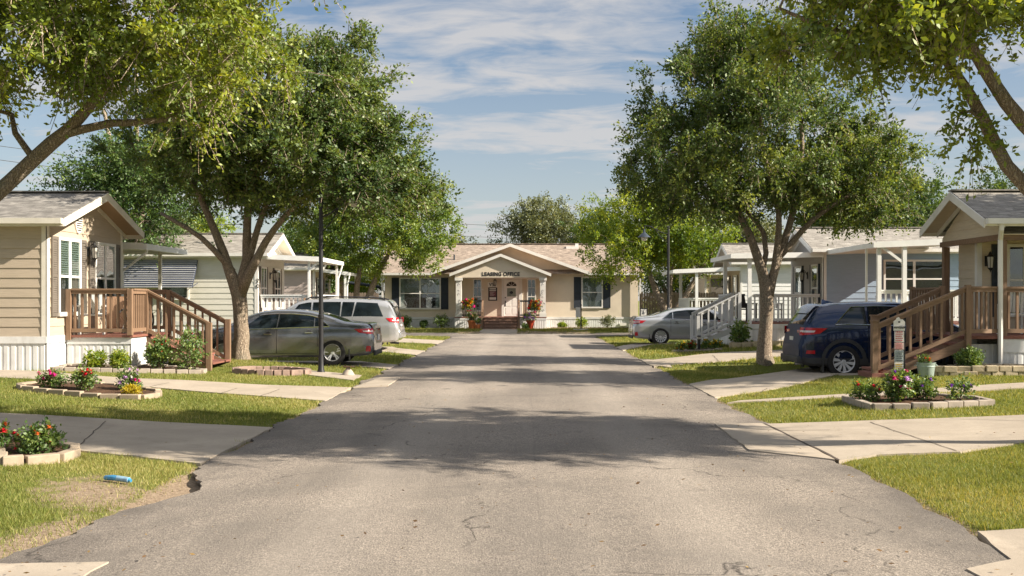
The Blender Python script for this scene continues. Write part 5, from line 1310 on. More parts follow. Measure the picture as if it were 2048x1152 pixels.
# ------------------------------------------------------------------ cars
def interp(tab, x):
    return float(np.interp(x, [p[0] for p in tab], [p[1] for p in tab]))
def smooth_tab(tab, k=.07):
    xs_ = np.arange(tab[0][0], tab[-1][0] + .01, .03); v = np.array([interp(tab, x) for x in xs_])
    n = max(1, int(k / .03)); ker = np.hanning(2 * n + 3)[1:-1]; ker /= ker.sum()
    pv = np.pad(v, n, mode='edge'); o = np.convolve(pv, ker, 'valid')[:len(v)]
    return list(zip(xs_.tolist(), o.tolist()))
class Car:
    def __init__(s, L_, W, top, belt, bot, wid, tum, rw, wx, rr=.10):
        s.L = L_; s.W = W; s.top = smooth_tab(top, .10); s.belt = smooth_tab(belt, .12); s.bot = smooth_tab(bot, .06); s.wid = wid; s.tum = tum; s.rw = rw; s.wx = wx; s.rr = rr
    def half(s, x):
        zb, be, tp = interp(s.bot, x), interp(s.belt, x), interp(s.top, x); w_ = interp(s.wid, x) * s.W / 2
        be = min(be, tp - .015); h = tp - be; zr = tp - min(s.rr, .45 * h); yb = .955 * w_; yr = yb - s.tum * (zr - be)
        H = be - zb
        pts = [(0, zb), (.6 * w_, zb), (.90 * w_, zb + .015), (.965 * w_, zb + .07), (.985 * w_, zb + .2 * H + .02), (.992 * w_, zb + .40 * H), (1.0 * w_, zb + .60 * H), (1.002 * w_, zb + .74 * H), (.982 * w_, zb + .88 * H), (yb, be)]
        for k in (.33, .66, 1): pts.append((yb + (yr - yb) * k - .01 * math.sin(k * 3.14), be + (zr - be) * k))
        pts += [(.935 * yr, tp - .42 * (tp - zr)), (.80 * yr, tp - .14 * (tp - zr)), (.45 * yr, tp), (0, tp + .003)]
        return pts
    def side(s, x, z):
        p = s.half(x); zz = [q[1] for q in p[2:14]]; yy = [q[0] for q in p[2:14]]
        return float(np.interp(z, zz, yy))
    def topz(s, x, y):
        p = s.half(x)[11:][::-1]
        return float(np.interp(abs(y), [q[0] for q in p], [q[1] for q in p]))
    def rail(s, x):
        p = s.half(x)[12]; return p[1]
def xr(C, z):
    x = -C.L / 2
    while x < 0 and interp(C.top, x) < z + .01: x += .004
    return x
def patch(mb, car, sg, c4, off, n=14, m_=8, zf=None):
    """curved panel on the flank. c4: (xb0, xb1, xt0, xt1), z functions zlo(x), zhi(x)"""
    (xb0, xb1, xt0, xt1), zlo, zhi = c4
    V = []
    for j in range(m_ + 1):
        t = j / m_
        for i in range(n + 1):
            k = i / n; xx = (xb0 + (xb1 - xb0) * k) * (1 - t) + (xt0 + (xt1 - xt0) * k) * t
            z = zlo(xx) * (1 - t) + zhi(xx) * t
            V.append((xx, sg * (car.side(xx, z) + off), z))
    mb.add(V, [(j * (n + 1) + i, j * (n + 1) + i + 1, (j + 1) * (n + 1) + i + 1, (j + 1) * (n + 1) + i) for j in range(m_) for i in range(n)])
def wheel(root, x, y, r, wdt, sg, nsp, style, tilt=0):
    """hub part with tyre and rim below it"""
    o = Vector((x, y, r))
    h = MB(); h.lathe(o, [(0, -sg * .02), (r * .60, -sg * .02), (r * .60, -sg * .05), (0, -sg * .05)], 20, axis='y')
    hub = h.build('wheel', M_black, root, local=True)
    t = MB(); q = wdt / 2
    t.lathe(o, [(r * .66, -q), (r * .84, -q * 1.05), (r * .95, -q * .96), (r * .992, -q * .72), (r, 0), (r * .992, q * .72), (r * .95, q * .96), (r * .84, q * 1.05), (r * .66, q)], 40, axis='y')
    t.build('tyre', M_blackrub, hub, smooth=True, local=True)
    m = MB(); e = sg * q * .93
    m.lathe(o, [(r * .665, e), (r * .645, e * 1.03), (r * .625, e * .98), (r * .60, e * .3), (r * .60, -e * .9)], 40, axis='y')
    def P(rad, th, d): return o + Vector((rad * math.cos(th), d, rad * math.sin(th)))
    for i in range(nsp):
        th = 2 * math.pi * i / nsp + .2
        w0, w1 = (.16, .10)
        if style == 'pair':
            for dd in (-.14, .14):
                a0 = th + dd * .8; a1 = th + dd
                m.hexa([P(r * .12, a0 - .2, e * .5), P(r * .12, a0 + .2, e * .5), P(r * .62, a1 + .08, e * .55), P(r * .62, a1 - .08, e * .55), P(r * .12, a0 - .2, e * .82), P(r * .12, a0 + .2, e * .82), P(r * .62, a1 + .08, e * .98), P(r * .62, a1 - .08, e * .98)])
        elif style == 'turbine':
            m.hexa([P(r * .10, th - .45, e * .5), P(r * .10, th + .45, e * .5), P(r * .62, th + .38, e * .55), P(r * .62, th + .04, e * .55), P(r * .10, th - .45, e * .8), P(r * .10, th + .45, e * .8), P(r * .62, th + .38, e * .98), P(r * .62, th + .04, e * .98)])
        else:
            m.hexa([P(r * .10, th - .16, e * .5), P(r * .10, th + .16, e * .5), P(r * .62, th + .10, e * .55), P(r * .62, th - .10, e * .55), P(r * .10, th - .16, e * .8), P(r * .10, th + .16, e * .8), P(r * .62, th + .10, e * .98), P(r * .62, th - .10, e * .98)])
    m.lathe(o, [(0, e * .9), (r * .13, e * .88), (r * .16, e * .78), (r * .16, e * .4)], 16, axis='y')
    m.build('rim', M_alloy, hub, smooth=True, local=True, sharp=30)
def car(name, label, cat, C, mp, loc, rz, wins, doors, lampz, kind, spokes, style, chrome=True, pitch=0):
    root = thing(name, label, cat, loc, rz); root.rotation_euler[1] = pitch
    hl = C.L / 2
    st = sorted(set([round(v, 3) for v in list(np.linspace(-hl, hl, 75)) + [-hl + .015, -hl + .03, -hl + .06, -hl + .10, -hl + .15, hl - .02, hl - .05, hl - .1, hl - .16]]))
    b_ = MB(); rings = []
    for x in st:
        h = C.half(x); ring = [(x, y, z) for y, z in h] + [(x, -y, z) for y, z in h[1:-1][::-1]]
        rings.append(ring)
    n = len(rings[0]); V = [p for r_ in rings for p in r_]
    b_.add(V, [(i * n + j, i * n + (j + 1) % n, (i + 1) * n + (j + 1) % n, (i + 1) * n + j) for i in range(len(st) - 1) for j in range(n)] + [tuple(range(n))[::-1], tuple(range((len(st) - 1) * n, len(st) * n))])
    body = b_.build('body', [mp, M_plastic], root, local=True)
    # wheel arches
    cut = MB()
    for wx in C.wx:
        for sg in (-1, 1):
            cut.lathe((wx, 0, C.rw + .01), [(0, sg * (C.W / 2 - .27)), (C.rw + .055, sg * (C.W / 2 - .27)), (C.rw + .055, sg * (C.W / 2 + .2)), (0, sg * (C.W / 2 + .2))], 36, axis='y')
    co = cut.build('cutter', M_plastic, None)
    bm = bmesh.new(); bm.from_mesh(co.data); bmesh.ops.remove_doubles(bm, verts=bm.verts, dist=1e-4); bmesh.ops.recalc_face_normals(bm, faces=bm.faces); bm.to_mesh(co.data); bm.free()
    md = body.modifiers.new('b', 'BOOLEAN'); md.operation = 'DIFFERENCE'; md.object = co; md.solver = 'EXACT'
    dg = bpy.context.evaluated_depsgraph_get(); dg.update()
    nm = bpy.data.meshes.new_from_object(body.evaluated_get(dg)); body.modifiers.clear(); old = body.data; body.data = nm; bpy.data.meshes.remove(old); nm.name = 'body'
    cm = co.data; bpy.data.objects.remove(co); bpy.data.meshes.remove(cm)
    if len(nm.materials) < 2: nm.materials.append(M_plastic)
    if kind == 'cross': nm.materials.append(paint('navy_satin', (0.006, 0.018, 0.06), .5, .15, 4, 0))
    for p_ in nm.polygons:
        c = p_.center
        inw = False
        for wx in C.wx:
            rd = Vector((c.x - wx, 0, c.z - C.rw - .01))
            if rd.length < C.rw + .07 and (abs(c.y) < C.W / 2 - .25 and abs(c.y) > C.W / 2 - .29 or (rd.length > .05 and p_.normal.dot(rd.normalized()) < -.5)): inw = True
        p_.material_index = 1 if inw else 0
        if kind == 'cross' and c.z < .46 and not inw: p_.material_index = 1
        elif kind == 'cross' and c.x < -hl + .2 and p_.normal.x < -.7: p_.material_index = 2
    nm.polygons.foreach_set('use_smooth', [True] * len(nm.polygons)); nm.set_sharp_from_angle(angle=R(32))
    for sg in (-1, 1):
        for wn in wins:
            q = MB(); zl = wn[4] if len(wn) > 4 else None
            patch(q, C, sg, (wn[:4], lambda x: interp(C.belt, x) + .025, lambda x: max(interp(C.belt, x) + .04, C.rail(x) - .02)), .006)
            q.build('side_window', M_carglass, root, smooth=True, local=True)
        if chrome:
            q = MB(); x0_, x1_ = wins[0][0], wins[-1][1]
            q.tube([(x, sg * (C.side(x, interp(C.belt, x) + .01) + .006), interp(C.belt, x) + .012) for x in np.linspace(x0_, x1_, 20)], .013, 5)
            tx0, tx1 = wins[0][2], wins[-1][3]
            arc = [(x0_, interp(C.belt, x0_) + .012)] + [(x, max(interp(C.belt, x) + .05, C.rail(x) - .005)) for x in np.linspace(tx0, tx1, 18)]
            q.tube([(x, sg * (C.side(x, z) + .006), z) for x, z in arc], .012, 5)
            q.build('window_trim', M_chrome, root, smooth=True, local=True)
        for dx0, dx1 in doors:
            q = MB(); zl, zh = (lambda x: interp(C.bot, x) + .12), (lambda x: interp(C.belt, x) - .0)
            patch(q, C, sg, ((dx0 + .008, dx1 - .008, dx0 + .008, dx1 - .008), zl, zh), .004, 10, 12)
            d_ = q.build('door', mp, root, smooth=True, local=True)
            s_ = MB()
            for x in (dx0, dx1): s_.tube([(x, sg * (C.side(x, z) + .001), z) for z in np.linspace(zl(x), zh(x), 12)], .006, 4)
            s_.tube([(x, sg * (C.side(x, zl(x)) + .001), zl(x)) for x in np.linspace(dx0, dx1, 8)], .006, 4)
            s_.build('door_seam', M_black, d_, local=True)
            hx = dx0 + .12; hz = interp(C.belt, hx) - .13; q = MB(); ys = sg * (C.side(hx + .1, hz) + .02)
            q.box(hx, hx + .2, min(ys - .012, ys + .012), max(ys - .012, ys + .012), hz - .014, hz + .014); q.build('door_handle', M_chrome if chrome else mp, d_, local=True, bevel=.005)
            q = MB(); q.lathe((hx + .1, sg * (C.side(hx + .1, hz - .01) + .005), hz - .012), [(0, -.002), (.075, -.002), (.075, .001), (0, .002)], 12, axis='y'); q.build('handle_recess', M_plastic, d_, local=True)
        # lamps
        q = MB(); lx0, lx1, lz0, lz1 = lampz
        patch(q, C, sg, ((-hl + .03, -hl + lx1 * .72, -hl + .04, -hl + lx1), lambda x: lz0 + (lz1 - lz0) * .35 * max(0, (x + hl) / lx1), lambda x: lz1 - (lz1 - lz0) * .12 * max(0, (x + hl) / lx1)), .010, 10, 5)
        tl = q.build('tail_light', M_red, root, smooth=True, local=True)
        q = MB(); patch(q, C, sg, ((-hl + .035, -hl + lx1 * .5, -hl + .04, -hl + lx1 * .55), lambda x: lz0 + (lz1 - lz0) * .38, lambda x: lz0 + (lz1 - lz0) * .62), .014, 8, 2); q.build('light_strip', M_lens, tl, smooth=True, local=True)
        q = MB(); patch(q, C, sg, ((hl - .45, hl - .05, hl - .55, hl - .07), lambda x: .58, lambda x: .70), .008, 8, 4); q.build('headlight', M_lens, root, smooth=True, local=True)
        # mirror
        mxp = wins[-1][1] - .12; zm = interp(C.belt, mxp) + .07; q = MB(); ym_ = sg * (C.side(mxp, zm) + .12)
        q.box(mxp - .06, mxp + .1, min(ym_ - .09, ym_ + .09), max(ym_ - .09, ym_ + .09), zm - .06, zm + .075); q.box(mxp, mxp + .05, min(ym_ - sg * .13, ym_), max(ym_ - sg * .13, ym_), zm - .06, zm - .03)
        q.build('mirror', mp, root, local=True, bevel=.02)
        for wx in C.wx: wheel(root, wx, sg * (C.W / 2 - .115), C.rw, .22, sg, spokes, style)
        for wx in C.wx:
            q = MB()
            ext = .075 if kind == 'cross' else .012
            pin, pout = [], []
            for i in range(25):
                th = math.pi * i / 24 * 1.1 - .157
                for rr_, lst in ((C.rw + .05, pin), (C.rw + .06 + ext, pout)):
                    x = wx + rr_ * math.cos(th); z = max(C.rw + .01 + rr_ * math.sin(th), interp(C.bot, x) + .02)
                    lst.append((x, sg * (C.side(x, z) + .012), z))
            V = pin + pout + [(p[0], p[1] - sg * .04, p[2]) for p in pin]
            q.add(V, [(i, i + 1, 26 + i, 25 + i) for i in range(24)] + [(i, i + 1, 51 + i, 50 + i) for i in range(24)])
            q.build('arch_trim', M_plastic if kind == 'cross' else mp, root, smooth=True, local=True)
        q = MB(); q.box(C.wx[0] - C.rw - .10, C.wx[0] - C.rw - .08, min(sg * (C.W / 2 - .22), sg * (C.W / 2 - .01)), max(sg * (C.W / 2 - .22), sg * (C.W / 2 - .01)), .15, .42); q.build('mud_flap', M_plastic, root, local=True)
    return root, C
def toppatch(mb, C, x0, x1, wy0, wy1, off, n=10, m_=10):
    V = []
    for j in range(m_ + 1):
        x = x0 + (x1 - x0) * j / m_; wy = wy0 + (wy1 - wy0) * j / m_
        e = .02; nx_ = -(interp(C.top, x + e) - interp(C.top, x - e)) / (2 * e); ln = math.hypot(nx_, 1)
        for i in range(n + 1):
            y = -wy + 2 * wy * i / n; V.append((x + off * nx_ / ln, y, C.topz(x, y) + off / ln))
    mb.add(V, [(j * (n + 1) + i, j * (n + 1) + i + 1, (j + 1) * (n + 1) + i + 1, (j + 1) * (n + 1) + i) for j in range(m_) for i in range(n)])
def plate(root, x, z, txt, tilt=0.0, w_=.31, h=.155):
    q = MB(); q.box(x - .012, x, -w_ / 2, w_ / 2, z - h / 2, z + h / 2); q.build('number_plate', M_white, root, local=True)

WID = [(-2.6, .80), (-2.40, .80), (-2.37, .86), (-2.30, .91), (-2.15, .955), (-1.8, .985), (-1.0, 1.0), (1.0, 1.0), (1.6, .985), (2.0, .95), (2.25, .88), (2.36, .80), (2.42, .70)]
def sedan(label, mp, loc, rz, sc, spokes, style, pitch=0):
    Lh = 2.42
    top = [(-2.42, .66), (-2.405, .78), (-2.37, .93), (-2.33, 1.03), (-2.27, 1.065), (-1.95, 1.09), (-1.62, 1.13), (-1.2, 1.28), (-.8, 1.385), (-.35, 1.425), (.1, 1.43), (.45, 1.395), (.8, 1.29), (1.15, 1.13), (1.42, 1.0), (1.6, .965), (2.0, .90), (2.25, .80), (2.37, .68), (2.42, .56)]
    belt = [(-2.42, .62), (-2.36, .85), (-2.25, .97), (-1.7, .995), (-1.0, .975), (0, .94), (1.0, .905), (1.5, .88), (2.1, .80), (2.35, .66), (2.42, .52)]
    bot = [(-2.42, .40), (-2.38, .31), (-2.25, .25), (-1.5, .20), (1.6, .19), (2.2, .22), (2.38, .30), (2.42, .38)]
    C = Car(4.84, 1.82, top, belt, bot, WID, .42, .335, (-1.38, 1.42))
    wins = [(-1.30, -.93, -1.02, -.93), (-.90, .02, -.90, -.02), (.06, 1.05, .02, .50)]
    r_, C = car('sedan', label, 'car', C, mp, loc, rz, wins, [(-1.0, .04), (.04, 1.08)], (.0, .50, .80, .95), 'sedan', spokes, style, pitch=pitch)
    q = MB(); toppatch(q, C, -1.68, -.98, .52, .50, .005); q.build('rear_window', M_carglass, r_, smooth=True, local=True)
    q = MB(); toppatch(q, C, .62, 1.36, .50, .62, .005); q.build('windscreen', M_carglass, r_, smooth=True, local=True)
    q = MB(); q.box(-2.44, -2.38, -.62, .62, .25, .37); q.build('rear_diffuser', M_plastic, r_, local=True, bevel=.02)
    for sg in (-1, 1):
        q = MB(); patch(q, C, sg, ((-2.34, -2.22, -2.34, -2.24), lambda x: .36, lambda x: .50), .010, 4, 3); q.build('reflector', M_red, r_, local=True)
        q = MB(); x9 = xr(C, .88); q.box(x9 - .012, x9 + .03, min(sg * .32, sg * .66), max(sg * .32, sg * .66), .81, .90); q.build('boot_light', M_red, r_, local=True, bevel=.01)
    plate(r_, xr(C, .70) - .004, .70, '')
    q = MB(); q.prism([(-1.0, -.02, C.topz(-1.0, 0) - .02), (-.82, -.02, C.topz(-.82, 0) - .01), (-.94, -.01, C.topz(-.94, 0) + .055), (-.98, -.01, C.topz(-.98, 0) + .055)], (0, .04, 0)); q.build('antenna_fin', mp, r_, local=True)
    q = MB(); toppatch(q, C, -2.36, -2.22, .60, .62, .03, 10, 3); q.build('boot_spoiler', mp, r_, smooth=True, local=True)
    return r_
CP_grey = carpaint('dark_grey_paint', (0.215, 0.225, 0.24), .7, .22); CP_silver = carpaint('silver_paint', (0.47, 0.485, 0.51), .6, .24); CP_blue = carpaint('navy_paint', (0.004, 0.015, 0.055), .3, .22); CP_van = carpaint('pale_silver_paint', (0.47, 0.475, 0.48), .6, .25)
PI = math.pi
sedan('dark grey four-door sedan parked nose-in past the brown stairs and street lamp', CP_grey, (-3.83 - 2.42, 26.92, .03), PI, 1, 5, 'pair')
sedan('silver sedan parked behind the grey-white porch stairs and yellow flowers', CP_silver, (4.08 + 2.42, 39.25, .0), 0, 1, 14, 'slim')
# large silver estate / van with roof rails
def van():
    top = [(-2.55, .62), (-2.53, .80), (-2.50, 1.0), (-2.40, 1.25), (-2.28, 1.52), (-2.18, 1.66), (-2.0, 1.71), (-1.2, 1.75), (-.2, 1.76), (.5, 1.74), (.85, 1.66), (1.2, 1.45), (1.55, 1.20), (1.75, 1.10), (2.1, 1.05), (2.4, .95), (2.5, .8), (2.55, .6)]
    belt = [(-2.55, .58), (-2.5, .92), (-2.3, 1.12), (-1.5, 1.14), (0, 1.12), (1.2, 1.08), (1.7, 1.02), (2.2, .95), (2.45, .8), (2.55, .55)]
    bot = [(-2.55, .45), (-2.5, .34), (-2.35, .29), (-1.5, .25), (1.7, .24), (2.3, .27), (2.5, .34), (2.55, .42)]
    wid = [(x * 2.55 / 2.42, v) for x, v in WID]
    C = Car(5.1, 1.92, top, belt, bot, wid, .30, .36, (-1.48, 1.50))
    wins = [(-2.02, -1.02, -1.82, -1.12), (-.98, -.62, -1.06, -.66), (-.58, .34, -.60, .32), (.40, 1.28, .38, .80)]
    r_, C = car('large_suv', 'pale silver sport utility vehicle with roof rails parked behind the dark grey sedan', 'car', C, CP_van, (-4.15 - 2.55, 34.9, 0), PI, wins, [(-1.0, .36), (.36, 1.3)], (0, .44, .93, 1.12), 'van', 10, 'slim', chrome=False)
    q = MB(); toppatch(q, C, -2.47, -2.24, .66, .62, .006); q.build('rear_window', M_carglass, r_, smooth=True, local=True)
    q = MB(); toppatch(q, C, .92, 1.62, .56, .68, .006); q.build('windscreen', M_carglass, r_, smooth=True, local=True)
    for sg in (-1, 1):
        q = MB(); ya = sg * .58
        q.tube([(x, ya, C.topz(x, .58) + (.06 if -1.9 < x < .5 else .01)) for x in (-2.05, -1.85, -1.0, -.2, .45, .62)], .022, 6); q.build('roof_rail', M_black, r_, smooth=True, local=True)
    for x in (-1.5, -.1): q = MB(); q.beam((x, -.6, 1.83), (x, .6, 1.83), .07, .03); q.build('cross_bar', M_black, r_, local=True)
    q = MB(); toppatch(q, C, -2.30, -2.14, .60, .62, .05, 10, 3); q.build('roof_spoiler', CP_van, r_, smooth=True, local=True)
    plate(r_, xr(C, .85) - .004, .80, ''); q = MB(); q.box(-2.6, -2.45, -.7, .7, .42, .60); q.build('rear_bumper', CP_van, r_, local=True, bevel=.04)
    q = MB(); q.tube([(-2.5, .45, .25), (-2.2, .45, .27)], .035, 10); q.build('tail_pipe', M_black, r_, local=True)
van()
def crossover():
    top = [(-2.35, .62), (-2.33, .86), (-2.30, 1.06), (-2.24, 1.22), (-2.08, 1.44), (-1.95, 1.62), (-1.87, 1.68), (-1.5, 1.73), (-.6, 1.765), (0, 1.76), (.4, 1.69), (.8, 1.52), (1.2, 1.29), (1.45, 1.14), (1.7, 1.10), (2.05, 1.02), (2.25, .88), (2.32, .74), (2.35, .6)]
    belt = [(-2.35, .58), (-2.3, .97), (-2.1, 1.18), (-1.3, 1.23), (0, 1.19), (1.1, 1.12), (1.5, 1.05), (2.0, .92), (2.25, .76), (2.35, .55)]
    bot = [(-2.35, .50), (-2.32, .36), (-2.15, .27), (-1.5, .24), (1.6, .23), (2.1, .26), (2.3, .36), (2.35, .45)]
    wid = [(x * 2.35 / 2.42, v) for x, v in WID]
    C = Car(4.7, 1.90, top, belt, bot, wid, .33, .385, (-1.36, 1.40))
    wins = [(-1.55, -.82, -1.15, -.84), (-.78, .12, -.78, .08), (.17, 1.06, .14, .62)]
    loc = (6.36 + 2.35, 24.45, -.10)
    r_, C = car('crossover', 'dark blue crossover with black wheel arches parked beyond the brown stairs', 'car', C, CP_blue, loc, 0, wins, [(-.80, .14), (.14, 1.1)], (0, .62, .98, 1.17), 'cross', 10, 'turbine')
    q = MB(); toppatch(q, C, -2.22, -1.97, .64, .58, .006); q.build('rear_window', M_carglass, r_, smooth=True, local=True)
    q = MB(); toppatch(q, C, .62, 1.36, .54, .66, .006); q.build('windscreen', M_carglass, r_, smooth=True, local=True)
    q = MB(); toppatch(q, C, -2.06, -1.84, .56, .60, .03, 10, 4); q.build('roof_spoiler', CP_blue, r_, smooth=True, local=True)
    q = MB(); q.prism([(-1.62, -.02, 1.70), (-1.30, -.02, 1.735), (-1.5, -.008, 1.785), (-1.60, -.008, 1.82)], (0, .04, 0)); q.build('antenna_fin', CP_blue, r_, local=True)
    plate(r_, xr(C, .90) - .004, .86, '')
    q = MB(); q.box(-2.40, -2.20, -.78, .78, .33, .50); q.build('rear_bumper', M_plastic, r_, local=True, bevel=.04)
    for sg in (-1, 1):
        q = MB(); patch(q, C, sg, ((-2.22, -2.02, -2.20, -2.02), lambda x: .56, lambda x: .64), .012, 5, 2); q.build('reflector', M_red, r_, local=True)
        q = MB(); x9 = xr(C, 1.08); q.box(x9 - .015, x9 + .04, min(sg * .35, sg * .70), max(sg * .35, sg * .70), 1.0, 1.10); q.build('boot_light', M_red, r_, local=True, bevel=.01)
        q = MB(); q.tube([(-2.40, sg * .55, .33), (-2.2, sg * .55, .34)], .045, 10); q.build('tail_pipe', M_chrome, r_, local=True)
crossover()
# ------------------------------------------------------------------ street furniture
def street_lamp(label, x, y, h, zarm, ax, zl, r0=.055):
    root = thing('street_lamp', label, 'street lamp', (x, y, tz(x, y)), 0, 'street lamps along the lane')
    z0 = tz(x, y) - .03
    q = MB(); q.lathe((x, y, z0), [(.09, 0), (.09, .06), (r0 + .012, .12), (r0, .5), (r0, 1.25), (r0 + .012, 1.26), (r0 + .012, 1.33), (r0 * .92, 1.35), (r0 * .82, h - .02), (.03, h), (0, h + .02)], 14); q.build('pole', M_black, root, smooth=True)
    pa = [(x, y, zarm), (x + ax * .35, y, zarm + .12), (x + ax * .7, y, zarm + .32), (x + ax * .93, y, zl + .46), (x + ax, y, zl + .42), (x + ax, y, zl + .30)]
    q = MB(); q.tube(pa, .02, 8); q.tube([(x, y, zarm - .35), (x + ax * .3, y, zarm - .12), (x + ax * .55, y, zarm + .22)], .013, 6); q.build('arm', M_black, root, smooth=True)
    c = (x + ax, y, zl)
    q = MB(); q.lathe(c, [(0, .32), (.04, .31), (.045, .2), (.07, .17), (.12, .12), (.26, .0), (.265, -.01), (.25, -.005), (.10, .09), (0, .1)], 20); sh = q.build('lamp_shade', paint('slate_shade', (.055, .07, .09), .35, .15, 4, 0, metal=.3), root, smooth=True)
    q = MB(); q.lathe(c, [(.13, .03), (.135, -.03), (.12, -.10), (.07, -.15), (0, -.165)], 16); q.build('globe', M_globe, sh, smooth=True)
street_lamp('tall black street lamp rising in front of the dark grey sedan', -4.56, 23.0, 4.1, 3.55, .72, 3.95)
street_lamp('black street lamp with slate hood and white globe behind the silver sedan', 5.85, 41.5, 4.62, 4.35, -.98, 4.25, .06)

def chair(label, x, y, z, rz, m, name='patio_chair'):
    root = thing(name, label, 'chair', (x, y, z), rz)
    q = MB(); q.box(-.24, .24, -.22, .22, .40, .44); q.build('seat', m, root, local=True, bevel=.01)
    q = MB()
    for i in range(6): q.hexa([(-.22 + i * .075, .2, .46), (-.165 + i * .075, .2, .46), (-.165 + i * .075, .23, .46), (-.22 + i * .075, .23, .46), (-.22 + i * .075, .30, .9), (-.165 + i * .075, .30, .9), (-.165 + i * .075, .33, .9), (-.22 + i * .075, .33, .9)])
    q.box(-.24, .24, .29, .34, .88, .95); q.build('backrest', m, root, local=True)
    for sx in (-1, 1):
        q = MB(); q.box(sx * .25 - .03, sx * .25 + .03, -.25, .28, .60, .635); q.build('armrest', m, root, local=True)
        for sy in (-.21, .2): q = MB(); q.box(sx * .24 - .022, sx * .24 + .022, sy - .022, sy + .022, 0, .6); q.build('leg', m, root, local=True)
    return root
chair('white slatted chair on the tan home deck behind the baluster railing', -9.35, 22.15, .955, R(200), M_vinyl)
chair('white slatted chair on the grey-white porch behind the ridged oak trunk', 8.4, 34.6, .96, R(150), M_vinyl)
chair('white chair on the cream home porch under the double window', 9.75 + .55, 21.6, .98, R(170), M_vinyl)
chair('dark chair beside the window on the porch of the blue-grey home', 7.7, 35.4, .96, R(120), M_black)
chair('brown chair on the white railed porch of the sage home', -8.3, 38.0, .95, R(250), M_stain)
# tan folding cabinet and bicycle kept on the deck
cb = thing('storage_cabinet', 'plain tan cabinet standing against the windows on the deck of the tan home', 'cabinet', (-9.1, 22.95, .955))
q = MB(); q.box(-.2, .2, -.14, .14, .12, .82); q.build('cabinet_body', paint('tan_board', (0.40, 0.24, 0.15), .7, .08), cb, local=True, bevel=.008)
q = MB(); q.box(-.185, -.004, -.155, -.141, .15, .79); q.box(.004, .185, -.155, -.141, .15, .79); q.build('cabinet_door', paint('tan_board2', (0.43, 0.27, 0.17), .7, .08), cb, local=True)
for sx in (-1, 1):
    q = MB(); q.box(sx * .17 - .02, sx * .17 + .02, -.12, .12, 0, .119); q.build('leg', M_black, cb, local=True)
bk = thing('bicycle', 'small white and black bicycle leaning on the tan home deck railing', 'bicycle', (-8.72, 23.0, .955), R(75))
for x_ in (-.4, .4):
    q = MB(); n_ = 28; q.tube([(x_ + .26 * math.cos(2 * PI * i / n_), 0, .28 + .26 * math.sin(2 * PI * i / n_)) for i in range(n_ + 1)], .018, 6); wl = q.build('wheel', M_blackrub, bk, local=True)
    q = MB()
    for i in range(10): q.tube([(x_, 0, .28), (x_ + .25 * math.cos(PI * i / 5), 0, .28 + .25 * math.sin(PI * i / 5))], .003, 3)
    q.build('spokes', M_chrome, wl, local=True)
q = MB(); q.tube([(-.4, 0, .28), (-.05, 0, .26), (.3, 0, .62), (-.15, 0, .60), (-.05, 0, .26)], .018, 6); q.tube([(-.4, 0, .28), (-.16, 0, .62)], .012, 6); q.tube([(-.15, 0, .6), (-.18, 0, .75)], .014, 6); q.tube([(.28, 0, .75), (.32, 0, .6), (.4, 0, .28)], .018, 6); q.build('frame', M_vinyl, bk, local=True)
q = MB(); q.box(-.30, -.07, -.06, .06, .74, .79); q.build('saddle', M_black, bk, local=True, bevel=.015)
q = MB(); q.tube([(.2, -.25, .82), (.28, -.1, .8), (.28, .1, .8), (.2, .25, .82)], .014, 6); q.build('handlebar', M_black, bk, local=True)

# ------------------------------------------------------------------ plants and beds
FLM = {}
def flm(c):
    if c not in FLM: FLM[c] = paint('petals_%d' % len(FLM), c, .6, .18, 25, .2, 60, spec=.2)
    return FLM[c]
def blossom(root, c, x, y, z, r, rn):
    q = MB(); n = 5
    for ring, (rr, zz) in enumerate(((r, 0), (r * .7, r * .35), (r * .4, r * .6))):
        for i in range(n + 1):
            a = 2 * PI * i / (n + 1) + ring * .5 + rn.uniform(-.2, .2); t_ = rn.uniform(-.25, .35)
            dx, dy = math.cos(a), math.sin(a); px_, py_ = -dy, dx
            q.add([(x, y, z + zz - r * .15), (x + dx * rr * .6 + px_ * rr * .42, y + dy * rr * .6 + py_ * rr * .42, z + zz + rr * t_), (x + dx * rr, y + dy * rr, z + zz + rr * t_ * 1.3), (x + dx * rr * .6 - px_ * rr * .42, y + dy * rr * .6 - py_ * rr * .42, z + zz + rr * t_)], [(0, 1, 2, 3)])
    q.lathe((x, y, z), [(0, -r * .4), (r * .3, -r * .2), (r * .35, r * .2), (0, r * .6)], 6)
    return q.build('blossom', flm(c), root)
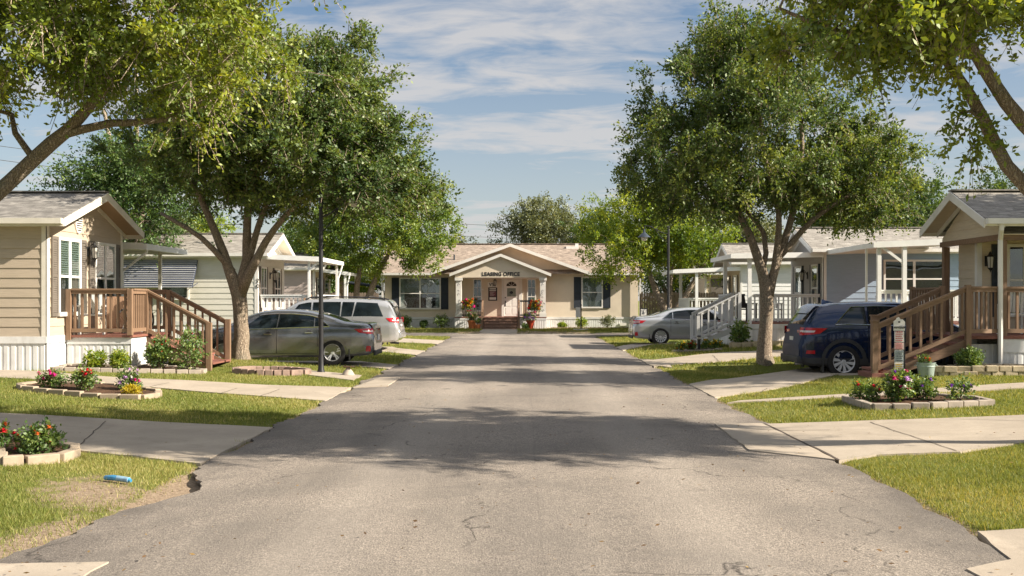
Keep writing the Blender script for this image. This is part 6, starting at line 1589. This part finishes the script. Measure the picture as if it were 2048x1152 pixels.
def plant(name, label, cat, x, y, z, w_, h, n, ls, ml, flowers=(), seed=1, airy=.6, group=None, fr_=.035, stems=7):
    rng = np.random.default_rng(seed); rn = random.Random(seed)
    root = thing(name, label, cat, (x, y, z), 0, group)
    w_ *= .8; n = int(n * .8)
    e = [(x, y, z + h * .52, w_ / 2, w_ / 2, h * .42)]
    P, O = ellip_pts(e, n, rng, None, 2.2)
    # uneven outline
    P += O * (rng.uniform(-.12, .10, (len(P), 1)) * w_)
    P[:, 2] = np.maximum(P[:, 2], z + .03)
    V, F, T, tips = leaves(P, O, 3, 5, airy * w_ * .30, ls, rng=rng, up=.5, spread=.6)
    V[:, 2] = np.maximum(V[:, 2], z + .005)
    st = MB()
    for i in range(stems):
        a = rn.uniform(0, 2 * PI); k = P[rn.randrange(len(P))]
        st.tube([(x + .03 * math.cos(a), y + .03 * math.sin(a), z - .02), (x + (k[0] - x) * .5, y + (k[1] - y) * .5, z + h * .35), tuple(k)], [.011, .008, .004], 5)
    hi = P[np.argsort(-(P[:, 2] + rng.normal(size=len(P)) * h * .25 - .4 * (P[:, 1] - y)))]
    i = 0; bl = []
    for c, k, r in flowers:
        r *= 1.25; k = int(math.ceil(k * 1.3))
        for _ in range(k):
            p = hi[(i * 3) % len(hi)]; i += 1
            o = (p[0] - x) * .18, (p[1] - y) * .18
            bl.append((c, p[0] + o[0], p[1] + o[1] - .02, p[2] + .03 + .02 * h, r * rn.uniform(.8, 1.2)))
            st.tube([(p[0], p[1], p[2] - .05), (p[0] + o[0], p[1] + o[1] - .02, p[2] + .03)], .003, 3)
    st.build('stem', M_bark, root)
    me = np_mesh('foliage', V - np.array([x, y, z]), F, T); link('foliage', me, ml, root)
    for c, bx, by, bz, r in bl: blossom(root, c, bx, by, bz, r, rn)
    return root
BEDS = []
def bed(label, poly, m, h=.09, step=.30, wd=.11, courses=1, name='flower_bed', soil=True, close=True, seed=5):
    rn = random.Random(seed)
    cx = sum(p[0] for p in poly) / len(poly); cy = sum(p[1] for p in poly) / len(poly)
    root = thing(name, label, 'flower bed', (cx, cy, tz(cx, cy))); BEDS.append(poly)
    if soil:
        o = drape('mulch', poly, .035, M_mulch, .12, .0, kind=None, jitter=.0); bm = bmesh.new(); bm.from_mesh(o.data)
        for v in bm.verts: v.co.z += rn.uniform(0, .03); v.co -= Vector(root.location)
        bm.to_mesh(o.data); bm.free(); o.parent = root; ORG[o.name] = ORG[root.name]
    n = len(poly)
    for i in range(n if close else n - 1):
        a, b_ = Vector((*poly[i], 0)), Vector((*poly[(i + 1) % n], 0)); k = max(1, round((b_ - a).length / step))
        d = (b_ - a) / k; dn = d.normalized(); sd = Vector((-dn.y, dn.x, 0))
        for j in range(k):
            for c in range(courses):
                p = a + d * (j + (.5 if c % 2 == 0 else .05)); L2 = d.length / 2 - rn.uniform(.004, .014); w2 = wd / 2 * rn.uniform(.85, 1.1); hh = h / courses
                p = p + sd * rn.uniform(-.012, .012); z0 = tz(p.x, p.y) - .02 + hh * c; z1 = tz(p.x, p.y) + hh * (c + 1) - .006 + rn.uniform(-.008, .008)
                q = MB(); t_ = rn.uniform(-.05, .05); dd = (dn + sd * t_).normalized(); ss = Vector((-dd.y, dd.x, 0))
                q.hexa([p + dd * (sx * L2) + ss * (sy * w2) + Vector((0, 0, z)) for z in (z0, z1) for sx, sy in ((-1, -1), (1, -1), (1, 1), (-1, 1))])
                q.build('edging_stone', m, root, bevel=.012)
    return root
M_bst = paint('sand_edging_stone', (0.35, 0.28, 0.205), .9, .18, 5, .6, 50, dirt=.35); M_gst = paint('grey_edging_stone', (0.34, 0.29, 0.24), .9, .2, 5, .6, 50, dirt=.35)
M_brk = paint('old_pink_brick', (0.27, 0.19, 0.155), .95, .35, 6, .7, 50, dirt=.5); M_lst = paint('limestone_block', (0.46, 0.38, 0.26), .95, .25, 7, .9, 30, dirt=.3)
MAG, RED, PNK, LAV, YEL, ORG_, PUR, WHT = (.60, .02, .22), (.58, .012, .03), (.65, .15, .30), (.55, .33, .60), (.72, .48, .02), (.68, .16, .03), (.22, .05, .42), (.75, .70, .66)
bed('oval sandy-edged rose bed on the lawn before the tan home', [G(*p) for p in ((38, 776), (90, 770), (180, 772), (262, 779), (316, 789), (318, 795), (282, 800), (200, 797), (100, 788), (48, 781))], M_bst)
bed('sandy block bed with orange lantana beside the first driveway', [G(*p) for p in ((2, 885), (60, 890), (118, 897), (148, 905), (150, 914), (118, 925), (50, 930), (2, 932))][0:8], M_bst, .10)
bed('long bed of tan and grey blocks along the brown deck skirting', [(-9.55, 20.72), (-8.2, 21.0), (-6.8, 21.55), (-6.85, 21.95), (-7.6, 22.4), (-8.22, 22.45), (-8.28, 21.68), (-9.6, 21.7)], M_gst, .10, .24)
rc = [(-5.5 + .80 * math.cos(2 * PI * i / 14), 22.35 + .62 * math.sin(2 * PI * i / 14)) for i in range(14)]
bed('empty ring of old pinkish bricks on the grass beside the brown stairs and the lamp', rc, M_brk, .13, .22, .12, 1, 'brick_ring')
bed('diamond-shaped stone bed with purple and magenta flowers on the shaded lawn', [G(*p) for p in ((1688, 803), (1745, 821), (1860, 818), (1984, 811), (1945, 803), (1880, 798), (1770, 797))], M_gst, .10)
bed('raised limestone bed in front of the cream home skirting', [(7.95, 20.12), (8.25, 19.86), (9.0, 19.75), (10.5, 19.72), (12, 19.7), (12, 20.25), (8.0, 20.25)], M_lst, .20, .26, .13, 2)
bed('small stone ringed bed of yellow flowers round the black path light', [(4.7, 32.2), (5.3, 31.95), (6.0, 32.1), (6.25, 32.5), (5.9, 32.9), (5.0, 32.9)], M_gst, .07)
bed('rough stone planter edge at the foot of the grey-white porch steps', [(6.7, 33.0), (7.3, 32.8), (9.5, 32.9), (9.5, 33.4), (6.75, 33.4)], M_lst, .17, .3, .14, 1)
def at(px, py): x, y = G(px, py); return x, y, tz(x, y)
def pl(label, px, py, w_, h, n, ls, ml, fl=(), seed=1, name='rose_bush', cat='plant', **k):
    x, y, z = at(px, py); return plant(name, label, cat, x, y, z, w_, h, n, ls, ml, fl, seed, **k)
pl('magenta flowering rose at the end of the oval bed', 104, 781, .42, .33, 90, .05, M_bushm, ((MAG, 4, .045), (PNK, 3, .03)), 51)
pl('bright red roses in the middle of the oval bed', 170, 786, .46, .45, 110, .05, M_bushm, ((RED, 6, .052),), 52)
pl('lavender and pink roses behind the yellow mound in the oval bed', 258, 786, .44, .42, 100, .045, M_bushm, ((LAV, 6, .04), (MAG, 2, .04), (WHT, 3, .03)), 53)
pl('low bright yellow-green mound in the oval bed', 264, 794, .36, .2, 120, .035, leafmat('yellow_leaves', (.25, .22, .01), (.45, .36, .015), (.65, .5, .02), .4), (), 54, 'yellow_shrub')
pl('lantana with orange and red heads in the sandy block bed', 82, 914, .52, .33, 150, .05, M_bushm, ((ORG_, 8, .026), (RED, 4, .022)), 55, 'lantana_plant')
pl('sparse orange flowering plant cut by the picture edge in the sandy block bed', 4, 912, .26, .34, 30, .05, M_bushm, ((ORG_, 1, .035), (RED, 1, .035)), 56, 'flowering_plant')
x, y = -9.35, 21.15; plant('shrub', 'yellowish leafy shrub, first by the corner of the white skirting', 'shrub', -8.95, 21.35, tz(-8.95, 21.35), .52, .38, 120, .06, M_leafbright, (), 57)
plant('shrub', 'bright green upright shrub between the yellowish shrub and the flowering bush', 'shrub', -8.42, 21.3, tz(-8.4, 21.3), .46, .42, 170, .05, M_leafbright, (), 58, airy=.9)
plant('rose_bush', 'dark leafy bush with small crimson flowers by the deck corner', 'shrub', -7.78, 21.85, tz(-7.8, 21.8), .62, .75, 190, .065, M_bushm, ((RED, 5, .03),), 59)
plant('rose_bush', 'tall airy rose bush in front of the brown stair rails', 'shrub', -7.15, 21.9, tz(-7.1, 21.9), .62, .95, 120, .06, M_bushm, ((RED, 3, .025),), 60, airy=1.2)
plant('shrub', 'round glossy green shrub in the raised limestone bed', 'shrub', 8.72, 20.05, tz(8.7, 20) + .1, .52, .42, 230, .055, M_bushm, (), 61)
pl('sparse plant with red blooms at the tip of the diamond bed', 1733, 808, .55, .34, 80, .055, M_bushm, ((RED, 2, .035), (ORG_, 1, .025)), 62, 'flowering_plant')
pl('largest bush of the diamond bed with purple and pink clusters', 1797, 808, .52, .52, 170, .055, M_bushm, ((PUR, 2, .035), (LAV, 3, .05), (MAG, 5, .045), (RED, 2, .035), (WHT, 2, .04)), 63, 'flowering_bush')
pl('pale green plant with a single violet bloom in the diamond bed', 1846, 806, .50, .40, 110, .05, M_bushm, ((PUR, 2, .034),), 64, 'flowering_plant')
pl('wispy plant with two violet blooms at the sharp end of the diamond bed', 1918, 808, .48, .38, 45, .055, M_bushm, ((PUR, 2, .036),), 65, 'flowering_plant', airy=1.3)
for i, (x_, y_, c, lb) in enumerate(((4.95, 32.3, YEL, 'yellow and orange flower clump nearest the road in the path light bed'), (5.3, 32.5, RED, 'dark red flower clump behind the path light'), (5.75, 32.35, YEL, 'big yellow flower clump beside the path light'), (6.1, 32.5, YEL, 'bright yellow clump at the stair end of the path light bed'))):
    plant('flower_clump', lb, 'plant', x_, y_, tz(x_, y_), .42, .34, 60, .06, M_bushm, ((c, 16, .045),) + (((ORG_, 4, .045),) if i == 0 else ()), 70 + i)
plant('leafy_plant', 'tall dark leafed plant beside the grey-white porch steps', 'plant', 7.0, 33.2, .2, .6, .8, 60, .12, M_bushm, (), 75, airy=1.0)
OB = 'clipped bushes in front of the leasing office'
for i, (px_, w_, h, ml, lb, nm) in enumerate(((811, .78, .74, M_bushm, 'loose green bush below the left end window of the office', 'shrub'), (848, .48, .46, M_leafdark, 'small dark purplish bush under the wide office window', 'shrub'), (883, 1.0, .76, M_bushm, 'dense dark bush between wide office window and porch', 'shrub'),
        (1124, .6, .3, M_leafbright, 'low yellow-green bush just past the porch skirting', 'shrub'), (1163, .78, .62, M_leafbright, 'golden-green round bush behind the black post sign', 'shrub'), (1216, .9, .74, M_leafolive, 'olive round bush below the shuttered single window', 'shrub'))):
    x_ = (px_ - 1048) * 58.0 / 2048; plant(nm, lb, 'shrub', x_, 58.0, .1, w_, h, 150, .07, ml, (), 80 + i, group=OB)
# edging in front of the office
q = MB()
for i in range(44):
    xx = 1.5 + i * .115; q.box(xx, xx + .10, 57.35, 57.42, .08, .17 + (i % 2) * .015)
single(q.build('brick_edging', M_brk, None), 'low red-brown brick edging along the grass before the office', 'edging')

def pot(label, x, y, z, r, h, m):
    root = thing('flower_pot', label, 'flower pot', (x, y, z))
    q = MB(); q.lathe((x, y, z), [(0, 0), (r * .68, 0), (r * .95, h * .82), (r * 1.08, h * .82), (r * 1.08, h), (r * .92, h), (r * .88, h * .8), (0, h * .8)], 20); q.build('bowl', m, root, smooth=True)
    MB().lathe((x, y, z), [(0, h * .86), (r * .9, h * .84)], 16).build('soil', M_mulch, root)
pot('large terracotta pot under the mixed bouquet left of the office steps', -2.85, 56.15, .08, .24, .5, M_terra)
pot('small terracotta pot beside the foot of the office steps', -2.52, 55.7, .07, .17, .3, M_terra)
pot('glazed red pot right of the office steps below the purple flowers', .35, 56.2, .08, .22, .5, paint('red_glaze', (.42, .06, .03), .35, .2))
plant('bouquet', 'tall bouquet of yellow, orange and magenta flowers on the left porch rail', 'flowers', -3.05, 56.45, .95, .95, .85, 70, .09, M_bushm, ((YEL, 14, .085), (ORG_, 9, .085), (MAG, 7, .10), (RED, 3, .07)), 91)
plant('bouquet', 'white, pink and yellow flowers spilling over the large terracotta pot', 'flowers', -2.85, 56.15, .5, .75, .55, 60, .08, M_bushm, ((WHT, 9, .08), (PNK, 5, .08), (YEL, 4, .07)), 92)
plant('bouquet', 'small white daisies in the small terracotta pot', 'flowers', -2.52, 55.7, .34, .42, .4, 40, .07, M_bushm, ((WHT, 5, .06),), 93)
plant('bouquet', 'tall bouquet of red, orange and lime flowers on the right porch rail', 'flowers', .62, 56.45, .95, .95, .8, 70, .09, M_bushm, ((RED, 12, .085), (ORG_, 6, .08), (YEL, 8, .08), (PNK, 5, .08)), 94)
plant('bouquet', 'violet and white flowers over the glazed red pot', 'flowers', .30, 56.2, .5, .85, .5, 60, .08, M_bushm, ((PUR, 9, .09), (WHT, 8, .08), (LAV, 5, .08)), 95)
plant('shrub', 'small dark shrub at the foot of the glazed red pot', 'shrub', 0.05, 55.95, .06, .5, .38, 70, .07, M_bushm, (), 96)

# ------------------------------------------------------------------ small things
# yard sign with stacked placards by the brown stairs
sg_ = thing('yard_sign', 'narrow white sign of stacked placards on a black stake before the brown stairs', 'sign', (7.32, 20.0, tz(7.3, 20)), R(-8)); sg_.scale = (.72, 1, .92)
q = MB(); q.box(.10, .17, 0, .035, -.02, 1.24); q.build('post', M_black, sg_, local=True)
q = MB(); q.prism([(-.14, -.02, 1.0), (.15, -.02, 1.0), (.16, -.02, 1.18), (.10, -.02, 1.24), (.04, -.02, 1.24), (0, -.02, 1.285), (-.06, -.02, 1.27), (-.08, -.02, 1.23), (-.14, -.02, 1.2)], (0, .018, 0)); tp_ = q.build('top_board', M_white, sg_, local=True)
q = MB(); rn = random.Random(4)
pts_ = [(-.13 + i * .026, -.026, 1.07 + (.035 if i % 2 else -.03) * rn.uniform(.5, 1)) for i in range(12)]; q.tube(pts_, .011, 5); q.box(-.02, .03, -.026, -.021, 1.17, 1.2); q.build('script_lettering', M_black, tp_, local=True)
P2 = [(.76, .985, M_white, (.5, .10, .12)), (.60, .745, paint('pink_placard', (.66, .50, .47), .6, .08), (.5, .12, .12)), (.34, .58, paint('grey_placard', (.45, .50, .50), .5, .1), (.05, .06, .08)), (.12, .33, M_white, (.6, .40, .05))]
for i, (z0_, z1_, mm, ic) in enumerate(P2):
    q = MB(); q.box(-.115, .115 if i > 1 else .13, -.02, 0, z0_, z1_); b2_ = q.build('placard', mm, sg_, local=True)
    q = MB(); k_ = int((z1_ - z0_) / .045)
    for j in range(k_):
        x_ = -.09
        while x_ < .08:
            l_ = rn.uniform(.015, .04); q.box(x_, min(.095, x_ + l_), -.0245, -.0205, z0_ + .02 + j * .045, z0_ + .042 + j * .045); x_ += l_ + .012
    q.build('lettering', paint('print_%d' % i, ic, .6, .1), b2_, local=True)
bu = thing('bucket', 'galvanised steel bucket of small plants at the foot of the brown stairs', 'bucket', (7.78, 19.82, tz(7.78, 19.8)))
q = MB(); x_, y_, z_ = bu.location; q.lathe((x_, y_, z_), [(0, .0), (.135, 0), (.14, .015), (.165, .20), (.172, .205), (.172, .22), (.168, .225), (.175, .27), (.183, .275), (.183, .285), (.165, .285), (.15, .24), (0, .24)], 24); q.build('shell', M_steel, bu, smooth=True)
for s_ in (-1, 1): q = MB(); q.tube([(x_ + s_ * .17, y_ - .05, z_ + .25), (x_ + s_ * .205, y_ - .05, z_ + .22), (x_ + s_ * .205, y_ + .05, z_ + .22), (x_ + s_ * .17, y_ + .05, z_ + .25)], .007, 5); q.build('handle', M_steel, bu)
plant('potted_greens', 'short green shoots and an orange bloom growing in the galvanised bucket', 'plant', 7.76, 19.82, z_ + .25, .28, .15, 30, .05, M_bushm, ((ORG_, 2, .03),), 97)
q = MB(); q.lathe((7.1, 20.45, .25), [(0, 0), (.06, 0), (.08, .14), (.075, .14), (.055, .02)], 14); single(q.build('plastic_pot', paint('red_plastic', (.42, .03, .03), .4, .1), None, smooth=True), 'small red plastic pot on the bottom landing of the brown stairs', 'pot')
og = thing('garden_ornament', 'weathered grey bell-shaped ornament with a flat cap on the grass beside the street lamp', 'ornament', (-3.88, 22.6, tz(-3.88, 22.6)))
x_, y_, z_ = og.location; q = MB(); q.lathe((x_, y_, z_), [(0, 0), (.14, 0), (.145, .03), (.10, .10), (.05, .16), (.04, .19), (0, .19)], 16); q.build('base', M_gst, og, smooth=True)
q = MB(); q.hexa([(x_ - .09, y_ - .08, z_ + .185), (x_ + .13, y_ - .08, z_ + .195), (x_ + .13, y_ + .08, z_ + .195), (x_ - .09, y_ + .08, z_ + .185), (x_ - .11, y_ - .09, z_ + .215), (x_ + .15, y_ - .09, z_ + .205), (x_ + .15, y_ + .09, z_ + .205), (x_ - .11, y_ + .09, z_ + .215)]); q.build('cap', M_mulch, og, bevel=.008)
nx_, ny_, nz_ = at(235, 966)
np_ = thing('bagged_newspaper', 'rolled newspaper in a light blue plastic sleeve lying on the patchy grass', 'newspaper', (nx_, ny_, nz_ + .04), R(-22))
q = MB(); q.tube([(-.16, 0, 0), (-.14, 0, 0), (-.05, .0, .006), (.04, .004, 0), (.13, 0, -.004), (.16, 0, -.01)], [.012, .023, .026, .024, .022, .014], 12); q.build('sleeve', paint('blue_sleeve', (.05, .27, .50), .25, .35, 14, .5, 40, coat=.5), np_, smooth=True, local=True)
q = MB(); q.tube([(.0, 0, 0.004), (.135, 0, -.004)], .0258, 12); q.build('paper_roll', paint('pale_blue_film', (.22, .36, .48), .35, .3, 20, .4), np_, smooth=True, local=True)
bo = thing('path_light', 'short black path light standing among the yellow flowers', 'path light', (5.5, 32.2, tz(5.5, 32.2)))
x_, y_, z_ = bo.location; MB().lathe((x_, y_, z_), [(.05, 0), (.045, .36), (.06, .37), (.06, .39)], 12).build('stem', M_black, bo, smooth=True)
q = MB(); q.lathe((x_, y_, z_), [(.045, .39), (.045, .47)], 10); q.build('lens', M_globe, bo); q = MB(); q.lathe((x_, y_, z_), [(.075, .465), (.07, .50), (0, .52)], 12); q.build('cap', M_black, bo, smooth=True)
# post sign before the office
ps = thing('post_sign', 'thin black post with a white leaflet box in front of the golden-green bush', 'sign', (3.02, 54.2, .1))
MB().lathe((3.02, 54.2, .08), [(.035, 0), (.03, 1.32), (.055, 1.33), (.03, 1.40), (0, 1.44)], 10).build('post', M_black, ps, smooth=True)
q = MB(); q.box(2.74, 2.98, 54.15, 54.2, .78, 1.32); q.build('leaflet_box', M_white, ps); q = MB(); q.box(2.62, 3.4, 54.1, 54.3, .06, .17); q.build('base', M_white, ps, bevel=.01)
fs = thing('framed_sign', 'small rounded black frame sign by the fence above the silver sedan tail', 'sign', (5.95, 50.6, .1))
q = MB(); q.box(5.94, 5.97, 50.6, 50.63, .0, 1.0); q.build('post', M_black, fs); q = MB(); q.box(5.72, 6.1, 50.57, 50.6, .85, 1.3); fr2 = q.build('frame', M_black, fs, bevel=.01); q = MB(); q.box(5.77, 6.05, 50.555, 50.569, .9, 1.25); q.build('panel', M_white, fr2)
q = MB(); q.tube([(5.86, 50.55, 1.0), (5.9, 50.55, 1.16), (5.95, 50.55, 1.0)], .01, 4); q.build('print', M_black, fr2)
gr = thing('barbecue_grill', 'black barbecue grill with slanted lid in front of the picket fence', 'grill', (7.7, 50.4, .1))
q = MB(); q.prism([(7.25, 50.2, 1.12), (8.15, 50.2, 1.12), (8.15, 50.2, 1.34), (7.45, 50.2, 1.34), (7.22, 50.2, 1.22)], (0, .5, 0)); q.build('lid', M_black, gr, bevel=.02)
q = MB(); q.box(7.3, 8.1, 50.22, 50.68, .85, 1.119); q.build('firebox', M_black, gr)
for x_ in (7.36, 8.04):
    for y_ in (50.26, 50.62): q = MB(); q.box(x_ - .02, x_ + .02, y_ - .02, y_ + .02, .1, .849); q.build('leg', M_black, gr)
tv = thing('roof_ventilator', 'silver wire-topped roof ventilator on the ridge of the sage home', 'roof vent', (-13.95, 38.2, 4.14))
q = MB(); q.lathe((-13.95, 38.2, 4.14), [(.06, -.05), (.06, .1), (.2, .13), (.2, .15), (.05, .2), (0, .2)], 14); q.build('hood', M_chrome, tv)
q = MB()
for i in range(6):
    a = PI * i / 3; q.tube([(-13.95 + .12 * math.cos(a), 38.2 + .12 * math.sin(a), 4.3), (-13.95 + .09 * math.cos(a), 38.2 + .09 * math.sin(a), 4.5), (-13.95, 38.2, 4.78)], .012, 4)
q.tube([(-14.25, 38.2, 4.14), (-14.25, 38.2, 4.45), (-14.1, 38.2, 4.62), (-13.95, 38.2, 4.6)], .012, 4); q.build('wire', M_white, tv)
# overhead lines
def wire(label, pts, r=.022):
    P_ = [((px - 1048) * Y / 2048, Y, 1.7 + (600 - py) * Y / 2048) for px, py, Y in pts]
    q = MB(); q.tube(P_, r, 5); single(q.build('power_line', M_plastic, None), label, 'power line', 'overhead lines')
wire('upper overhead line crossing the sky behind the leaning oak and above the office', [(-120, 277, 70), (0, 292, 74), (110, 307, 78), (500, 375, 90), (900, 447, 104), (1030, 453, 108), (1300, 450, 115)])
wire('lower overhead line running just under the upper one across the sky', [(-120, 305, 70), (0, 320, 74), (110, 335, 78), (500, 400, 90), (900, 471, 104), (1030, 477, 108), (1300, 474, 115)])
wire('short pale line sagging behind the sage home roof', [(150, 436, 52), (266, 444, 52), (365, 448, 52), (480, 449, 52)], .015)
# boat top frame and blue thing behind the grey fence
cn = thing('pergola_bar', 'dark curved canopy bar rising over the grey-brown board fence', 'canopy', (-9.2, 59.5, .1))
q = MB(); q.tube([(-10.6, 59.5, .1), (-10.6, 59.5, 2.55), (-10.4, 59.5, 2.72), (-9.4, 59.5, 2.62), (-8.4, 59.5, 2.45), (-8.2, 59.5, 2.2), (-8.2, 59.5, .1)], .09, 8); q.build('frame', M_shut, cn, smooth=True)

# fallen leaves and grit on the paving
n_ = 620; rng = np.random.default_rng(77)
X = rng.uniform(-3.2, 3.2, n_); Y = 6 + 30 * rng.uniform(0, 1, n_) ** 1.6
X = np.concatenate([X, rng.uniform(3.0, 6, 60), rng.uniform(-7, -3.0, 60)]); Y = np.concatenate([Y, rng.uniform(6.5, 14, 60), rng.uniform(6.5, 14, 60)])
Z = np.array([zroad(a, c) for a, c in zip(X, Y)]) + .045
a_ = rng.uniform(0, 2 * PI, len(X)); s_ = rng.uniform(.008, .024, len(X))
d1 = np.stack([np.cos(a_), np.sin(a_), rng.normal(size=len(X)) * .15], -1) * s_[:, None]; d2 = np.stack([-np.sin(a_), np.cos(a_), rng.normal(size=len(X)) * .3], -1) * s_[:, None] * .5
Pc = np.stack([X, Y, Z], -1); V = np.stack([Pc - d1, Pc + d2, Pc + d1, Pc - d2], 1).reshape(-1, 3)
fl = link('fallen_leaves', np_mesh('fallen_leaves', V, np.arange(len(V)).reshape(-1, 4), rng.uniform(0, 1, len(X))), leafmat('dry_leaves', (.06, .035, .02), (.16, .09, .04), (.30, .20, .07), .2)); fl['kind'] = 'stuff'

# ------------------------------------------------------------------ grass
def grass(name, n, xr, yr, hgt, wdt, seed, m=None, pw=1.0):
    rng = np.random.default_rng(seed)
    x = rng.uniform(xr[0], xr[1], n); y = yr[0] + (yr[1] - yr[0]) * rng.uniform(0, 1, n) ** pw
    keep = np.abs(x) < y * 0.56 + 1.2
    jx, jy = x + rng.normal(size=n) * .032, y + rng.normal(size=n) * .032
    for p in PAVED: 
        ins = inside(p, jx, jy)
        # a few blades creep over the edge of the slabs
        keep &= ~ins
    for p in BEDS: keep &= ~inside(p, x, y)
    keep &= ~(soilmask(x, y, rng.normal(size=n) * .35) > .55)
    for (a, b_, c, d) in ((-30, -9.72, 20.85, 24.85), (-9.72, -6.9, 21.78, 24.05), (6.5, 30, 20.3, 23.4), (-30, -7.2, 36.2, 40.2), (7.0, 30, 33.5, 37.5), (-8, 6.6, 57.0, 67), (10, 14, 29, 33.3)):
        keep &= ~((x > a) & (x < b_) & (y > c) & (y < d))
    # thin patches
    f = np.sin(x * 2.1 + 3 * np.sin(y * .7)) + np.sin(y * 2.7 + 1.5 * np.sin(x * 1.9)) + rng.normal(size=n) * .9
    keep &= (f > -2.0)
    x, y, f = x[keep], y[keep], f[keep]; k = len(x)
    z = terr(x, y); a = rng.uniform(0, 2 * np.pi, k); h = hgt * rng.uniform(.45, 1.2, k) * (1 + .12 * f) * np.where(np.sin(x * 7.3 + 2 * np.sin(y * 5.1)) * np.sin(y * 6.7 + 1.3 * np.sin(x * 4.3)) > .72, 1.7, 1.0); w_ = wdt * rng.uniform(.6, 1.3, k)
    lean = rng.normal(size=(k, 2)) * .55 * h[:, None]
    dx, dy = np.cos(a) * w_ / 2, np.sin(a) * w_ / 2
    A = np.stack([x - dx, y - dy, z - .01], -1); B_ = np.stack([x + dx, y + dy, z - .01], -1); T = np.stack([x + lean[:, 0], y + lean[:, 1], z + h], -1)
    V = np.stack([A, B_, T], 1).reshape(-1, 3)
    dry = np.sin(x * 1.7 + 2.2 * np.sin(y * .8)) + np.sin(y * 1.9 + 1.7 * np.sin(x * 1.3))
    tint = np.clip(.42 + .10 * dry + rng.normal(size=k) * .20 + (rng.uniform(0, 1, k) < .10 + .10 * (dry > .8)) * .45, 0, 1)
    o = link(name, np_mesh(name, V, np.arange(len(V)).reshape(-1, 3), tint), m or M_grass); o['kind'] = 'stuff'
    return o
grass('grass', 300000, (-9, -3.2), (6.0, 13.5), .034, .007, 1, pw=1.3)
grass('grass', 300000, (3.1, 9), (6.0, 13.5), .034, .007, 2, pw=1.3)
grass('grass', 220000, (-13, -3.2), (13.5, 24.6), .036, .012, 3)
grass('grass', 220000, (3.1, 13), (13.5, 24.6), .036, .012, 4)
grass('grass', 80000, (-13, -3.2), (24.6, 50), .06, .025, 5)
grass('grass', 80000, (3.1, 13), (24.6, 50), .06, .025, 6)
grass('grass', 50000, (-14, 14), (51.7, 57.2), .07, .03, 7)
